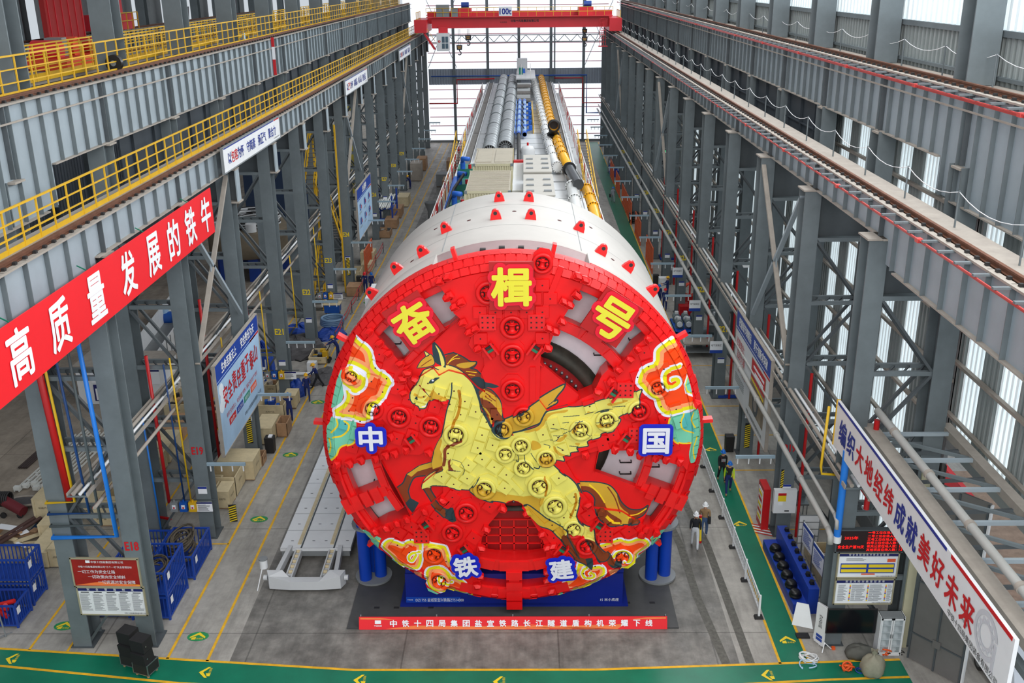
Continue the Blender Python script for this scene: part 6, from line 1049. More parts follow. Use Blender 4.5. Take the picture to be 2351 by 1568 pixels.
for i, (x, y, a, b, h, op, mt, lab) in enumerate(((-13.3, 43.2, 1.1, 1.4, .8, 0, plyd, 'brown crate beside column E23'), (-14.2, 47.6, 1.5, 1.6, .9, 1, ply, 'open crate of scrap between columns E24 and E25'), (-13.3, 50.3, .9, 1.6, .7, 0, ply, 'pale box at the rope barrier near column E25'), (-13.6, 52.8, 1.2, 1.5, 1.1, 0, ply, 'stacked pale carton crate under the far poster'),
    (-13.4, 62.5, 1.2, 1.7, .7, 1, plyd, 'open brown crate near column E26'), (-13.2, 66.5, 1.2, 2, .9, 0, plyd, 'brown crate behind the blue rack on the left'), (-13.3, 71.5, 1.2, 2.4, 1.0, 0, plyd, 'brown crate near column E27 on the left aisle'), (-13.2, 77, 1.3, 2.6, 1.1, 0, ply, 'pale crate near column E28 on the left aisle'), (-13.2, 92, 1.3, 2.4, 2.2, 0, dust, 'tall grey brown crate far along the left aisle'), (-13.2, 99, 1.2, 2.4, 1.6, 0, plyd, 'brown crate farthest along the left aisle'),
    (-8.2, 84, 2.0, 2.6, 1.6, 0, plyd, 'brown crate between the left aisle and the trailers'), (-8.0, 79, 1.8, 1.6, 1.3, 0, ply, 'cream crate under a blue cover left of the trailers'), (-8.0, 95, 3, 3, 2.0, 0, plyd, 'large brown crate far left of the trailers'), (-9.6, 88, 1.4, 2, 1.5, 0, grey, 'grey box far left of the trailers'))):
    crate(x - a / 2, x + a / 2, y - b / 2, y + b / 2, h, lab, bool(op), mt, mark=False, junk=[plyd, dust, steel] if op else None)
tag(MB().box((0, 0, .2), (1.5, 1.4, .5), tarp).build('blue_cover', loc=(-8.0, 79, 1.3)), 'crumpled blue cover on the cream crate left of the trailers', 'cover')
# blue cage pallets
cb = M('cage_blue', (26, 66, 158), .45, 0, .12, 3)
def cage(x0, y0, lx, ly, h, label, z=0, rz=0., note=True):
    t = thing('cage_pallet', (x0, y0, z), label, 'cage pallet', 'blue cage pallets', rz); k = MB()
    for zz in (.12, h): k.bar((0, 0, zz), (lx, 0, zz), .07, .07, cb); k.bar((0, ly, zz), (lx, ly, zz), .07, .07, cb); k.bar((0, 0, zz), (0, ly, zz), .07, .07, cb); k.bar((lx, 0, zz), (lx, ly, zz), .07, .07, cb)
    for x in (0, lx):
        for y in (0, ly): k.bar((x, y, 0), (x, y, h + .03), .08, .08, cb)
    k.build('frame', t); k = MB()
    for y in (0, ly):
        n = int(lx / .16)
        for i in range(1, n): k.bar((lx * i / n, y, .12), (lx * i / n, y, h), .035, .035, cb)
    for x in (0, lx):
        n = int(ly / .16)
        for i in range(1, n): k.bar((x, ly * i / n, .12), (x, ly * i / n, h), .035, .035, cb)
    tag(k.build('bars', t), kind='stuff'); k = MB(); k.bb(0, lx, 0, ly, .08, .12, cb); k.build('base', t)
    if note: k = MB(); k.box((lx + .05, ly * .15, h * .72), (.01, .24, .3), paper); k.build('paper_label', t)
    return t
def rope_pile(name, x, y, z, rx, ry, n, mat, label, rr=.035, hgt=.5):
    r = random.Random(n); k = MB()
    for i in range(n):
        a0 = r.uniform(0, 6.28); s = r.uniform(.5, 1); dz = r.uniform(0, hgt); tx, ty = r.uniform(-.4, .4), r.uniform(-.4, .4)
        k.path([(rx * s * cos(a0 + j * .42) , ry * s * sin(a0 + j * .42), dz + tx * cos(j * .42) * .4 + ty * sin(j * .42) * .4 + .25 * hgt) for j in range(14)], rr, mat, 5)
    o = k.build(name, loc=(x, y, z)); tag(o, label, 'rope'); return o
wire = M('wire_rope', (92, 84, 72), .7, .3, .25, 8)
cage(-15.3, -.5, 1.5, 2.2, 1.05, 'lower blue cage pallet of the stack right behind column E18'); cage(-15.3, -.5, 1.5, 2.2, 1.05, 'upper blue cage pallet of the stack right behind column E18', 1.1); cage(-15.25, 2.35, 1.55, 2.4, 1.1, 'blue cage pallet with thick wire rope loops by the aisle'); cage(-17.0, 2.3, 1.6, 2.4, 1.0, 'blue cage pallet behind the stack, left of the wire rope one', note=False); cage(-16.75, -.35, 1.25, 2.0, 1.0, 'blue cage pallet between the two posts of column E18', note=False)
rope_pile('wire_rope', -14.55, 3.6, .3, .62, .95, 12, wire, 'thick wire rope loops piled in the blue cage by the aisle', .05, .9); rope_pile('wire_rope', -14.55, .6, 1.45, .55, .8, 8, wire, 'wire rope lying in the upper cage of the stack', .04, .3); rope_pile('wire_rope', -16.2, 3.4, .2, .5, .8, 6, wire, 'wire rope lying in the rear blue cage', .04, .4)
cage(-22.2, .5, 2.45, 1.15, 1.05, 'lower blue cage pallet of the stack at the left picture edge'); cage(-22.2, .5, 2.45, 1.15, 1.05, 'upper blue cage pallet of the stack at the left picture edge', 1.1); cage(-22.1, -1.0, 2.4, 1.15, 1.0, 'blue cage pallet holding red floats at the left picture edge')
k = MB(); r = random.Random(3)
for i in range(9): k.tube((r.uniform(-.9, .9), r.uniform(-.35, .35), .2 + r.uniform(0, .3)), (r.uniform(-.9, .9), r.uniform(-.35, .35), .25 + r.uniform(0, .35)), .1, M('float_red', (226, 40, 36), .5), 8)
tag(k.build('red_floats', loc=(-20.9, -.45, .1)), 'heap of red floats in the front blue cage', 'floats', kind='stuff')
t = thing('standing_sign', (-20.3, -1.6, 0), 'small white sign on a metal stand in front of the left cages', 'sign'); k = MB(); k.bar((.4, 0, 0), (.2, .1, 1.5), .04, .04, grey); k.bar((.5, .3, 0), (.2, -.2, .1), .04, .04, grey); k.build('stand', t); k = MB(); k.box((-.25, .05, 1.0), (.75, .03, .9), paper); k.box((-.25, .03, 1.2), (.5, .01, .1), inkb); k.box((-.25, .03, .8), (.4, .01, .06), inkr); k.build('panel', t)
# loudspeakers on flight cases
for i, (x, y, lab) in enumerate(((-14.25, -3.25, 'black loudspeaker stack on a flight case, left one by column E18'), (-13.6, -3.72, 'black loudspeaker stack on a flight case, right one standing on the green path'))):
    t = thing('loudspeaker', (x, y, 0), lab, 'loudspeaker', 'loudspeakers on flight cases', -.35); k = MB(); k.bb(-.33, .33, -.3, .3, .12, .55, black); k.build('flight_case', t); k = MB()
    for sx in (-.33, .33):
        for sy in (-.3, .3): k.bar((sx, sy, .12), (sx, sy, .56), .03, .03, bolt)
    for zz in (.13, .55):
        for sx in (-1, 1): k.bar((sx * .33, -.3, zz), (sx * .33, .3, zz), .03, .03, bolt); k.bar((-.33, sx * .3, zz), (.33, sx * .3, zz), .03, .03, bolt)
    k.build('case_edging', t); k = MB()
    for sx in (-.25, .25):
        for sy in (-.22, .22): k.tube((sx, sy, 0), (sx, sy, .12), .05, plyd, 8)
    k.build('casters', t)
    for j in range(2): k = MB(); T = MX.Rotation(.06 * (2 - j), 4, 'X'); k.box((0, .02 * j, .82 + .52 * j), (.6, .5, .5), M('speaker_black', (22, 22, 24), .8, 0, .1, 8), T); k.box((.31, -.1, .82 + .52 * j), (.01, .05, .05), bolt, T); k.build('cabinet', t)
# fluid pipes on the first two left columns
def vpipe(label, pts, r, mt): k = MB(); k.path(pts, r, mt, 8); tag(k.build('service_pipe'), label, 'pipe', 'service pipes on the left columns')
yy = -2.3; pl = M('pipe_light_blue', (30, 120, 214), .4, 0, .05, 2); pdb = M('pipe_dark_blue', (22, 62, 116), .45, 0, .05, 2); pg = M('pipe_grey', (74, 82, 84), .5, 0, .1, 2); py = M('pipe_gas_yellow', (220, 178, 30), .45, 0, .05, 2)
vpipe('thick red fire pipe running down column E18 on the left', [(-16.4, yy, 13.4), (-16.06, yy, 6.45)], .13, red); vpipe('thin yellow gas pipe with a loop on column E18', [(-16.15, yy, 13.4), (-15.87, yy, 6.36), (-16.9, yy - .1, 6.36), (-16.9, yy + .4, 6.36)], .05, py); vpipe('dark blue thin pipe on column E18', [(-15.7, yy, 13.4), (-15.41, yy, 5.9), (-16.9, yy - .1, 5.9), (-16.9, yy + .4, 5.9)], .05, pdb)
vpipe('dark grey pipe in the middle of column E18', [(-15.2, yy, 13.4), (-15.05, yy, 5.4), (-16.9, yy - .1, 5.4), (-16.9, yy + .4, 5.4)], .055, pg); vpipe('bright blue thick pipe on column E18', [(-14.8, yy, 13.4), (-14.55, yy, 4.92), (-16.9, yy - .1, 4.92), (-16.9, yy + .4, 4.92)], .085, pl)
y5 = fy(1) - .55
for x, zt, zb, mt, r, lab in ((-16.3, 6.3, .05, pl, .04, 'thin blue pipe on the left post of column E19'), (-15.75, 9, 1.9, red, .08, 'red fire pipe on column E19'), (-15.05, 8.6, 2.0, pdb, .04, 'thin dark blue pipe on column E19'), (-14.75, 8.9, 2.0, py, .04, 'thin yellow gas pipe on column E19')): vpipe(lab, [(x, y5, zt), (x + .1, y5, zb)], r, mt)
for i in (2, 3, 4, 5):
    vpipe('red fire pipe on left column E%d' % (18 + i), [(-15.9, fy(i) - .5, 9), (-15.85, fy(i) - .5, 0)], .08, red); vpipe('yellow gas pipe on left column E%d' % (18 + i), [(-15.0, fy(i) - .6, 7), (-14.9, fy(i) - .6, 2), (-15.6, fy(i) - .6, 2), (-15.6, fy(i) - .6, .03)], .04, py)
def gasbox(x, y, z, mt, lab, n='gas_box'):
    t = thing(n, (x, y, z), lab, 'box', 'service boxes on the left columns'); k = MB(); k.box((0, 0, 0), (.34, .22, .46), mt); k.build('casing', t); k = MB(); k.box((0, -.115, .02), (.16, .01, .2), paper); k.box((0, -.121, -.02), (.08, .005, .08), inkr); k.build('sticker', t); k = MB(); k.tube((0, 0, .23), (0, 0, .33), .05, mt, 8); k.build('pipe_stub', t)
for i, base in ((1, -15.4), (3, -15.0), (5, -14.9)):
    e = 'E%d' % (18 + i); yb = fy(i) - .62
    for j, (mt, nm) in enumerate(((grey, 'grey'), (blue, 'blue'), (yel, 'yellow'))): gasbox(base + .42 * j, yb, 1.75, mt, '%s service box at column %s' % (nm, e))
    k = MB(); k.bar((base - .3, yb + .14, 2.0), (base + 1.9, yb + .14, 2.0), .04, .04, pg); k.bar((base - .3, yb + .14, 1.5), (base + 1.9, yb + .14, 1.5), .04, .04, pg); tag(k.build('box_rail', loc=(0, 0, 0)), 'thin rail carrying the service boxes at column %s' % e, 'rail')
    t = thing('rule_plate', (base + 1.35, yb, 1.72), 'white rule plate beside the service boxes at column %s' % e, 'sign', 'rule plates'); k = MB(); k.box((0, 0, 0), (.72, .02, .48), paper); k.build('panel', t); k = MB(); T = TF(0, -.012, 0); sub(k, T, 0, .2, .72, .08, navy, .002); lines(k, T, 0, -.03, .6, .32, 7, ink, i); k.build('lettering', t)
fs = thing('fire_post', (-16.9, 6.7, 0), 'red fire pipe post on a striped pad beside column E19', 'fire post'); k = MB(); k.bb(-.1, .1, -.1, .1, 0, 2.1, red); k.bar((0, 0, .6), (.9, -.3, .6), .09, .09, red); k.build('post', fs); k = MB()
for j in range(6): k.add([(-.6 + .2 * j, -.6, .012), (-.5 + .2 * j, -.6, .012), (-.4 + .2 * j, .0, .012), (-.5 + .2 * j, .0, .012)], [(0, 1, 2, 3)], red if j % 2 == 0 else paper)
k.build('striped_pad', fs)
# hazard-striped guards and raised kerb
def hazard(x, y, z, rz, label, w=.3, h=.9, tilt=0.):
    k = MB(); k.box((0, 0, h / 2), (w, .04, h), M('hazard_black', (24, 24, 22), .6, 0, 0))
    for j in range(int(h / .12)): k.add([(-w / 2, -.025, .12 * j), (w / 2, -.025, .12 * j + .1), (w / 2, -.025, .12 * j + .16), (-w / 2, -.025, .12 * j + .06)], [(0, 1, 2, 3)], inky)
    o = k.build('hazard_plate', loc=(x, y, z), rz=rz); o.rotation_euler.x = tilt; tag(o, label, 'guard')
hazard(-13.35, 7.2, 0, .1, 'black and yellow striped plate on the floor edge by column E19', .35, .9); hazard(-14.1, 13.63, 1.0, 0, 'black and yellow striped guard on the brace at column E20', .28, 1.5); hazard(-14.1, 45.31, 1.0, 0, 'black and yellow striped guard at column E24', .28, 1.5)
# wooden scrap, mats, trolley, frames, pipes of the left bay
k = MB(); r = random.Random(5)
for i in range(16): k.box((r.uniform(-1.1, 1.1), r.uniform(-.8, .8), .04 + .02 * i), (r.uniform(.3, 1.4), r.uniform(.1, .4), .03), (plyd, ply, paper)[i % 3], MX.Rotation(r.uniform(-.8, .8), 4, 'Z'))
tag(k.build('scrap_boards', loc=(-22.9, 5.6, 0)), 'heap of scrap boards and cardboard left of the front crates', 'scrap', kind='stuff')
for j in range(2): tag(MB().tube((-23.6 + .3 * j, 4.6, .35), (-22.7 + .3 * j, 7.0, .35), .09, M('pipe_rusty', (72, 48, 44), .7), 10).build('rusty_pipe'), '%s rusty pipe lying on the scrap boards' % ('left', 'right')[j], 'pipe')
tag(MB().box((0, 0, .03), (1.2, 1.0, .04), M('mat_blue', (22, 58, 92), .8)).build('blue_mat', loc=(-22.1, 6.9, 0)), 'dark blue mat on the floor beside the scrap boards', 'mat'); k = MB(); k.path([(.25 * cos(a * pi / 8), .25 * sin(a * pi / 8), .12) for a in range(16)], .07, black, 6, True); tag(k.build('rubber_ring', loc=(-22.3, 7.0, 0)), 'black rubber ring lying on the blue mat', 'ring')
t = thing('hose_trolley', (-24.2, 7.9, 0), 'dark red hose drum trolley at the left picture edge', 'trolley'); k = MB(); k.tube((-.7, .3, .75), (.7, -.3, .35), .26, M('drum_maroon', (104, 32, 40), .5), 14); k.build('drum', t); k = MB()
for j in range(5): k.path([(-.6 + .1 * j + .0, .26 + .34 * cos(a * pi / 5), .72 + .34 * sin(a * pi / 5)) for a in range(10)], .05, black, 5, True)
k.build('hose', t)
for sx in (-.3, .5): k = MB(); k.tube((sx, -.35, .15), (sx, -.27, .15), .15, black, 12); k.build('wheel', t)
tag(MB().box((0, 0, .06), (1.2, 1.0, .12), plyd).build('wood_pallet', loc=(-24.6, 6.3, 0)), 'worn wooden pallet at the left picture edge', 'pallet')
k = MB(); rope = [( .8 * cos(a * pi / 8), .5 * sin(a * pi / 8), .2) for a in range(16)]; k.path(rope, .06, dust, 6, True); k.box((0, 0, .15), (1.4, .8, .1), tarpg); tag(k.build('hose_bundle', loc=(-24.1, 8.9, 0)), 'grey hose bundle in film behind the red trolley', 'hose')
wf = M('frame_white', (214, 216, 212), .5, 0, .1, 2)
for i in range(7):
    t = thing('ladder_frame', (-25.2 + .32 * i, 10.1 + .25 * (i % 3), .02), '%s white ladder frame from the left in the frames lying on the left floor' % ORD[i], 'frame', 'white ladder frames on the left floor', -.05); k = MB(); L = 6.6 + .4 * (i % 2)
    for q in (0, .24): k.bar((q, 0, .08 + .1 * (i % 2)), (q, L, .08 + .1 * (i % 2)), .05, .08, wf)
    k.build('rails', t); k = MB()
    for j in range(8): k.bar((0, .4 + j * L / 8.4, .1 + .1 * (i % 2)), (.24, .4 + j * L / 8.4, .1 + .1 * (i % 2)), .05, .05, wf)
    k.box((.12, .1, .2), (.3, .2, .2), wf); k.build('rungs', t)
for i in range(4): tag(MB().tube((-26.2 + .13 * i, 12.7, .07), (-26.0 + .13 * i, 17, .07), .06, M('bar_dark', (56, 44, 42), .7), 8).build('steel_bar'), '%s dark steel bar from the left beside the white frames' % ORD[i], 'bar', 'dark steel bars on the left floor')
tag(MB().box((0, 0, .15), (.7, .8, .1), tarp).build('blue_sheet', loc=(-24.6, 13.4, .15), rz=.3), 'small blue sheet over the white frames', 'sheet')
cab = thing('site_cabin', (-24.6, 21.2, 0), 'white site cabin with safety posters on its front in the left bay', 'cabin'); k = MB(); k.bb(-1.9, 3.4, 0, 2.4, 0, 2.4, white); k.build('walls', cab); k = MB(); k.bb(-2, 3.5, -.1, 2.5, 2.4, 2.5, dust); k.build('roof', cab)
k = MB(); T = TF(0, -.02, 0); sub(k, T, -.5, 1.8, 1.0, .8, paper); sub(k, T, -.6, 1.75, .3, .5, inkr); sub(k, T, -.2, 1.75, .2, .5, pblue); sub(k, T, -.5, 2.15, 1.0, .1, navy, .008); sub(k, T, .3, .75, 2.5, 1.05, navy); 
for j in range(3): sub(k, T, -.5 + .8 * j, .65, .7, .75, paper, .012); k.add([(-.5 + .8 * j + .14 * cos(a * pi / 6), .6 + .14 * sin(a * pi / 6), .02) for a in range(12)], [tuple(range(12))], inky, T=T)
sub(k, T, 2.7, 1.75, .9, .9, paper); sub(k, T, 2.7, 2.15, .9, .1, navy, .008); k.build('posters', cab)
tr = thing('steel_trough', (-24.3, 25.5, 0), 'long pale open trough in the left bay behind the cross braces', 'trough', rz=.1); k = MB(); 
for s in (-1, 1): k.bb(s * 1.0 - .05, s * 1.0 + .05, 0, 13, .2, 1.5, white)
k.bb(-1, 1, 0, .1, .2, 1.5, white); k.bb(-1, 1, 12.9, 13, .2, 1.5, white); k.bb(-1, 1, 0, 13, .15, .25, grey); k.build('body', tr); k = MB()
for j in range(12): k.bb(1.04, 1.1, .5 + j * 1.1, .58 + j * 1.1, .2, 1.5, grey)
k.bb(-1.15, -1.0, 0, 13, 1.0, 1.2, plyd); k.build('ribs', tr)
for i, (x, y) in enumerate(((-26.3, 28.2), (-25.75, 28.5))):
    t = thing('steel_drum', (x, y, 0), '%s dark red drum with an orange lid in the left bay' % ('left', 'right')[i], 'drum', 'red drums in the left bay'); k = MB(); k.lathe([(.3, 0), (.3, .3), (.32, .32), (.3, .34), (.3, .6), (.32, .62), (.3, .64), (.3, .92)], M('drum_red', (150, 24, 40), .4), 18); k.build('body', t); k = MB(); k.tube((0, 0, .92), (0, 0, .98), .31, M('lid_orange', (236, 132, 40), .5), 18); k.build('lid', t)
for i, (x, y, r_, l) in enumerate(((-27.8, 31.6, .22, 1.5), (-27.6, 32.3, .16, 1.2))): tag(MB().tube((x, y, r_), (x + l, y + .1, r_), r_, white, 14).build('pipe_piece'), '%s white pipe piece lying in the left bay' % ('thicker', 'thinner')[i], 'pipe')
t = thing('blue_motor', (-26.3, 36, 0), 'blue motor under film in the left bay', 'motor'); k = MB(); k.tube((-.5, 0, .5), (.6, 0, .5), .5, blue, 14); k.build('body', t); k = MB(); k.lathe([(.3, .9), (.36, 1.2), (.2, 1.45), (0, 1.5)], skyb, 10); k.build('film_top', t)
t = thing('round_tank', (-23.2, 50, 0), 'large round concrete coloured tank on blue feet with hoses on top in the left bay', 'tank'); k = MB(); k.lathe([(3.4, 2.0), (3.6, 2.2), (3.6, 4.2), (3.4, 4.3), (0, 4.3)], M('tank_concrete', (128, 116, 98), .85, 0, .15, 1), 40); k.build('drum', t); k = MB()
for a in range(6): k.bb(2.8 * cos(a) - .4, 2.8 * cos(a) + .4, 2.8 * sin(a) - .4, 2.8 * sin(a) + .4, 0, 2.0, cb)
k.build('feet', t)
rope_pile('hose_heap', -23.2, 50, 4.3, 2.8, 2.6, 34, white, 'tangled white hoses heaped on the round tank', .07, .7); rope_pile('hose_heap', -23.2, 50, 4.3, 2.6, 2.6, 20, black, 'tangled black hoses heaped on the round tank', .06, .7)
for i, a in enumerate((4.0, 4.5, 5.0, 5.6)): tag(MB().tube((0, 0, 0), (0, 0, .7), .45, white, 16).build('white_bucket', loc=(-23.2 + 3.0 * cos(a), 50 + 3.0 * sin(a), 4.3)), '%s white bucket on the rim of the round tank' % ORD[i], 'bucket', 'white buckets on the tank rim')
k = MB(); k.bb(-2.5, 4, 0, 8, 0, 9, M('shed_blue', (52, 72, 104), .6, 0, .08, .6)); tag(k.build('storage_tower', loc=(-26, 68, 0)), 'tall dark blue box shed in the left bay behind the columns', 'shed')
ylm = M('plant_yellow', (226, 208, 84), .5, 0, .08, 1)
for i, (x, y, h) in enumerate(((-22, 84, 8), (-23, 96, 9))):
    t = thing('yellow_machine', (x, y, 0), '%s yellow machine frame far down the left bay' % ('nearer', 'farther')[i], 'machine', 'yellow frames in the left bay'); k = MB()
    for s in (-1, 1): k.bb(s * 2 - .4, s * 2 + .4, -.4, .4, 0, h, ylm)
    k.build('legs', t); k = MB()
    for zz in (h * .35, h * .65, h - .4): k.bb(-2.4, 2.4, -.5, .5, zz - .4, zz + .4, ylm)
    k.build('beams', t)
t = thing('yellow_stair', (-15.9, fy(5) + 1.2, 0), 'yellow and black steel stair climbing between left columns E23 and E24', 'stair'); k = MB(); L = 4.6; H = 13.5
for fl_ in range(3):
    y0_, y1_ = (0, L) if fl_ % 2 == 0 else (L, 0); z0_, z1_ = H * fl_ / 3, H * (fl_ + 1) / 3; xo = .0 if fl_ % 2 == 0 else .9
    for q in (0, .8): k.bar((xo + q, y0_, z0_), (xo + q, y1_, z1_), .08, .22, yel)
    for j in range(16): f_ = (j + .5) / 16; k.box((xo + .4, y0_ + (y1_ - y0_) * f_, z0_ + (z1_ - z0_) * f_), (.8, .26, .04), dkgut)
k.build('flights', t); k = MB()
for fl_ in range(3):
    y0_, y1_ = (0, L) if fl_ % 2 == 0 else (L, 0); z0_, z1_ = H * fl_ / 3, H * (fl_ + 1) / 3; xo = .0 if fl_ % 2 == 0 else .9
    for q in (0, .8):
        k.bar((xo + q, y0_, z0_ + 1), (xo + q, y1_, z1_ + 1), .06, .06, yel)
        for j in range(5): f_ = j / 4; k.bar((xo + q, y0_ + (y1_ - y0_) * f_, z0_ + (z1_ - z0_) * f_), (xo + q, y0_ + (y1_ - y0_) * f_, z0_ + (z1_ - z0_) * f_ + 1), .05, .05, yel)
k.build('handrails', t)
k = MB()
for x in (0, 1.75):
    for y in (0, L): k.bar((x, y, 0), (x, y, H), .12, .12, yel)
k.build('posts', t)
# tarps, hoses, carts near columns E21-E23
def mound(name, x, y, rx, ry, h, mat, label, cat, seed=1):
    r = random.Random(seed); k = MB(); n = 20; L = 6; vs = []
    ph = [r.uniform(0, 6.28) for _ in range(4)]
    for j in range(L + 1):
        for i in range(n):
            a = 2 * pi * i / n; f_ = cos(j / L * pi / 2) ** .6; w_ = 1 + .13 * sin(3 * a + ph[0]) + .08 * sin(7 * a + ph[1] + j)
            vs.append((rx * f_ * w_ * cos(a), ry * f_ * w_ * sin(a), h * sin(j / L * pi / 2) * (1 + .12 * sin(4 * a + ph[2] + j * .8))))
    k.add(vs, [(j * n + i, j * n + (i + 1) % n, (j + 1) * n + (i + 1) % n, (j + 1) * n + i) for j in range(L) for i in range(n)], mat, False); tag(k.build(name, loc=(x, y, 0)), label, cat); 
mound('covered_load', -15.2, 29.8, 1.9, 1.3, 1.2, tarpg, 'grey tarpaulin over a load between columns E21 and E22', 'tarpaulin', 2); mound('covered_load', -15.6, 33.0, 1.4, 1.2, .9, tarp, 'blue tarpaulin over a load beside column E22', 'tarpaulin', 5); mound('covered_load', -13.5, 33.4, 1.0, 1.4, .5, tarp, 'blue tarpaulin under the hose coil by the rope', 'tarpaulin', 7); mound('covered_load', -12.5, 25.2, .9, 1.5, .35, tarpg, 'dark sheet on the aisle floor behind the two workers', 'sheet', 9); mound('covered_load', -13.7, 22.6, .6, .8, .9, tarp, 'blue cloth hanging over boxes at column E21', 'cloth', 11); mound('covered_load', -16.4, 25.5, .8, .9, 2.2, tarp, 'upright blue cover behind column E21', 'cover', 12)
hs = M('hose_blue', (112, 142, 172), .45, 0, .08, 3); k = MB()
for j in range(4): k.path([(.8 * cos(a * pi / 12) + .02 * j, .8 * sin(a * pi / 12), .5 + .13 * j) for a in range(24)], .09, hs, 8, True)
tag(k.build('hose_coil', loc=(-13.6, 34.6, 0)), 'pale blue hose coil lying on a tarpaulin by column E22', 'hose')
t = thing('tub_cart', (-14.0, 37.2, 0), 'blue tub on a dark cart with a board on top near column E23', 'cart'); k = MB(); k.box((0, 0, .85), (1.1, .9, .6), blue, top=1.05); k.build('tub', t); k = MB(); k.box((0, 0, 1.19), (1.3, 1.0, .05), ply); k.build('board', t); k = MB()
for s in (-1, 1):
    for q in (-1, 1): k.bar((s * .45, q * .4, 0), (s * .45, q * .4, .55), .06, .06, black)
k.build('legs', t)
t = thing('pallet_jack', (-12.85, 28.0, 0), 'yellow hand machine with wheels beside the tool crate', 'hand machine'); k = MB(); k.box((0, 0, .5), (.35, .4, .6), yel); k.build('body', t); k = MB(); k.tube((.2, -.2, .16), (.2, -.12, .16), .16, black, 12); k.tube((.2, .2, .16), (.2, .28, .16), .16, black, 12); k.build('wheels', t); k = MB(); k.path([(.1, 0, .8), (.3, 0, 1.1), (.3, .3, 1.15)], .03, black, 5); k.build('handle', t)
tag(MB().box((0, 0, .35), (.6, .5, .7), white).build('white_unit', loc=(-13.4, 26.3, 0)), 'white portable unit with a black hose in front of the tool crate', 'machine'); tag(MB().tube((-1, 0, .12), (.9, .1, .12), .11, white, 10).build('white_tube', loc=(-13.4, 25.6, 0)), 'white tube lying on the floor near the white unit', 'tube')
k = MB(); k.path([(-1.8, 0, .05), (-.9, .3, .05), (-.3, -.1, .05), (.2, .4, .05), (.9, .3, .05)], .05, black, 6); tag(k.build('black_cable', loc=(-14.3, 28.2, 0)), 'black cable across the floor to the tool crate', 'cable')
t = thing('litter_bin', (-13.35, 14.6, 0), 'black litter bin beside column E20', 'bin'); k = MB(); k.box((0, 0, .45), (.45, .45, .9), black, top=1.1); k.build('body', t); k = MB(); k.box((.05, 0, .92), (.2, .3, .1), paper); k.build('litter', t)
tag(MB().box((0, 0, .45), (.4, .4, .9), black).build('litter_bin', loc=(-13.3, 45.4, 0)), 'black litter bin beside column E24', 'bin')
t = thing('shelf_rack', (-16.2, 22.4, 0), 'white shelf rack with cartons between columns E20 and E21', 'shelf'); k = MB()
for s in (-.6, .6):
    for q in (-.9, .9): k.bar((s, q, 0), (s, q, 2), .06, .06, white)
for zz in (.3, .9, 1.5): k.box((0, 0, zz), (1.2, 1.8, .04), white)
k.build('frame', t)
r = random.Random(9)
for i in range(9): tag(MB().box((0, 0, .16), (.4, .4, .32), (plyd, ply)[i % 2]).build('carton', loc=(-16.5 + .45 * (i % 2), 21.8 + .55 * (i % 3), .34 + .6 * (i // 3))), '%s carton, counted from below, on the white shelf rack' % ORD[i], 'carton', 'cartons on the white rack')
# blue pipe rack at E27
t = thing('pipe_rack', (-14, 66.5, 0), 'blue rack full of pale pipes near columns E26 and E27', 'rack'); k = MB()
for x in (-.9, .9):
    for y in (0, 4): k.bar((x, y, 0), (x, y, 3.2), .16, .16, cb)
for zz in (.8, 1.9): 
    for y in (0, 4): k.bar((-.9, y, zz), (.9, y, zz), .14, .14, cb)
    for x in (-.9, .9): k.bar((x, 0, zz), (x, 4, zz), .1, .1, cb)
k.build('frame', t)
for i in range(8): tag(MB().tube((0, -.6, 0), (0, 4.6, .3), .09, wf, 8).build('pale_pipe', loc=(-14.7 + .19 * i, 66.5, 2.05 + .06 * (i % 3))), '%s pale pipe from the left on the blue rack' % ORD[i], 'pipe', 'pale pipes on the blue rack')
mesh_o = M('mesh_orange', (204, 92, 52), .55, 0, .08, 2)
def fence(x, y0, y1, label):
    t = thing('mesh_fence', (x, y0, 0), label, 'fence', 'orange mesh fence panels'); L = y1 - y0; k = MB()
    for y in (0, L): k.bar((0, y, 0), (0, y, 2.3), .1, .1, mesh_o)
    for zz in (.1, 2.25): k.bar((0, 0, zz), (0, L, zz), .08, .08, mesh_o)
    k.build('frame', t); k = MB(); n = int(L / .22)
    for i in range(1, n): k.bar((0, L * i / n, .1), (0, L * i / n, 2.25), .03, .03, mesh_o)
    for zz in (.65, 1.2, 1.75): k.bar((0, 0, zz), (0, L, zz), .03, .03, mesh_o)
    tag(k.build('mesh', t), kind='stuff')
fence(-13.2, 48.2, 52.5, 'orange mesh fence panel under the far blue poster')
# rope barrier with red tape
ps = [(-12.75, 31.2), (-12.77, 34.3), (-12.75, 38.2), (-12.75, 41.6), (-12.8, 46.4), (-12.75, 51.4), (-12.7, 56)]
for i, (x, y) in enumerate(ps):
    t = thing('barrier_post', (x, y, 0), '%s slim barrier post from the front in the red tape line' % ORD[i], 'post', 'posts of the red tape line'); k = MB(); k.tube((0, 0, .03), (0, 0, 1.05), .035, steel_dk, 8); k.build('pole', t); k = MB(); k.lathe([(.18, 0), (.18, .03), (.04, .07)], grey, 14); k.build('foot', t)
tape = M('tape_red', (222, 40, 62), .5, 0, .05, 2); k = MB()
for (a, b), (c, d) in zip(ps, ps[1:]):
    for zz, sg in ((1.0, .12), (.7, .2)): 
        P_ = [(a + (c - a) * t_ / 6, b + (d - b) * t_ / 6, zz - sg * (1 - (t_ / 3 - 1) ** 2)) for t_ in range(7)]
        for p, q in zip(P_, P_[1:]): k.bar(p, q, .02, .07, tape)
tag(k.build('barrier_tape'), 'red tape strung along the barrier posts left of the shield', 'tape')
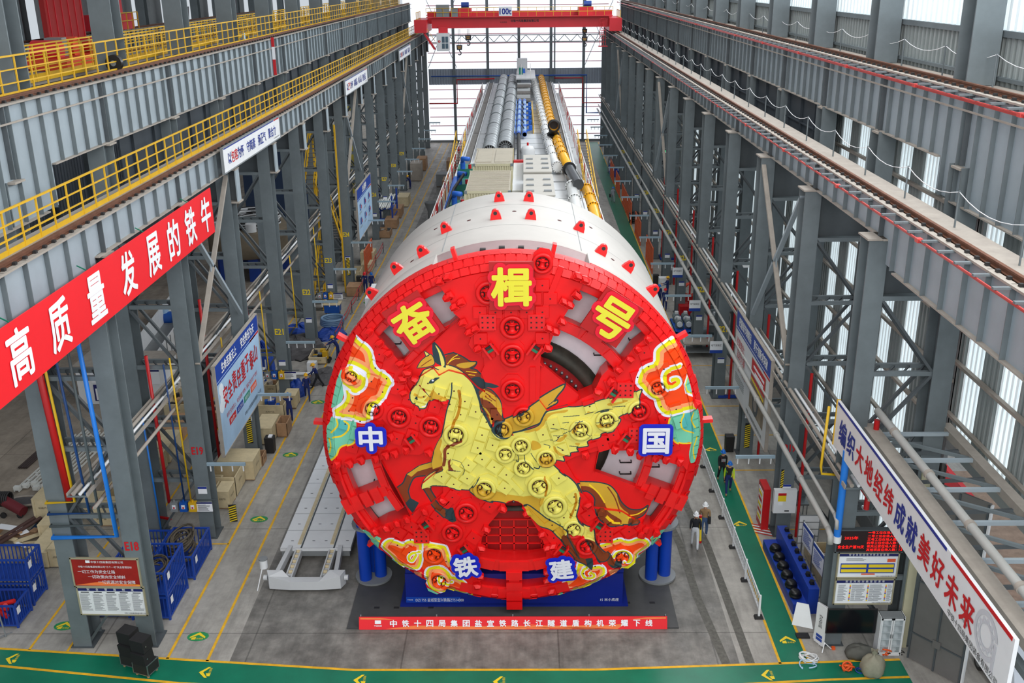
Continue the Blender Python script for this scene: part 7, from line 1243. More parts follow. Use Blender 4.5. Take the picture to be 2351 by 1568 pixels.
# white bogie ramp wagon in front of the trailers, left of the cutterhead
wg = thing('ramp_wagon', (-8.78, 1.55, 0), 'long white flat steel ramp wagon on the floor left of the cutterhead', 'wagon'); k = MB(); k.bb(-1.55, 1.55, 2.3, 14, .45, .6, white); k.bb(-1.5, 1.5, 2.3, 14, .2, .45, grey)
for j in range(8): k.bb(-1.55, 1.55, 2.3 + j * 1.5, 2.32 + j * 1.5, .6, .603, grey)
r = random.Random(2)
for j in range(8):
    for x in (-1.2, -.25, .3, 1.25): k.bb(x, x + .12, 2.9 + j * 1.45, 2.94 + j * 1.45, .6, .605, black)
k.build('deck', wg); k = MB()
for x in (-.72, .72): k.bb(x + .06, x + .13, 2.3, 14, .601, .61, steel_dk); 
k.build('slots', wg)
for x in (-.72, .72): k = MB(); k.bb(x - .12, x + .03, 2.6, 13.5, .6, .64, ply); k.build('timber', wg)
k = MB(); k.add([(-1.65, .35, .1), (-1.5, -.05, .1), (-.6, -.16, .1), (.6, -.16, .1), (1.5, -.05, .1), (1.65, .35, .1), (-1.65, .35, .75), (-1.5, -.05, .7), (-.6, -.16, .5), (.6, -.16, .5), (1.5, -.05, .7), (1.65, .35, .75), (-1.0, .35, .75), (1.0, .35, .75), (-.7, .2, .5), (.7, .2, .5)], [(0, 1, 7, 6), (1, 2, 8, 7), (2, 3, 9, 8), (3, 4, 10, 9), (4, 5, 11, 10), (6, 7, 8, 14, 12), (11, 13, 15, 9, 10), (8, 9, 15, 14), (0, 6, 12, 14, 15, 13, 11, 5)], tw)
for s in (-1, 1): k.tube((s * 1.62, .25, .45), (s * 1.78, .25, .45), .12, tw, 10)
k.build('nose_beam', wg)
for s in (-1, 1):
    k = MB(); k.bar((s * 1.25, .3, .5), (s * 1.1, 2.4, .55), .18, .3, tw, up=(0, 0, 1)); k.build('draw_bar', wg); k = MB(); k.bar((s * .62, .25, .35), (s * .62, 2.4, .4), .06, .3, tw); k.bar((s * .86, .25, .35), (s * .86, 2.4, .4), .06, .3, tw)
    for j in range(5): k.bar((s * .62, .5 + .4 * j, .4), (s * .86, .5 + .4 * j, .4), .12, .08, tw); k.tube((s * .66, .7 + .4 * j, .42), (s * .82, .7 + .4 * j, .42), .1, ply, 8)
    k.build('roller_rail', wg)
t = thing('floor_lamp', (-10.6, 2.0, 0), 'small white drum lamp on a stick beside the wagon nose', 'lamp'); k = MB(); k.tube((-.2, -.5, 0), (0, .1, 1.0), .025, white, 8); k.build('stick', t); k = MB(); k.tube((0, .1, .75), (0, .1, 1.15), .17, white, 14); k.build('drum', t); k = MB(); k.tube((0, .1, 1.15), (0, .1, 1.2), .19, grey, 14); k.build('cap', t)
# cable tray of the left row
def tray(x, z, label, y0=-3, y1=120):
    t = thing('cable_tray', (x, y0, z), label, 'cable tray', 'cable trays along the columns'); L = y1 - y0; k = MB()
    for s in (-.35, .35): k.bar((s, 0, 0), (s, L, 0), .05, .16, dust)
    y = 0
    while y < L: k.bar((-.35, y, -.04), (.35, y, -.04), .06, .05, steel); y += 1.3
    k.build("ladder", t); k = MB(); k.tube((-.12, 0, .06), (-.12, L, .06), .08, dust, 8); k.tube((.12, 0, .05), (.12, L, .05), .06, white, 8); k.build('conduit', t); k = MB(); k.tube((.55, 0, -.5), (.55, L, -.5), .07, dust, 8); k.bar((.48, 0, -.5), (.48, L, -.5), .01, .05, inkr); k.build('red_line_pipe', t)
tray(-15.4, 7.0, 'cable tray with pipes between the posts of the left columns')
k = MB(); k.bb(-.1, .1, 0, .02, 0, 2.4, inkr); k.bb(-.1, .1, -.01, .0, 1.0, 1.8, paper); tag(k.build('red_mark_plate', loc=(-15.98, 34.0, 18.1)), 'narrow red and white plate on the upper left girder', 'plate')
t = thing('traffic_cone_pipe', (-9.2, 68, 0), 'grey flared pipe piece standing left of the trailers', 'pipe'); k = MB(); k.lathe([(.75, 2.2), (.72, 2.1), (.4, 1.2), (.45, .3), (.35, 0)], grey, 18); k.build('flared_pipe', t)
for j in range(3): k = MB(); k.path([(.9 * cos(a * pi / 8), .9 * sin(a * pi / 8), .2) for a in range(16)], .22, black, 8, True); tag(k.build('rubber_ring', loc=(-8.9, 57.5 + .1 * j, .42 * j)), '%s black rubber ring from below in the pile left of the trailers' % ORD[j], 'ring', 'black rubber rings left of the trailers')
mound('wrapped_goods', -8.8, 54, .9, 1.6, 1.1, M('film_grey', (120, 122, 122), .3, 0, .2, 2), 'grey wrapped goods on the floor left of the trailers', 'goods', 21)
# ================================================================ things along the right side
bw = M('barrier_white', (228, 230, 232), .45, 0, .05, 2)
for i in range(13):
    y0 = -.45 + 2.6 * i; t = thing('barrier_fence', (9.72, y0, 0), '%s white barrier panel from the front along the green path' % ORD[i], 'barrier', 'white barrier panels along the green path'); k = MB(); L = 2.5
    for zz in (.35, .95): k.bar((0, 0, zz), (0, L, zz), .04, .08, bw)
    for j in range(11): k.bar((0, .12 + j * .225, .35), (0, .12 + j * .225, .95), .03, .05, bw)
    k.bar((0, .1, .65), (0, L - .1, .65), .02, .12, yel if i == 0 else bw); k.build('panel', t); k = MB(); k.bar((0, 0, .05), (0, 0, 1.05), .08, .08, bw); k.build('post', t); k = MB(); k.box((0, 0, .05), (.36, .26, .1), black, top=.8); k.build('foot', t)
# blue display stand with rubber seals and cutter parts
st = thing('display_stand', (11.6, -.2, 0), 'blue stepped display stand with black parts beside the green path', 'display stand', rz=.02); sb_ = M('stand_blue', (20, 58, 160), .45, 0, .06, 1); k = MB(); k.bb(-.48, .5, 0, 4.9, 0, .45, sb_); k.bb(.08, .5, 0, 4.9, .45, 1.15, sb_); k.build('steps', st)
rub = M('rubber_black', (20, 20, 21), .35, 0, .05, 2)
for i in range(6): tag(MB().lathe([(.1, .0), (.24, .02), (.26, .1), (.19, .15), (.24, .18), (.18, .28), (.08, .3), (0, .3)], rub, 20).build('cutter_ring', loc=(11.33, .35 + .68 * i, .45)), '%s black turned ring from the front on the low step of the blue stand' % ORD[i], 'ring', 'black parts on the low step of the stand')
for i in range(8): k = MB(); k.box((0, 0, .12), (.24, .3, .24), rub, top=.7); k.tube((0, 0, .22), (0, 0, .34), .1, rub, 10); tag(k.build('tool_block', loc=(11.9, .2 + .58 * i, .95)), '%s black tool block from the front on the high step of the blue stand' % ORD[i], 'tool', 'black parts on the high step of the stand')
for i in range(12): tag(MB().box((0, 0, .07), (.12, .1, .14), paper, top=.6).build('name_card', loc=(11.5 if i < 6 else 11.72, (.0 if i < 6 else .42) + .68 * (i % 6) + .55, .45 if i < 6 else 1.15 - .2)), '%s little white name card on the %s step of the blue stand' % (ORD[i % 6], 'low' if i < 6 else 'high'), 'card', 'white name cards on the blue stand')
for i, (y, lab) in enumerate(((.9, 'nearer white notice stand behind the blue display stand'), (2.5, 'farther white notice stand behind the blue display stand'))):
    t = thing('notice_stand', (12.55, y, 0), lab, 'notice stand', 'white notice stands', .1); k = MB()
    for q in (0, 1.2): k.bar((0, q, 0), (0, q, 2.0), .05, .05, bolt); k.bar((-.25, q, .03), (.25, q, .03), .05, .04, bolt)
    k.build('frame', t); k = MB(); k.box((0, .6, 1.45), (.03, 1.15, 1.0), paper); k.build('panel', t); k = MB(); T = basis((-.02, .6, 1.45), PY, UP); sub(k, T, 0, .4, 1.1, .14, pblue); lines(k, T, 0, -.05, .9, .6, 8, pblue, i); k.build('lettering', t)
crate(12.75, 13.7, 1.2, 4.2, .6, 'low wooden crate with timbers behind the notice stands on the right', True, mark=False, group='wooden crates of the right side', junk=[ply, dust])
k = MB()
for j in range(5): k.box((0, 0, .35 * j + .15), (.9, .03, .3), white); k.box((0, 0, .35 * j + .32), (.9, .04, .03), grey)
for s in (-.45, .45): k.bar((s, 0, 0), (s, 0, 1.85), .04, .04, grey)
tag(k.build('louvre_screen', loc=(12.95, 4.6, 0)), 'white louvred screen behind the notice stands', 'screen')
t = thing('fire_cabinet', (11.45, 6.55, 0), 'tall narrow red fire cabinet at column B19', 'fire cabinet'); k = MB(); k.bb(-.16, .16, -.3, .7, 0, 2.1, red); k.build('cabinet', t); k = MB(); k.bb(-.175, -.16, -.2, .6, .3, 1.9, paper); 
for j in range(5): k.bb(-.185, -.175, -.1, .5, .4 + .3 * j, .55 + .3 * j, red if j % 2 else inky)
k.build('notice', t)
k = MB()
for j in range(7): k.add([(10.98 + .0, 6.0 + .13 * j, .014), (10.98, 6.07 + .13 * j, .014), (11.7, 5.75 + .13 * j, .014), (11.7, 5.68 + .13 * j, .014)], [(0, 1, 2, 3)], red if j % 2 == 0 else paper)
tag(k.build('striped_floor_pad'), 'red and white striped pad on the floor before the fire cabinet', 'floor pad')
t = thing('switch_box', (12.05, 5.55, 1.35), 'light grey switch box with yellow stickers on column B19', 'switch box'); k = MB(); k.bb(-.5, .5, -.12, .12, 0, 1.15, white); k.build('casing', t); k = MB(); k.box((-.15, -.125, .75), (.36, .01, .3), inky); k.box((-.15, -.125, .95), (.36, .01, .12), inkr); k.box((-.2, -.125, .5), (.2, .01, .2), paper); k.box((.1, -.125, .12), (.2, .01, .06), ink); k.build('stickers', t); k = MB()
for j in range(3): k.box((.51, 0, .6 + .15 * j), (.04, .08, .08), inkr)
k.build('buttons', t)
t = thing('sink_table', (13.2, 7.4, 0), 'small steel sink table behind column B19', 'table'); k = MB(); k.box((0, 0, .85), (.9, .7, .08), bolt); k.build('top', t)
for s in (-.38, .38):
    for q in (-.28, .28): k = MB(); k.bar((s, q, 0), (s, q, .82), .04, .04, bolt); k.build('leg', t)
k = MB(); k.box((0, .33, 1.05), (.9, .04, .35), bolt); k.build('splashback', t)
# things at column B18: corner board, helmet cabinet, sacks, cables
t = thing('corner_board', (11.45, -1.95, 0), 'white folding display board leaning against column B18', 'display board'); k = MB(); k.add([(0, 0, .15), (.25, -.35, .0), (.35, -.3, 1.75), (.1, .05, 1.75)], [(0, 1, 2, 3), (3, 2, 1, 0)], white); k.prism([(0, 0), (.5, 0), (.5, 1.7), (0, 1.7)], .04, white, basis((.05, -.05, .1), (.45, -.8, 0), UP)); k.build('panel', t); k = MB(); k.prism([(0, 0), (.8, 0), (.55, .9), (.1, .9)], .04, white, basis((-.75, .3, .55), (.9, -.5, .1), (.1, .3, 1))); k.build('side_wing', t); k = MB(); T = basis((.05, -.05, .1), (.45, -.8, 0), UP); text(k, '品质保证', T, .25, 1.0, .16, .6, ink, z=.045); sub(k, T, .25, .35, .3, .12, pblue, .045); sub(k, T, .25, .2, .3, .12, pblue, .045); k.build('lettering', t); k = MB(); k.box((-.3, .3, .03), (.5, .3, .06), black); k.build('foot', t)
hc = thing('helmet_cabinet', (14.05, -2.62, 0), 'white glass door cabinet full of white helmets against the right column', 'cabinet'); k = MB(); W_, D_, H_ = .86, .42, 1.7
k.bb(-W_ / 2, W_ / 2, D_ / 2 - .03, D_ / 2, 0, H_, white); k.bb(-W_ / 2, W_ / 2, -D_ / 2, D_ / 2, H_ - .04, H_, grey); k.bb(-W_ / 2, W_ / 2, -D_ / 2, D_ / 2, 0, .08, white)
for s in (-1, 1): k.bb(s * W_ / 2 - .02, s * W_ / 2 + .02, -D_ / 2, D_ / 2, 0, H_, white)
for j in range(1, 5): k.bb(-W_ / 2, W_ / 2, -D_ / 2, D_ / 2, .08 + .31 * j, .1 + .31 * j, white)
k.build('body', hc)
gls = M('cabinet_glass', (200, 214, 220), .08, 0, 0, alpha=.25)
for s in (-1, 1): d = MB(); 
for s in (-1, 1):
    d = MB(); x0, x1 = (-.42, -.01) if s < 0 else (.01, .42)
    for a, b, c, e_ in ((x0, x0 + .05, .1, H_ - .06), (x1 - .05, x1, .1, H_ - .06), (x0, x1, .1, .16), (x0, x1, H_ - .12, H_ - .06)): d.bb(a, b, -D_ / 2 - .03, -D_ / 2, c, e_, white)
    d = d.build('door', hc); g_ = MB(); g_.bb(x0 + .05, x1 - .05, -D_ / 2 - .02, -D_ / 2 - .015, .16, H_ - .12, gls); g_.build('glass', d); g_ = MB(); g_.box((-.04 * s, -D_ / 2 - .05, .9), (.02, .03, .16), bolt); g_.build('handle', d)
for j in range(5):
    for s in (-1, 1): tag(MB().lathe([(.15, 0), (.125, .02), (.12, .09), (.07, .15), (0, .165)], hw if 'hw' in globals() else white, 14).build('safety_helmet', loc=(14.05 + s * .21, -2.65, .11 + .31 * j)), 'white helmet on the %s shelf from below, %s side of the glass cabinet' % (ORD[j], 'left' if s < 0 else 'right'), 'helmet', 'white helmets in the glass cabinet')
sk = M('sack_grey', (146, 142, 124), .85, 0, .12, 5)
def sack(x, y, rx, ry, h, label, tied, mat, seed):
    r = random.Random(seed); k = MB(); n = 22; pr = [(0, .0), (.85, .0), (1.0, .15), (1.02, .4), (.9, .65), (.6, .85), (.18, .95), (.12, 1.0), (.26, 1.12), (.3, 1.2)] if tied else [(0, 0), (.9, 0), (1, .3), (.95, .6), (.7, .9), (.2, 1.0), (0, 1.0)]
    vs = []
    for j, (f_, zz) in enumerate(pr):
        for i in range(n): a = 2 * pi * i / n; w_ = 1 + .06 * sin(5 * a + seed) + .05 * sin(9 * a + j * .4); vs.append((rx * f_ * w_ * cos(a), ry * f_ * w_ * sin(a), h * zz * (1 + .05 * sin(3 * a + seed))))
    k.add(vs, [(j * n + i, j * n + (i + 1) % n, (j + 1) * n + (i + 1) % n, (j + 1) * n + i) for j in range(len(pr) - 1) for i in range(n)], mat, True); tag(k.build('woven_sack', loc=(x, y, 0)), label, 'sack', 'filled sacks by the right gate')
sack(13.1, -3.85, .42, .38, .85, 'pale tied upright sack standing on the green path', True, sk, 1); sack(12.95, -2.85, .55, .35, .45, 'dark grey sack lying behind the tied sack', False, M('sack_dark', (92, 92, 86), .85, 0, .12, 5), 2)
og = M('strap_orange', (236, 92, 34), .5, 0, .1, 6)
rope_pile('orange_straps', 12.25, -3.65, .0, .3, .2, 5, og, 'heap of orange straps on the yellow line before the sack', .035, .15); rope_pile('orange_straps', 13.95, -2.75, .0, .25, .18, 5, og, 'heap of orange straps beside the helmet cabinet', .035, .15); rope_pile('white_cable', 11.0, -3.1, .0, .4, .28, 6, white, 'tangled white cable lying on the yellow line corner', .025, .12); rope_pile('clear_hose', 10.9, -3.45, .0, .35, .2, 2, skyb, 'clear hose loop on the green path', .025, .05); rope_pile('black_extension_cable', 14.4, -2.7, .0, .4, .15, 3, black, 'thin black cord beside the gate foot', .015, .04); rope_pile('blue_hooks', 12.7, -3.75, .0, .22, .14, 3, tarp, 'blue strap ends beside the orange straps', .02, .06)
t = thing('tripod_foot', (11.75, -2.45, 0), 'small white tripod foot with an orange clip below the display board', 'tripod'); k = MB()
for a in (0, 2.1, 4.2): k.bar((.28 * cos(a), .28 * sin(a), .02), (0, 0, .3), .03, .03, white)
k.build('legs', t); k = MB(); k.box((.35, .0, .06), (.12, .12, .1), og); k.build('clip', t)
# pipes and cable tray of the right row
tray(12.0, 7.2, 'cable tray with conduits in front of the right columns')
pgr = M('pipe_light_grey', (170, 170, 166), .5, 0, .08, 1)
for x, z, r_, lab in ((11.45, 5.15, .11, 'thicker of the two long grey pipes in front of the right columns'), (11.62, 5.75, .07, 'thinner of the two long grey pipes in front of the right columns')):
    k = MB(); k.tube((x, -2.3, z), (x, 120, z), r_, pgr, 10)
    for j in range(30): k.tube((x, 1.5 + 4 * j, z), (x, 1.65 + 4 * j, z), r_ * 1.25, pgr, 10)
    k.path([(x, -2.3, z), (x, -2.65, z - .1), (x, -2.7, z - .4)], r_, pgr, 10); tag(k.build('long_pipe'), lab, 'pipe')
k = MB(); k.tube((11.72, -2.55, 4.75), (11.72, -2.55, 8.4), .13, pl, 12); k.tube((11.72, -2.55, 4.75), (11.72, -2.55, 5.0), .16, white, 12); tag(k.build('down_pipe'), 'thick bright blue vertical pipe on column B18', 'pipe')
k = MB(); k.path([(11.3, -1.45, 9.6), (11.25, -1.4, 7.2), (11.3, -1.4, 6.9), (11.85, -1.5, 6.9)], .05, py, 6); tag(k.build('gas_pipe'), 'thin yellow pipe at the end of the white banner', 'pipe'); k = MB(); k.tube((12.7, -2.4, 6), (12.7, -2.4, 9.5), .1, red, 10); tag(k.build('fire_pipe'), 'red vertical pipe beside column B18 under the white banner', 'pipe')
for i in range(1, 8):
    k = MB(); k.tube((12.75, fy(i) - .5, 0), (12.75, fy(i) - .5, 8), .07, red, 8); tag(k.build('fire_pipe'), 'red vertical fire pipe on right column B%d' % (18 + i), 'pipe', 'red fire pipes on the right columns')
# lattice truss behind the white banner, fixed to the wall side
tr_ = thing('wall_truss', (0, 0, 0), 'lying steel lattice truss behind the long white banner', 'truss'); k = MB(); z = 9.0
k.bar((12.6, -15, z), (12.6, -1.9, z), .5, .3, dust); k.bar((15.3, -15, z), (15.3, -1.9, z), .35, .3, dust); k.build('chords', tr_); k = MB()
for j in range(7): y = -2.6 - 2.0 * j; k.bar((12.6, y, z + .05), (15.3, y, z + .05), .12, .12, steel_lt); k.bar((12.6, y, z), (15.3, y - 1.9, z), .1, .1, steel); k.bar((12.6, y, z - .8), (15.3, y - 1, z - .1), .1, .1, steel_dk)
k.build('web_bars', tr_); k = MB(); k.bar((12.6, -15, z - .9), (12.6, -1.9, z - .9), .2, .2, steel); k.build('lower_chord', tr_)
k = MB(); k.tube((12.75, -15, 9.75), (12.75, -2.2, 9.75), .13, pgr, 12)
for j in range(4): k.tube((12.75, -4 - 3 * j, 9.75), (12.75, -3.85 - 3 * j, 9.75), .16, dust, 12)
tag(k.build('roof_pipe'), 'grey pipe with red line running above the lattice truss', 'pipe')
# gate leaf, post and the yard outside
gp = M('gate_grey', (112, 110, 108), .6, .1, .12, .8)
gt_ = thing('gate_leaf', (14.75, -2.9, 0), 'tall dark grey folding gate leaf standing open at the right front', 'gate'); k = MB(); k.prism([(0, .05), (2.1, .05), (2.1, 7.4), (0, 7.4)], .08, gp, basis((0, 0, 0), (1.0, -1.25, 0), UP)); k.build('panel', gt_); k = MB(); T = basis((0, 0, 0), (1.0, -1.25, 0), UP)
for x_ in (.05, 1.05, 2.05): k.box((x_, 3.7, .1), (.06, 7.3, .05), steel_dk, T)
for zz in (1.2, 3.4, 5.6): k.box((1.05, zz, .1), (2.1, .05, .04), steel_dk, T); k.box((1.05, zz, .12), (.3, .3, .03), gp, T)
k.build('ribs', gt_); k = MB(); k.box((2.13, 3.7, .04), (.06, 7.3, .14), white, T); k.build('white_edge', gt_)
k = MB(); k.bb(-.16, .16, -.2, .2, 0, 7.5, M('post_cream', (196, 190, 160), .6, 0, .06, 1)); tag(k.build('gate_post', loc=(14.72, -2.15, 0)), 'cream gate post beside the helmet cabinet', 'post')
sd = MB(); corrug(sd, 15.4, -2.2, -.7, 0, 7.6, gp, 'y', .3); tag(sd.build('side_sheet'), 'dark corrugated sheet between the gate post and the wall', 'sheet')
car = thing('parked_car', (17.95, -5.0, 0), 'silver car parked outside beyond the open gate', 'car', rz=pi / 2); cs = M('car_silver', (206, 212, 220), .25, .3, .02, 1); k = MB()
side = [(-2.2, .3), (-2.25, .7), (-1.9, .95), (-1.2, 1.02), (-.6, 1.42), (.9, 1.45), (1.7, 1.05), (2.2, .95), (2.3, .6), (2.25, .3)]
vs = []
for xx, zz in side:
    hw_ = .9 if zz < 1.1 else .7
    vs += [(xx, -hw_, zz), (xx, hw_, zz)]
n = len(side); k.add(vs, [(2 * i, 2 * i + 1, 2 * ((i + 1) % n) + 1, 2 * ((i + 1) % n)) for i in range(n)] + [tuple(2 * i for i in range(n - 1, -1, -1)), tuple(2 * i + 1 for i in range(n))], cs); k.build('body', car); k = MB()
for s in (-1, 1): k.add([(-.95, s * .86, 1.05), (-.5, s * .74, 1.36), (.85, s * .74, 1.38), (1.4, s * .84, 1.08)], [(0, 1, 2, 3), (3, 2, 1, 0)], M('car_glass', (30, 36, 44), .1, 0, 0))
k.build('windows', car)
for x_ in (-1.35, 1.4):
    for s in (-1, 1): k = MB(); k.tube((x_, s * .72, .33), (x_, s * .93, .33), .33, rub, 20); k = k.build('wheel', car); q = MB(); q.tube((x_, s * .93, .33), (x_, s * .94, .33), .2, bolt, 16); q.build('rim', k)
leaf = M('leaf_green', (122, 150, 40), .7, 0, .3, 3); earth = M('yard_gravel', (150, 128, 112), .9, 0, .25, 2)
k = MB(); k.add([(20, -14, .01), (30, -14, .01), (30, 12, .01), (20, 12, .01)], [(0, 1, 2, 3)], earth); k.build('yard_bed', fl)
r = random.Random(8)
for i in range(8):
    k = MB()
    for j in range(60): a = r.uniform(0, 6.28); q = r.uniform(0, .8); zz = r.uniform(.05, .9); k.box((q * cos(a), q * sin(a), zz), (.16, .1, .03), leaf, MX.Rotation(r.uniform(-.6, .6), 4, 'X'))
    tag(k.build('garden_shrub', loc=(20.5 + 1.3 * (i % 4) + r.uniform(0, .5), -11 + 2.4 * (i // 4) + r.uniform(0, 2), 0)), 'yellow green shrub in the yard outside, %s of the row counted from the front' % ORD[i], 'shrub', 'shrubs in the yard outside')
k = MB(); k.bb(-.05, .05, .0, .1, 0, .6, grey); k.bb(-.05, .05, 4.9, 5, 0, .6, grey); k.bb(-.1, .1, 0, 5, .6, 5.5, M('cloth_red', (206, 30, 40), .6, 0, .1, 1)); tag(k.build('red_awning', loc=(17.3, -1.2, .0)), 'red sheet hanging outside beyond the lattice truss', 'sheet')
for i, y in enumerate((48.5, 58, 66.5, 72.0, 80, 88)): fence(11.35, y, y + 4.6, '%s orange mesh fence panel from the front along the right path' % ORD[i])
# motors on pallets, work benches, cabinets along the right aisle
mg = M('motor_grey', (112, 124, 128), .45, .2, .1, 2)
for i in range(6):
    x, y = 11.55 + .65 * (i % 3), 34.2 + 1.3 * (i // 3); t = thing('electric_motor', (x, y, .15), 'grey electric motor, %s in the %s row of the blue pallet' % (('left', 'middle', 'right')[i % 3], ('front', 'back')[i // 3]), 'motor', 'motors on the right blue pallet'); k = MB(); k.tube((0, -.35, .36), (0, .3, .36), .27, mg, 14); k.build('body', t); k = MB(); k.tube((0, -.5, .36), (0, -.35, .36), .2, white, 12); k.build('fan_cover', t); k = MB(); k.box((0, 0, .7), (.25, .25, .16), white); k.build('terminal_box', t); k = MB(); k.box((0, 0, .05), (.5, .5, .1), mg); k.build('foot', t)
k = MB(); k.bb(-1.0, 1.0, -.8, 2.2, .03, .14, cb)
for j in range(7): k.bb(-1.0 + .31 * j, -.86 + .31 * j, -.8, 2.2, .0, .15, blue)
tag(k.build('blue_pallet', loc=(12.2, 34.0, 0)), 'blue pallet under the six grey motors on the right', 'pallet')
for i, (x, y) in enumerate(((14.2, 34.5), (14.9, 35))): t = thing('electric_motor', (x, y, .15), 'large grey motor standing %s behind column B22' % ('left', 'right')[i], 'motor', 'large motors behind the right column'); k = MB(); k.tube((0, -.4, .5), (0, .4, .5), .4, mg, 16); k.build('body', t); k = MB(); k.box((0, 0, .95), (.3, .3, .18), white); k.build('terminal_box', t)
t = thing('pump_skid', (13.2, 31.6, 0), 'grey pump skid with a control box behind column B22', 'pump'); k = MB(); k.box((0, 0, .2), (2.2, 1.0, .3), steel_dk); k.build('base', t); k = MB(); k.tube((-.8, 0, .7), (.2, 0, .7), .35, mg, 14); k.tube((.2, 0, .7), (.9, 0, .7), .22, mg, 12); k.build('pump', t); k = MB(); k.box((.1, -.4, 1.1), (.5, .2, .5), grey); k.build('control_box', t)
t = thing('work_bench', (12.3, 29.0, 0), 'grey steel work bench with open shelves between columns B21 and B22', 'bench'); k = MB(); k.box((0, 0, 1.0), (2.6, 1.4, .08), dust); k.build('top', t); k = MB(); k.box((0, 0, .4), (2.5, 1.3, .05), grey); k.build('shelf', t)
for s in (-1.2, 1.2):
    for q in (-.6, .6): k = MB(); k.bar((s, q, 0), (s, q, 1.0), .08, .08, white); k.build('leg', t)
for i, (x, y, h, lab) in enumerate(((11.5, 42.7, 1.4, 'light grey control cabinet in front of the yellow helmet worker on the right'), (12.6, 46, 1.8, 'grey cabinet with paper beside column B24'), (13.4, 61, 1.6, 'white cabinet far along the right columns'), (11.6, 96, 2.0, 'white switch cabinet farthest along the right path'))):
    t = thing('control_cabinet', (x, y, 0), lab, 'cabinet', 'cabinets along the right columns'); k = MB(); k.box((0, 0, h / 2), (.7, .6, h), (white, grey)[i % 2]); k.build('body', t); k = MB(); k.box((0, -.305, h * .7), (.3, .01, .3), paper); k.box((.25, -.31, h * .5), (.03, .02, .15), black); k.build('door_fittings', t)
tag(MB().box((0, 0, .45), (.42, .42, .9), black, top=1.1).build('litter_bin', loc=(11.4, 14.5, 0)), 'black litter bin beside column B20', 'bin'); tag(MB().box((0, 0, .45), (.42, .42, .9), black, top=1.1).build('litter_bin', loc=(11.25, 45.2, 0)), 'black litter bin beside column B24', 'bin')
hazard(12.12, 13.63, .6, 0, 'yellow and black striped guard on the brace at column B20', .28, 1.4); hazard(11.9, 5.71, 1.9, 0, 'black and yellow striped edge guard on column B19', .12, 1.5)
for i, (x, y, n_) in enumerate(((12.8, 22.2, 'B21'), (12.5, 37.2, 'B23'), (13.3, 53.5, 'B25'), (12.4, 68, 'B27'))):
    t = thing('blue_pallet_stack', (x, y, 0), 'blue steel pallet with goods near column %s' % n_, 'pallet', 'blue pallets along the right columns'); k = MB(); k.box((0, 0, .12), (1.4, 1.4, .16), cb); k.build('pallet', t); k = MB(); k.box((0, 0, .55), (1.1, 1.1, .7), (dust, red, mg, plyd)[i]); k.build('goods', t)
t = thing('red_reel', (13.4, 41, 0), 'orange red hose reel stand between columns B23 and B24', 'reel'); k = MB(); 
for j in range(5): k.path([(.5 * cos(a * pi / 6), -.2 + .1 * j, .9 + .5 * sin(a * pi / 6)) for a in range(12)], .06, M('hose_orange', (226, 84, 56), .5), 5, True)
k.build('hose', t); k = MB(); k.box((0, 0, .2), (1.2, .8, .4), red); k.build('base', t)
for i in range(5): tag(MB().lathe([(.5, 0), (.55, .1), (.5, .2), (.4, .2), (.4, 0)], rub, 16).build('rubber_ring', loc=(11.75, 67.5, .22 * i)), '%s black ring from below in the pile beside the right path' % ORD[i], 'ring', 'black rings piled by the right path')
for i in range(3): tag(MB().box((0, 0, .5), (1, 1.2, 1.0), cb).build('blue_bin', loc=(11.9, 93 + 1.6 * i, 0)), '%s blue bin from the front far along the right path' % ORD[i], 'bin', 'blue bins far along the right path')
for i in (3, 4, 5): t = thing('aisle_sign', (11.75, fy(i) - .7, 3.4), 'white and blue area sign hanging at right column B%d' % (18 + i), 'sign', 'area signs on the right columns'); k = MB(); k.box((0, 0, 0), (.75, .03, .75), paper); k.box((0, -.016, -.28), (.75, .01, .2), pblue); k.bar((.2, .0, .2), (.2, .3, .2), .05, .05, grey); k.build('panel', t); k = MB(); text(k, ('电气安装区', '电气装配区', '电气存放区')[i - 3], TF(0, -.02, .12), 0, 0, .6, .14, ink, z=0); k.build('lettering', t)
for i in (3, 4, 8): t = thing('lamp_bracket', (13.5, fy(i) - .3, 8.3), 'white bracket with a green lamp on right column B%d' % (18 + i), 'lamp', 'green lamps on the right columns'); k = MB(); k.box((0, 0, 0), (1.0, .9, .06), white); k.build('plate', t); k = MB(); k.box((.2, -.3, .1), (.2, .1, .12), M('lamp_green', (30, 220, 120), .4, 0, 0, emit=1.2)); k.build('lamp', t)
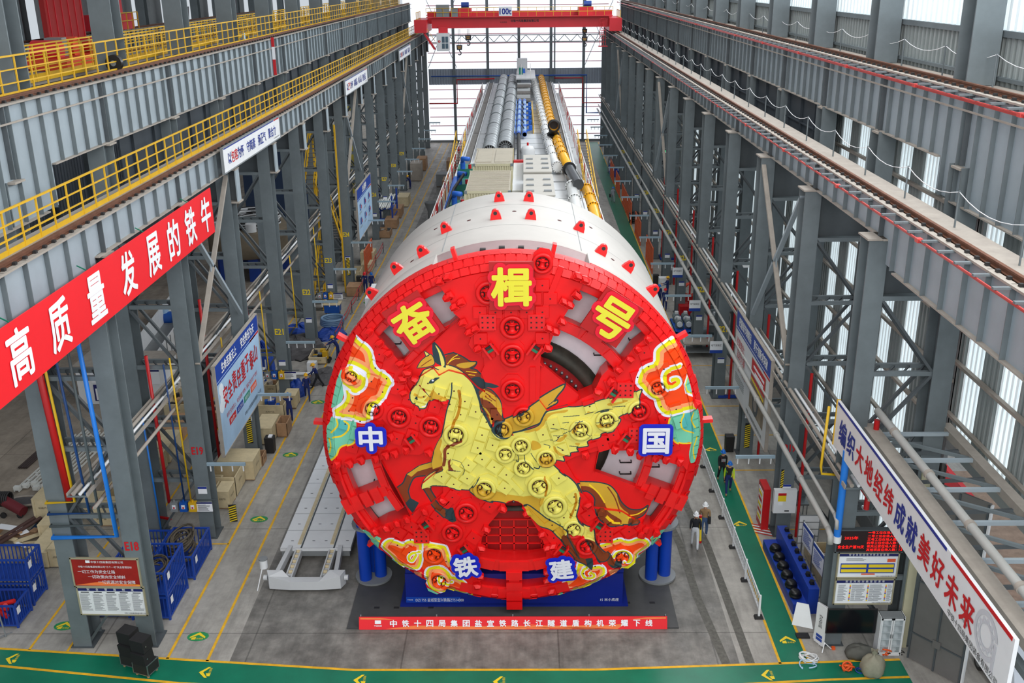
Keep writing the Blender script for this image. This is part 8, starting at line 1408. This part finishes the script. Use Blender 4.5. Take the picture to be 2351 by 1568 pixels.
# ================================================================ people
skin = M('skin', (206, 156, 126), .6, 0, 0); hair_m = M('hair_black', (24, 22, 22), .7, 0, 0)
def rotx(v, a): return V((v.x, v.y * cos(a) - v.z * sin(a), v.y * sin(a) + v.z * cos(a)))
def person(loc, rz, label, top, pants, helmet, shoes=None, legs=((0, 0), (0, 0)), arms=((.1, .2), (.1, .2)), lean=0., head=0., H=1.72, spread=(.1, .1), group=None, sleeve=None, vest=None):
    """legs/arms = (forward swing, bend) per side; angles in radians; the figure faces local +y"""
    shoes = shoes or black; s = H / 1.72
    J = {}; hip = V((0, 0, .93)); J['pel'] = hip
    sp = lambda z, y=0: hip + rotx(V((0, y, z)), -lean)
    J['waist'] = sp(.14); J['chest'] = sp(.36); J['neck'] = sp(.53, -.01)
    hd = lambda z, y=0: J['neck'] + rotx(V((0, y, z)), -lean * .6 - head)
    J['jaw'] = hd(.07, .015); J['head'] = hd(.15, .02); J['crown'] = hd(.235, .01)
    E, bone = [], []
    def e(a, b, m): E.append((a, b)); bone.append((a, b, m))
    e('pel', 'waist', pants); e('waist', 'chest', top); e('chest', 'neck', top); e('neck', 'jaw', skin); e('jaw', 'head', skin); e('head', 'crown', skin)
    rad = {'pel': (.15, .115), 'waist': (.145, .11), 'chest': (.165, .12), 'neck': (.062, .062), 'jaw': (.058, .07), 'head': (.075, .092), 'crown': (.055, .065)}
    fingers = []
    for i, sd in enumerate((-1, 1)):
        n = 'LR'[i]; hp = hip + V((sd * .095, 0, -.04)); a, b = legs[i]
        kn = hp + rotx(V((sd * .02, 0, -.42)), a); an = kn + rotx(V((0, 0, -.41)), a - b); to = an + rotx(V((sd * .02, .15, -.05)), (a - b) * .6)
        for nm, p, r in (('hip', hp, (.1, .1)), ('knee', kn, (.066, .07)), ('ank', an, (.052, .056)), ('toe', to, (.042, .034))): J[nm + n] = p; rad[nm + n] = r
        e('pel', 'hip' + n, pants); e('hip' + n, 'knee' + n, pants); e('knee' + n, 'ank' + n, pants); e('ank' + n, 'toe' + n, shoes)
        sh = sp(.47, 0) + V((sd * .185, 0, 0)); a, b = arms[i]; so = spread[i]
        el = sh + rotx(V((sd * so * .29, 0, -.285)), a - lean * .3); wr = el + rotx(V((sd * so * .05 - sd * .02 * (b > .8), 0, -.25)), a + b - lean * .3); pa = wr + rotx(V((0, 0, -.075)), a + b + .1 - lean * .3)
        for nm, p, r in (('sho', sh, (.068, .068)), ('elb', el, (.05, .05)), ('wri', wr, (.034, .034)), ('pal', pa, (.03, .036))): J[nm + n] = p; rad[nm + n] = r
        sl = sleeve or top
        e('chest', 'sho' + n, top); e('sho' + n, 'elb' + n, sl); e('elb' + n, 'wri' + n, sl); e('wri' + n, 'pal' + n, skin)
        d = a + b - lean * .3
        for q in range(5):
            ln = (.05, .07, .078, .072, .058)[q]
            if q == 0: b0 = wr + rotx(V((-sd * .0, .028, -.03)), d); b1 = b0 + rotx(V((0, .03, -ln * .6)), d + .2); b2 = b1 + rotx(V((0, .005, -.022)), d + .5)
            else: b0 = pa + rotx(V((0, .03 - .02 * (q - 1), -.012)), d); b1 = b0 + rotx(V((0, .002, -ln * .55)), d + .3); b2 = b1 + rotx(V((0, 0, -ln * .45)), d + .8)
            for nm, p in (('fa', b0), ('fb', b1), ('fc', b2)): J['%s%s%d' % (nm, n, q)] = p; rad['%s%s%d' % (nm, n, q)] = (.010, .010) if nm != 'fc' else (.008, .008)
            e('pal' + n if q else 'wri' + n, 'fa%s%d' % (n, q), skin); e('fa%s%d' % (n, q), 'fb%s%d' % (n, q), skin); e('fb%s%d' % (n, q), 'fc%s%d' % (n, q), skin)
    mn = min(J['ankL'].z, J['ankR'].z) - .085
    mn = min(mn, J['toeL'].z - .035, J['toeR'].z - .035)
    for q in J: J[q] = (J[q] - V((0, 0, mn))) * s
    names = list(J); me = bpy.data.meshes.new('p'); me.from_pydata([J[n] for n in names], [(names.index(a), names.index(b)) for a, b in E], [])
    ob = bpy.data.objects.new('p', me); COL.objects.link(ob); ob.modifiers.new('s', 'SKIN')
    for n, sv in zip(names, me.skin_vertices[0].data): sv.radius = tuple(r * s for r in rad[n]); sv.use_root = n == 'pel'
    sb = ob.modifiers.new('u', 'SUBSURF'); sb.levels = 1; sb.render_levels = 1
    dg = bpy.context.evaluated_depsgraph_get(); em = bpy.data.meshes.new_from_object(ob.evaluated_get(dg)); bpy.data.objects.remove(ob); bpy.data.meshes.remove(me)
    t = thing('person', loc, label, 'person', group, rz); k = MB()
    vs = [v.co.copy() for v in em.vertices]; k.v = [tuple(v) for v in vs]
    A = [(J[a], J[b], m) for a, b, m in bone]
    for p in em.polygons:
        c = p.center; bm, bd = None, 9
        for a, b, m in A:
            ab = b - a; u = max(0, min(1, (c - a).dot(ab) / max(ab.dot(ab), 1e-9))); dd = (c - a - ab * u).length
            if dd < bd: bd, bm = dd, m
        k.f.append(list(p.vertices)); k.m.append(k.mi(bm)); k.sm.append(True)
    bpy.data.meshes.remove(em)
    # face: nose, eyes, mouth, ears
    ax = lambda z, y, x=0: (J['neck'] + rotx(V((x, y, z)), -lean * .6 - head) * s)
    for x in (-.03, .03): k.lathe([(0, -.008), (.011, 0), (0, .008)], ink, 6, MX.Translation(ax(.155, .103, x)))
    k.add([ax(.16, .1, 0), ax(.115, .095, -.016), ax(.115, .095, .016), ax(.118, .128, 0)], [(0, 1, 3), (0, 3, 2), (1, 2, 3)], skin)
    k.add([ax(.085, .1, -.022), ax(.085, .1, .022), ax(.078, .1, .018), ax(.078, .1, -.018)], [(0, 1, 2, 3)], M('lip', (150, 84, 78), .6, 0, 0))
    for x in (-.082, .082): k.lathe([(0, -.03), (.014, -.01), (.016, .01), (0, .03)], skin, 6, MX.Translation(ax(.145, .01, x)))
    k.build('body', t)
    T = MX.Translation(ax(.185, .012)) @ MX.Rotation(-lean * .6 - head, 4, 'X')
    hk = MB(); hk.lathe([(.088, -.07), (.092, -.01), (.0, .0)], hair_m, 14, T); hk.build('hair', t)
    if helmet:
        hk = MB(); hk.lathe([(.15, -.02), (.118, -.012), (.116, .03), (.098, .085), (.06, .118), (0, .13)], helmet, 18, T @ MX.Diagonal((.92, 1.12, 1, 1)))
        hk.box((0, .13, -.016), (.16, .1, .012), helmet, T); hk.box((0, 0, .118), (.03, .2, .02), helmet, T); hk.build('helmet', t)
    return t, J
hy, hb, hr, hw = M('helmet_yellow', (240, 182, 22), .35, 0, 0), M('helmet_blue', (24, 112, 206), .35, 0, 0), M('helmet_red', (226, 34, 48), .35, 0, 0), M('helmet_white', (236, 238, 240), .35, 0, 0)
ov = M('overall_navy', (24, 42, 106), .8, 0, .12, 6); dk = M('jacket_black', (30, 32, 38), .85, 0, .1, 6); jean = M('jeans', (66, 92, 132), .85, 0, .15, 6); chino = M('trousers_pale', (206, 210, 214), .8, 0, .08, 6); tan = M('jacket_tan', (150, 122, 88), .85, 0, .1, 6); hv = M('hi_vis', (198, 232, 40), .6, 0, .05, 5); lt = M('coverall_grey', (150, 156, 166), .8, 0, .1, 5); wht = M('coverall_white', (214, 218, 222), .8, 0, .06, 5)
W1 = dict(legs=((.38, .1), (-.32, .25)), arms=((-.35, .2), (.35, .25)))
def back_strip(t, J, txt):
    k = MB(); c = (J['chest'] + J['neck']) / 2; k.box((c.x, c.y - .135, c.z), (.24, .006, .035), paper); k.build('back_lettering', t)
t, J = person((8.0, 4.75, 0), -.15, 'person in a black jacket and pale trousers with a white helmet carrying a yellow tube', dk, chino, hw, white, legs=((.3, .1), (-.25, .2)), arms=((.1, .3), (-.05, .5)), H=1.76)
p = J['palR'] + V((.03, .02, 0)); k = MB(); k.tube(p + V((-.02, 0, -.55)), p + V((-.06, 0, .62)), .065, M('tube_yellow', (236, 206, 40), .4), 12); o = k.build('survey_tube'); o.location = (8.0, 4.75, 0); o.rotation_euler.z = -.15; tag(o, 'yellow tube with red ends held under the arm of the white helmet person', 'tube')
k = MB(); k.tube(p + V((-.02, 0, -.66)), p + V((-.02, 0, -.55)), .075, red, 12); k.tube(p + V((-.06, 0, .62)), p + V((-.06, 0, .72)), .07, red, 12); k.build('end_cap', o)
t, J = person((8.55, 5.6, 0), -.15, 'person in a tan jacket and jeans with a white helmet and shoulder bag', tan, jean, hw, dk, legs=((-.25, .2), (.3, .1)), arms=((.2, .4), (-.1, .3)), H=1.76)
o = MB().box((.2, -.12, 1.0), (.14, .2, .3), dk).build('shoulder_bag', loc=(8.55, 5.6, 0), rz=-.15); tag(o, 'black bag on the shoulder of the person in the tan jacket', 'bag')
t, J = person((10.35, 11.0, 0), pi + .1, 'person in black with a blue helmet walking on the green path, reflective badge on chest', dk, dk, hb, tan, legs=((.25, .05), (-.22, .2)), arms=((-.2, .5), (.2, .4)))
k = MB(); k.box((0, .14, 1.25), (.22, .01, .16), lt); k.bar((.13, .13, 1.4), (-.05, .14, 1.1), .03, .01, red); k.build('chest_badge', t)
t, J = person((10.45, 9.75, 0), pi - .1, 'person in a yellow hi-vis jacket with a blue helmet walking on the green path', dk, ov, hb, tan, legs=((-.3, .25), (.33, .05)), arms=((.25, .3), (-.3, .3)), sleeve=hv)
G = 'workers in blue overalls'
person((-13.15, 18.5, 0), .35, 'worker in blue overalls with a blue helmet reaching over a crate bench on the left', ov, ov, hb, arms=((1.2, .3), (.9, .5)), lean=.12, group=G)
person((-12.8, 21.75, 0), pi + .2, 'worker in blue overalls with an orange helmet striding forward with a bundle', ov, ov, hy, legs=((.45, .1), (-.35, .5)), arms=((.6, 1.0), (.5, 1.1)), group=G)
person((-12.5, 23.5, 0), pi / 2 + .3, 'worker in navy jacket and black trousers bending forward behind the striding worker', ov, dk, hy, legs=((.5, .05), (-.4, .15)), arms=((1.0, .2), (.4, .2)), lean=.35, group=G)
person((-12.1, 28.5, 0), pi / 2 + .1, 'worker in blue overalls with a yellow helmet leaning over a tool crate', ov, ov, hy, legs=((.1, 0), (-.1, .05)), arms=((1.2, .2), (1.0, .4)), lean=.5, group=G)
person((-12.5, 43.6, 0), pi - .2, 'worker with a red helmet looking at a phone beside the shield', ov, ov, hr, arms=((.6, 1.4), (.6, 1.4)), head=.4, group=G)
person((-11.98, 43.5, 0), pi + .35, 'worker with a blue helmet beside the red helmet worker on the left', ov, ov, hb, arms=((.2, .8), (.1, .3)), head=.4, group=G)
person((-13.4, 86, 0), 2.2, 'worker bending far back on the left beside the pale cabinets', ov, ov, hy, lean=.5, arms=((1, .3), (1, .3)), group=G)
person((-27.6, 26.4, 0), pi + .3, 'worker in white with a yellow helmet and blue mask in the left bay', wht, wht, hy, arms=((.5, .9), (.4, 1)), group=None)
person((-25.5, 26.35, 0), pi / 2, 'worker in dark blue with a yellow helmet bending beside the red drums', ov, ov, hy, lean=.45, arms=((.9, .4), (.8, .4)), group=G)
person((11.72, 41.7, 0), pi / 2, 'worker with a yellow helmet at the grey cabinet right of the shield', ov, ov, hy, arms=((.5, .9), (.5, .9)), group=G)
person((11.1, 38.5, 0), 2.6, 'worker with a red helmet on the right behind the shield edge', ov, ov, hr, group=G)
person((10.78, 39.5, 0), -2.6, 'worker with a blue helmet half hidden by the right shield edge', ov, ov, hb, group=G)
t, J = person((10.4, 77.5, 0), 0, 'person in grey with a blue helmet far along the green path carrying a black bag', lt, lt, hb, **W1)
o = MB().box((-.34, .0, .75), (.16, .34, .36), dk).build('shoulder_bag', loc=(10.4, 77.5, 0)); tag(o, 'black bag carried by the person far along the green path', 'bag')
# ================================================================ overhead cranes and the bay beyond the left columns
cred = M('crane_red', (214, 40, 52), .45, 0, .06, .6)
YC = 103.5
c = thing('overhead_crane', (0, YC, 0), 'red overhead travelling crane marked 100t spanning the far end of the hall', 'crane')
k = MB(); k.bb(-11.6, 11.6, -.5, .5, 17.75, 19.15, cred); k.bb(-12.4, 12.2, 2.4, 3.6, 18.2, 19.75, cred); k.build('box_girder', c)
for x in (-12.9, 12.3): k = MB(); k.bb(x - .8, x + .8, -2.5, 5, 17.3, 18.9, cred); k.build('end_carriage', c)
k = MB(); k.bb(-12.2, 12, -1.3, -.5, 19.1, 19.2, cred); k.build('walkway', c)
k = MB(); 
for zz in (19.75, 20.3): k.bar((-12.2, -1.3, zz), (12, -1.3, zz), .06, .06, yel)
for j in range(23): k.bar((-12.2 + 1.1 * j, -1.3, 19.2), (-12.2 + 1.1 * j, -1.3, 20.3), .05, .05, yel)
for s, x in ((-1, -13.4), (1, 12.9)):
    for zz in (17.8, 18.9, 19.8): k.bar((x, -2.4, zz), (x, 3, zz), .07, .07, yel)
    for j in range(6): k.bar((x, -2.4 + 1.08 * j, 17.4), (x, -2.4 + 1.08 * j, 19.8), .06, .06, yel)
k.build('guard_rail', c)
sp_ = MB(); sp_.bb(-2.75, -1.05, -1.42, -1.36, 19.25, 20.4, white); sp_ = sp_.build('capacity_sign', c); k = MB(); text(k, '100t', TF(0, -1.425, 0), -1.9, 19.82, 1.5, .74, inkb, z=0, fat=.03); k.build('lettering', sp_)
k = MB(); text(k, '中铁十四局集团有限公司', TF(0, -.51, 0), .6, 18.6, 3.6, .36, ink, z=0, fat=.01); text(k, '中国铁建', TF(0, -.51, 0), -2.2, 18.45, .9, .2, ink, z=0); k.build('lettering', c)
for x, w_ in ((-7.4, 1.9), (8.6, 1.9)):
    k = MB(); k.bb(x - w_ / 2, x + w_ / 2, -.3, 3.2, 19.2, 20.2, cred); k.build('trolley', c); k = MB(); k.tube((x - .3, .2, 20.6), (x + .7, .2, 20.6), .38, M('motor_blue', (24, 60, 140), .4), 12); k.build('trolley_motor', c)
k = MB(); k.bb(-10.9, -9.2, -1.25, -.55, 19.2, 20.7, grey); k.bb(-8.9, -8.1, -1.25, -.6, 19.2, 20.3, grey); k.build('electric_box', c)
cabn = MB(); cabn.bb(-10.9, -9.3, -2.0, -.2, 15.0, 17.2, white); cabn.bb(-10.7, -9.5, -.9, -.3, 17.2, 18.0, cred); cabn = cabn.build('operator_cab', c); k = MB()
for a, b, z0, z1 in ((-10.2, -9.85, 15.3, 15.95), (-10.2, -9.85, 16.05, 16.8), (-9.75, -9.4, 15.3, 15.95), (-9.75, -9.4, 16.05, 16.8)): k.bb(a, b, -2.03, -2.0, z0, z1, M('cab_glass', (90, 110, 124), .1, 0, 0))
k.build('windows', cabn); k = MB(); k.add([(-10.55 + .16 * cos(a * pi / 8), -2.02, 16.2 + .16 * sin(a * pi / 8)) for a in range(16)], [tuple(range(16))], inkr); text(k, '4', TF(0, -2.03, 0), -10.55, 16.2, .12, .18, paper, z=.0); k.build('number_badge', cabn)
def ladder(k, x, y, z0, z1, mt, dx=0.):
    for s in (-.25, .25): k.bar((x + s, y, z0), (x + s + dx, y, z1), .05, .05, mt)
    for j in range(8): f_ = j / 7; k.bar((x - .25 + dx * f_, y, z0 + (z1 - z0) * f_), (x + .25 + dx * f_, y, z0 + (z1 - z0) * f_), .05, .05, mt)
k = MB(); ladder(k, 10.6, -1.4, 15.4, 18.8, cred); ladder(k, 10.9, -1.0, 15.4, 18.8, cred); k.bb(10.2, 11.4, -1.6, -.6, 15.3, 15.4, cred); k.build('ladder', c)
k = MB(); k.bar((-13.0, -1.8, 18.0), (-11.2, -1.8, 15.2), .12, .22, cred); k.bar((-13.0, -1.2, 18.0), (-11.2, -1.2, 15.2), .12, .22, cred); k.bar((-12.9, -1.8, 19), (-11.1, -1.8, 16.2), .06, .06, yel)
for j in range(8): f_ = j / 7; k.box((-12.95 + 1.8 * f_, -1.5, 18.0 - 2.8 * f_), (.25, .6, .04), cred)
k.build('cab_stair', c)
hk = M('hook_yellow', (196, 150, 70), .5, .1, .1, 3); hd_ = M('hook_dark', (56, 58, 66), .5, .3, .1, 3)
def hook(x, z, s, y=.6, parent=None, rope=17.6):
    k = MB(); 
    for q in (-.12, .12): k.tube((x + q, y, z + .4 * s), (x + q, y, rope), .025, black, 5)
    k.build('wire_rope', parent); b = MB(); b.box((x, y, z + .3 * s), (.75 * s, .3 * s, .7 * s), hd_, top=1.15); b.box((x, y - .16 * s, z + .4 * s), (.55 * s, .02, .12 * s), hk); b.box((x, y - .16 * s, z + .2 * s), (.4 * s, .02, .12 * s), hk); b = b.build('hook_block', parent)
    k = MB(); k.tube((x, y, z), (x, y, z - .25 * s), .08 * s, hd_, 8); k.path([(x + .24 * s * cos(a), y, z - .5 * s + .24 * s * sin(a)) for a in [pi / 2 - i * .45 for i in range(10)]], .075 * s, hd_, 8); k.build('hook', b)
hook(-6.95, 16.2, .95, 1.2, c); hook(-8.1, 15.0, .9, .4, c); hook(8.5, 15.9, .9, .6, c); hook(8.55, 16.9, .8, 1.6, c)
# second row of columns and crane girder far beyond the left bay
XB = -38.5
gB, wd = runway('runway_girder', XB, -1, 19.55, 2.6, 'crane girder on the far side of the neighbouring left bay', -14, 2.6, .35, True)
m = MB(); hpost(m, 0, 0, 30, .9, 1.0); proto = None
for i in range(16):
    if proto is None: o = proto = tag(m.build('bay_column'), kind='thing')
    else: o = dup(proto)
    o.location = (XB - 1.4, 4 + 9.1 * i, 0); tag(o, '%s column from the front on the far side of the left bay' % ORD[i], 'column', 'far columns of the left bay')
m = MB(); corrug(m, XB - 3.2, -14, 124, .2, 16.8, sheet2, 'y', .6); m.bb(XB - 3.4, XB - 3.2, -14, 124, 16.8, 17.0, grey)
for i in range(16): m.bb(XB - 3.4, XB - 3.1, 4 + 9.1 * i - 1.8, 4 + 9.1 * i + 1.8, 16.8, 26, grey)
tag(m.build('wall_left'), kind='structure')
t = thing('red_gate_panel', (XB + 1.5, 47.5, 19.6), 'large red sheet panel between far columns of the left bay', 'panel'); k = MB(); k.bb(-.2, .2, 0, 7, 0, 9, M('panel_red', (176, 34, 34), .55, 0, .06, 1)); k.build('sheet', t); k = MB()
for j in range(6): k.bb(.2, .26, .4 + 1.25 * j, .5 + 1.25 * j, 0, 9, cred)
k.build('ribs', t)
c2 = thing('bay_crane', (0, 60, 0), 'red overhead crane end on the far rail of the left bay, numbered 2', 'crane'); k = MB(); k.bb(XB - .6, XB + 1.8, 0, 5.6, 19.8, 21.2, cred); k.build('end_carriage', c2); k = MB(); k.bb(XB - .3, XB + 1.6, 1.2, 3.6, 21.2, 26, cred); k.bb(XB + .2, XB + 20, 1.6, 3.0, 24.5, 26.2, cred); k.build('girder', c2); k = MB(); k.add([(XB + 1.62, 2.4 + .5 * cos(a * pi / 8), 22.6 + .8 * sin(a * pi / 8)) for a in range(16)], [tuple(range(16))], paper); text(k, '2', basis((XB + 1.63, 2.4, 22.6), NY, UP), 0, 0, .4, .9, inkr, z=.01); k.build('number_badge', c2)
k = MB(); 
for zz in (20.6, 21.3): k.bar((XB + 2.2, 0, zz), (XB + 2.2, 5.6, zz), .08, .08, yel)
for j in range(5): k.bar((XB + 2.2, 1.4 * j, 19.8), (XB + 2.2, 1.4 * j, 21.3), .08, .08, yel)
k.build('guard_rail', c2)
for x_, zz in ((-26, 21.6), (-25.5, 22)): pass
# red hoist trolley and guard rail on the near side of that bay
t = thing('bay_hoist', (-20.6, 13.2, 20.42), 'red orange hoist machinery behind the upper left guard rail', 'hoist'); k = MB(); k.bb(-1.2, 1.2, -2.5, 2.8, 0, .5, M('hoist_orange', (222, 66, 26), .5, 0, .1, 2)); k.build('frame', t); 
for y_, r_, mt in ((-1.6, .45, cred), (.2, .5, M('hoist_orange')), (1.8, .38, red)): k = MB(); k.tube((-.6, y_, .8), (.6, y_, .8), r_, mt, 12); k.build('rope_drum', t)
k = MB(); k.bb(-.4, .4, -.9, -.4, .5, 1.3, grey); k.bb(-.4, .4, 2.3, 2.8, .5, 1.1, grey); k.build('motor', t)
gw = thing('bay_girder', (-19.6, -15, 0), 'inner crane girder of the left bay behind the upper guard rail', 'crane girder'); k = MB(); k.bb(-2.2, .9, 0, 136, 20.25, 20.4, dust); k.bb(-1.6, -1.5, 0, 136, 18.2, 20.3, steel_lt); k.bb(-1.9, -1.2, 0, 136, 18.1, 18.2, dust); k.build('plate_girder', gw); k = MB(); k.bar((-1.55, 0, 20.47), (-1.55, 136, 20.47), .1, .14, rust); k.build('crane_rail', gw)
railing(gw, .2, 8, 120, 20.4, 1.3, 1.13)
t = thing('rope_drum', (-16.95, 9.6, 20.45), 'black cable drum on the upper left walkway beside a roof column', 'drum'); k = MB(); k.tube((0, 0, .35), (0, .25, .35), .35, rub, 18); k.tube((0, -.02, .35), (0, .27, .35), .12, grey, 12); k.build('reel', t)
tag(MB().tube((0, 0, 0), (0, 0, .5), .1, skyb, 10).build('water_bottle', loc=(-16.9, 30.5, 20.45)), 'pale water bottle standing on the upper left walkway', 'bottle')
for i, (x, y, z) in enumerate(((-24.5, 42, 21.3), (-24.5, 55, 21.6))):
    t = thing('hook_block', (x, y, z), '%s black crane hook hanging in the left bay under the roof' % ('nearer', 'farther')[i], 'hook', 'hooks hanging in the left bay'); hook(0, 0, 1.5, 0, t, 6)
# upper blue hoist body near the top left of the view
t = thing('blue_hoist', (-8.5, 6, 23.86), 'dark blue underside of a hoist at the top left picture edge', 'hoist'); k = MB(); T = MX.Diagonal((1, 1, 1, 1)); k.prism([(-4.3, 1.0), (-4.2, .25), (-3.5, .05), (0, 0), (3.5, .05), (4.2, .25), (4.3, 1.0)], .8, M('hoist_navy', (52, 62, 132), .5, 0, .04, 1), basis((0, 0, 0), (1, 0, 0), UP)); k.build('body', t); k = MB(); k.bar((-3, 0, .9), (-3, 0, 7), .05, .05, black); k.bar((3, 0, .9), (3, 0, 7), .05, .05, black); k.build('wire_rope', t)
# the works outside the left windows
for i, (y, mt, lab) in enumerate(((66, M('roof_salmon', (226, 130, 116), .6, 0, .05, .2), 'low workshop with a salmon roof outside the left windows'), (92, M('roof_pale', (206, 214, 226), .6, 0, .05, .2), 'pale workshop roof outside the left windows'))):
    t = thing('outside_workshop', (-100, y, 0), lab, 'building', 'buildings outside the left windows'); k = MB(); k.bb(-14, 14, -14, 14, 0, 11, sheet2); k.build('walls', t); k = MB(); k.prism([(-14.5, 0), (14.5, 0), (0, 2.5)], 29, mt, basis((0, 14.5, 11), (1, 0, 0), UP)); k.build('roof', t)
t = thing('dust_tower', (-70, 78, 0), 'blue silo stack outside the left windows', 'silo'); k = MB(); k.lathe([(1.2, 0), (1.2, 17), (2.1, 18.5), (2.1, 20), (.9, 22), (.9, 23)], blue, 16); k.build('stack', t)
# unseen roof sheets added to shade the left bay, with gaps that let skylight in
m = MB(); y = -16
while y < 124: m.add([(-44, y, 29), (-44, y + 10, 29), (-31, y + 10, 32.5), (-31, y, 32.5), (-17.6, y + 10, 29.5), (-17.6, y, 29.5)], [(0, 1, 2, 3), (3, 2, 4, 5)], sheet2); y += 12
tag(m.build('shade_ceiling'), kind='structure')
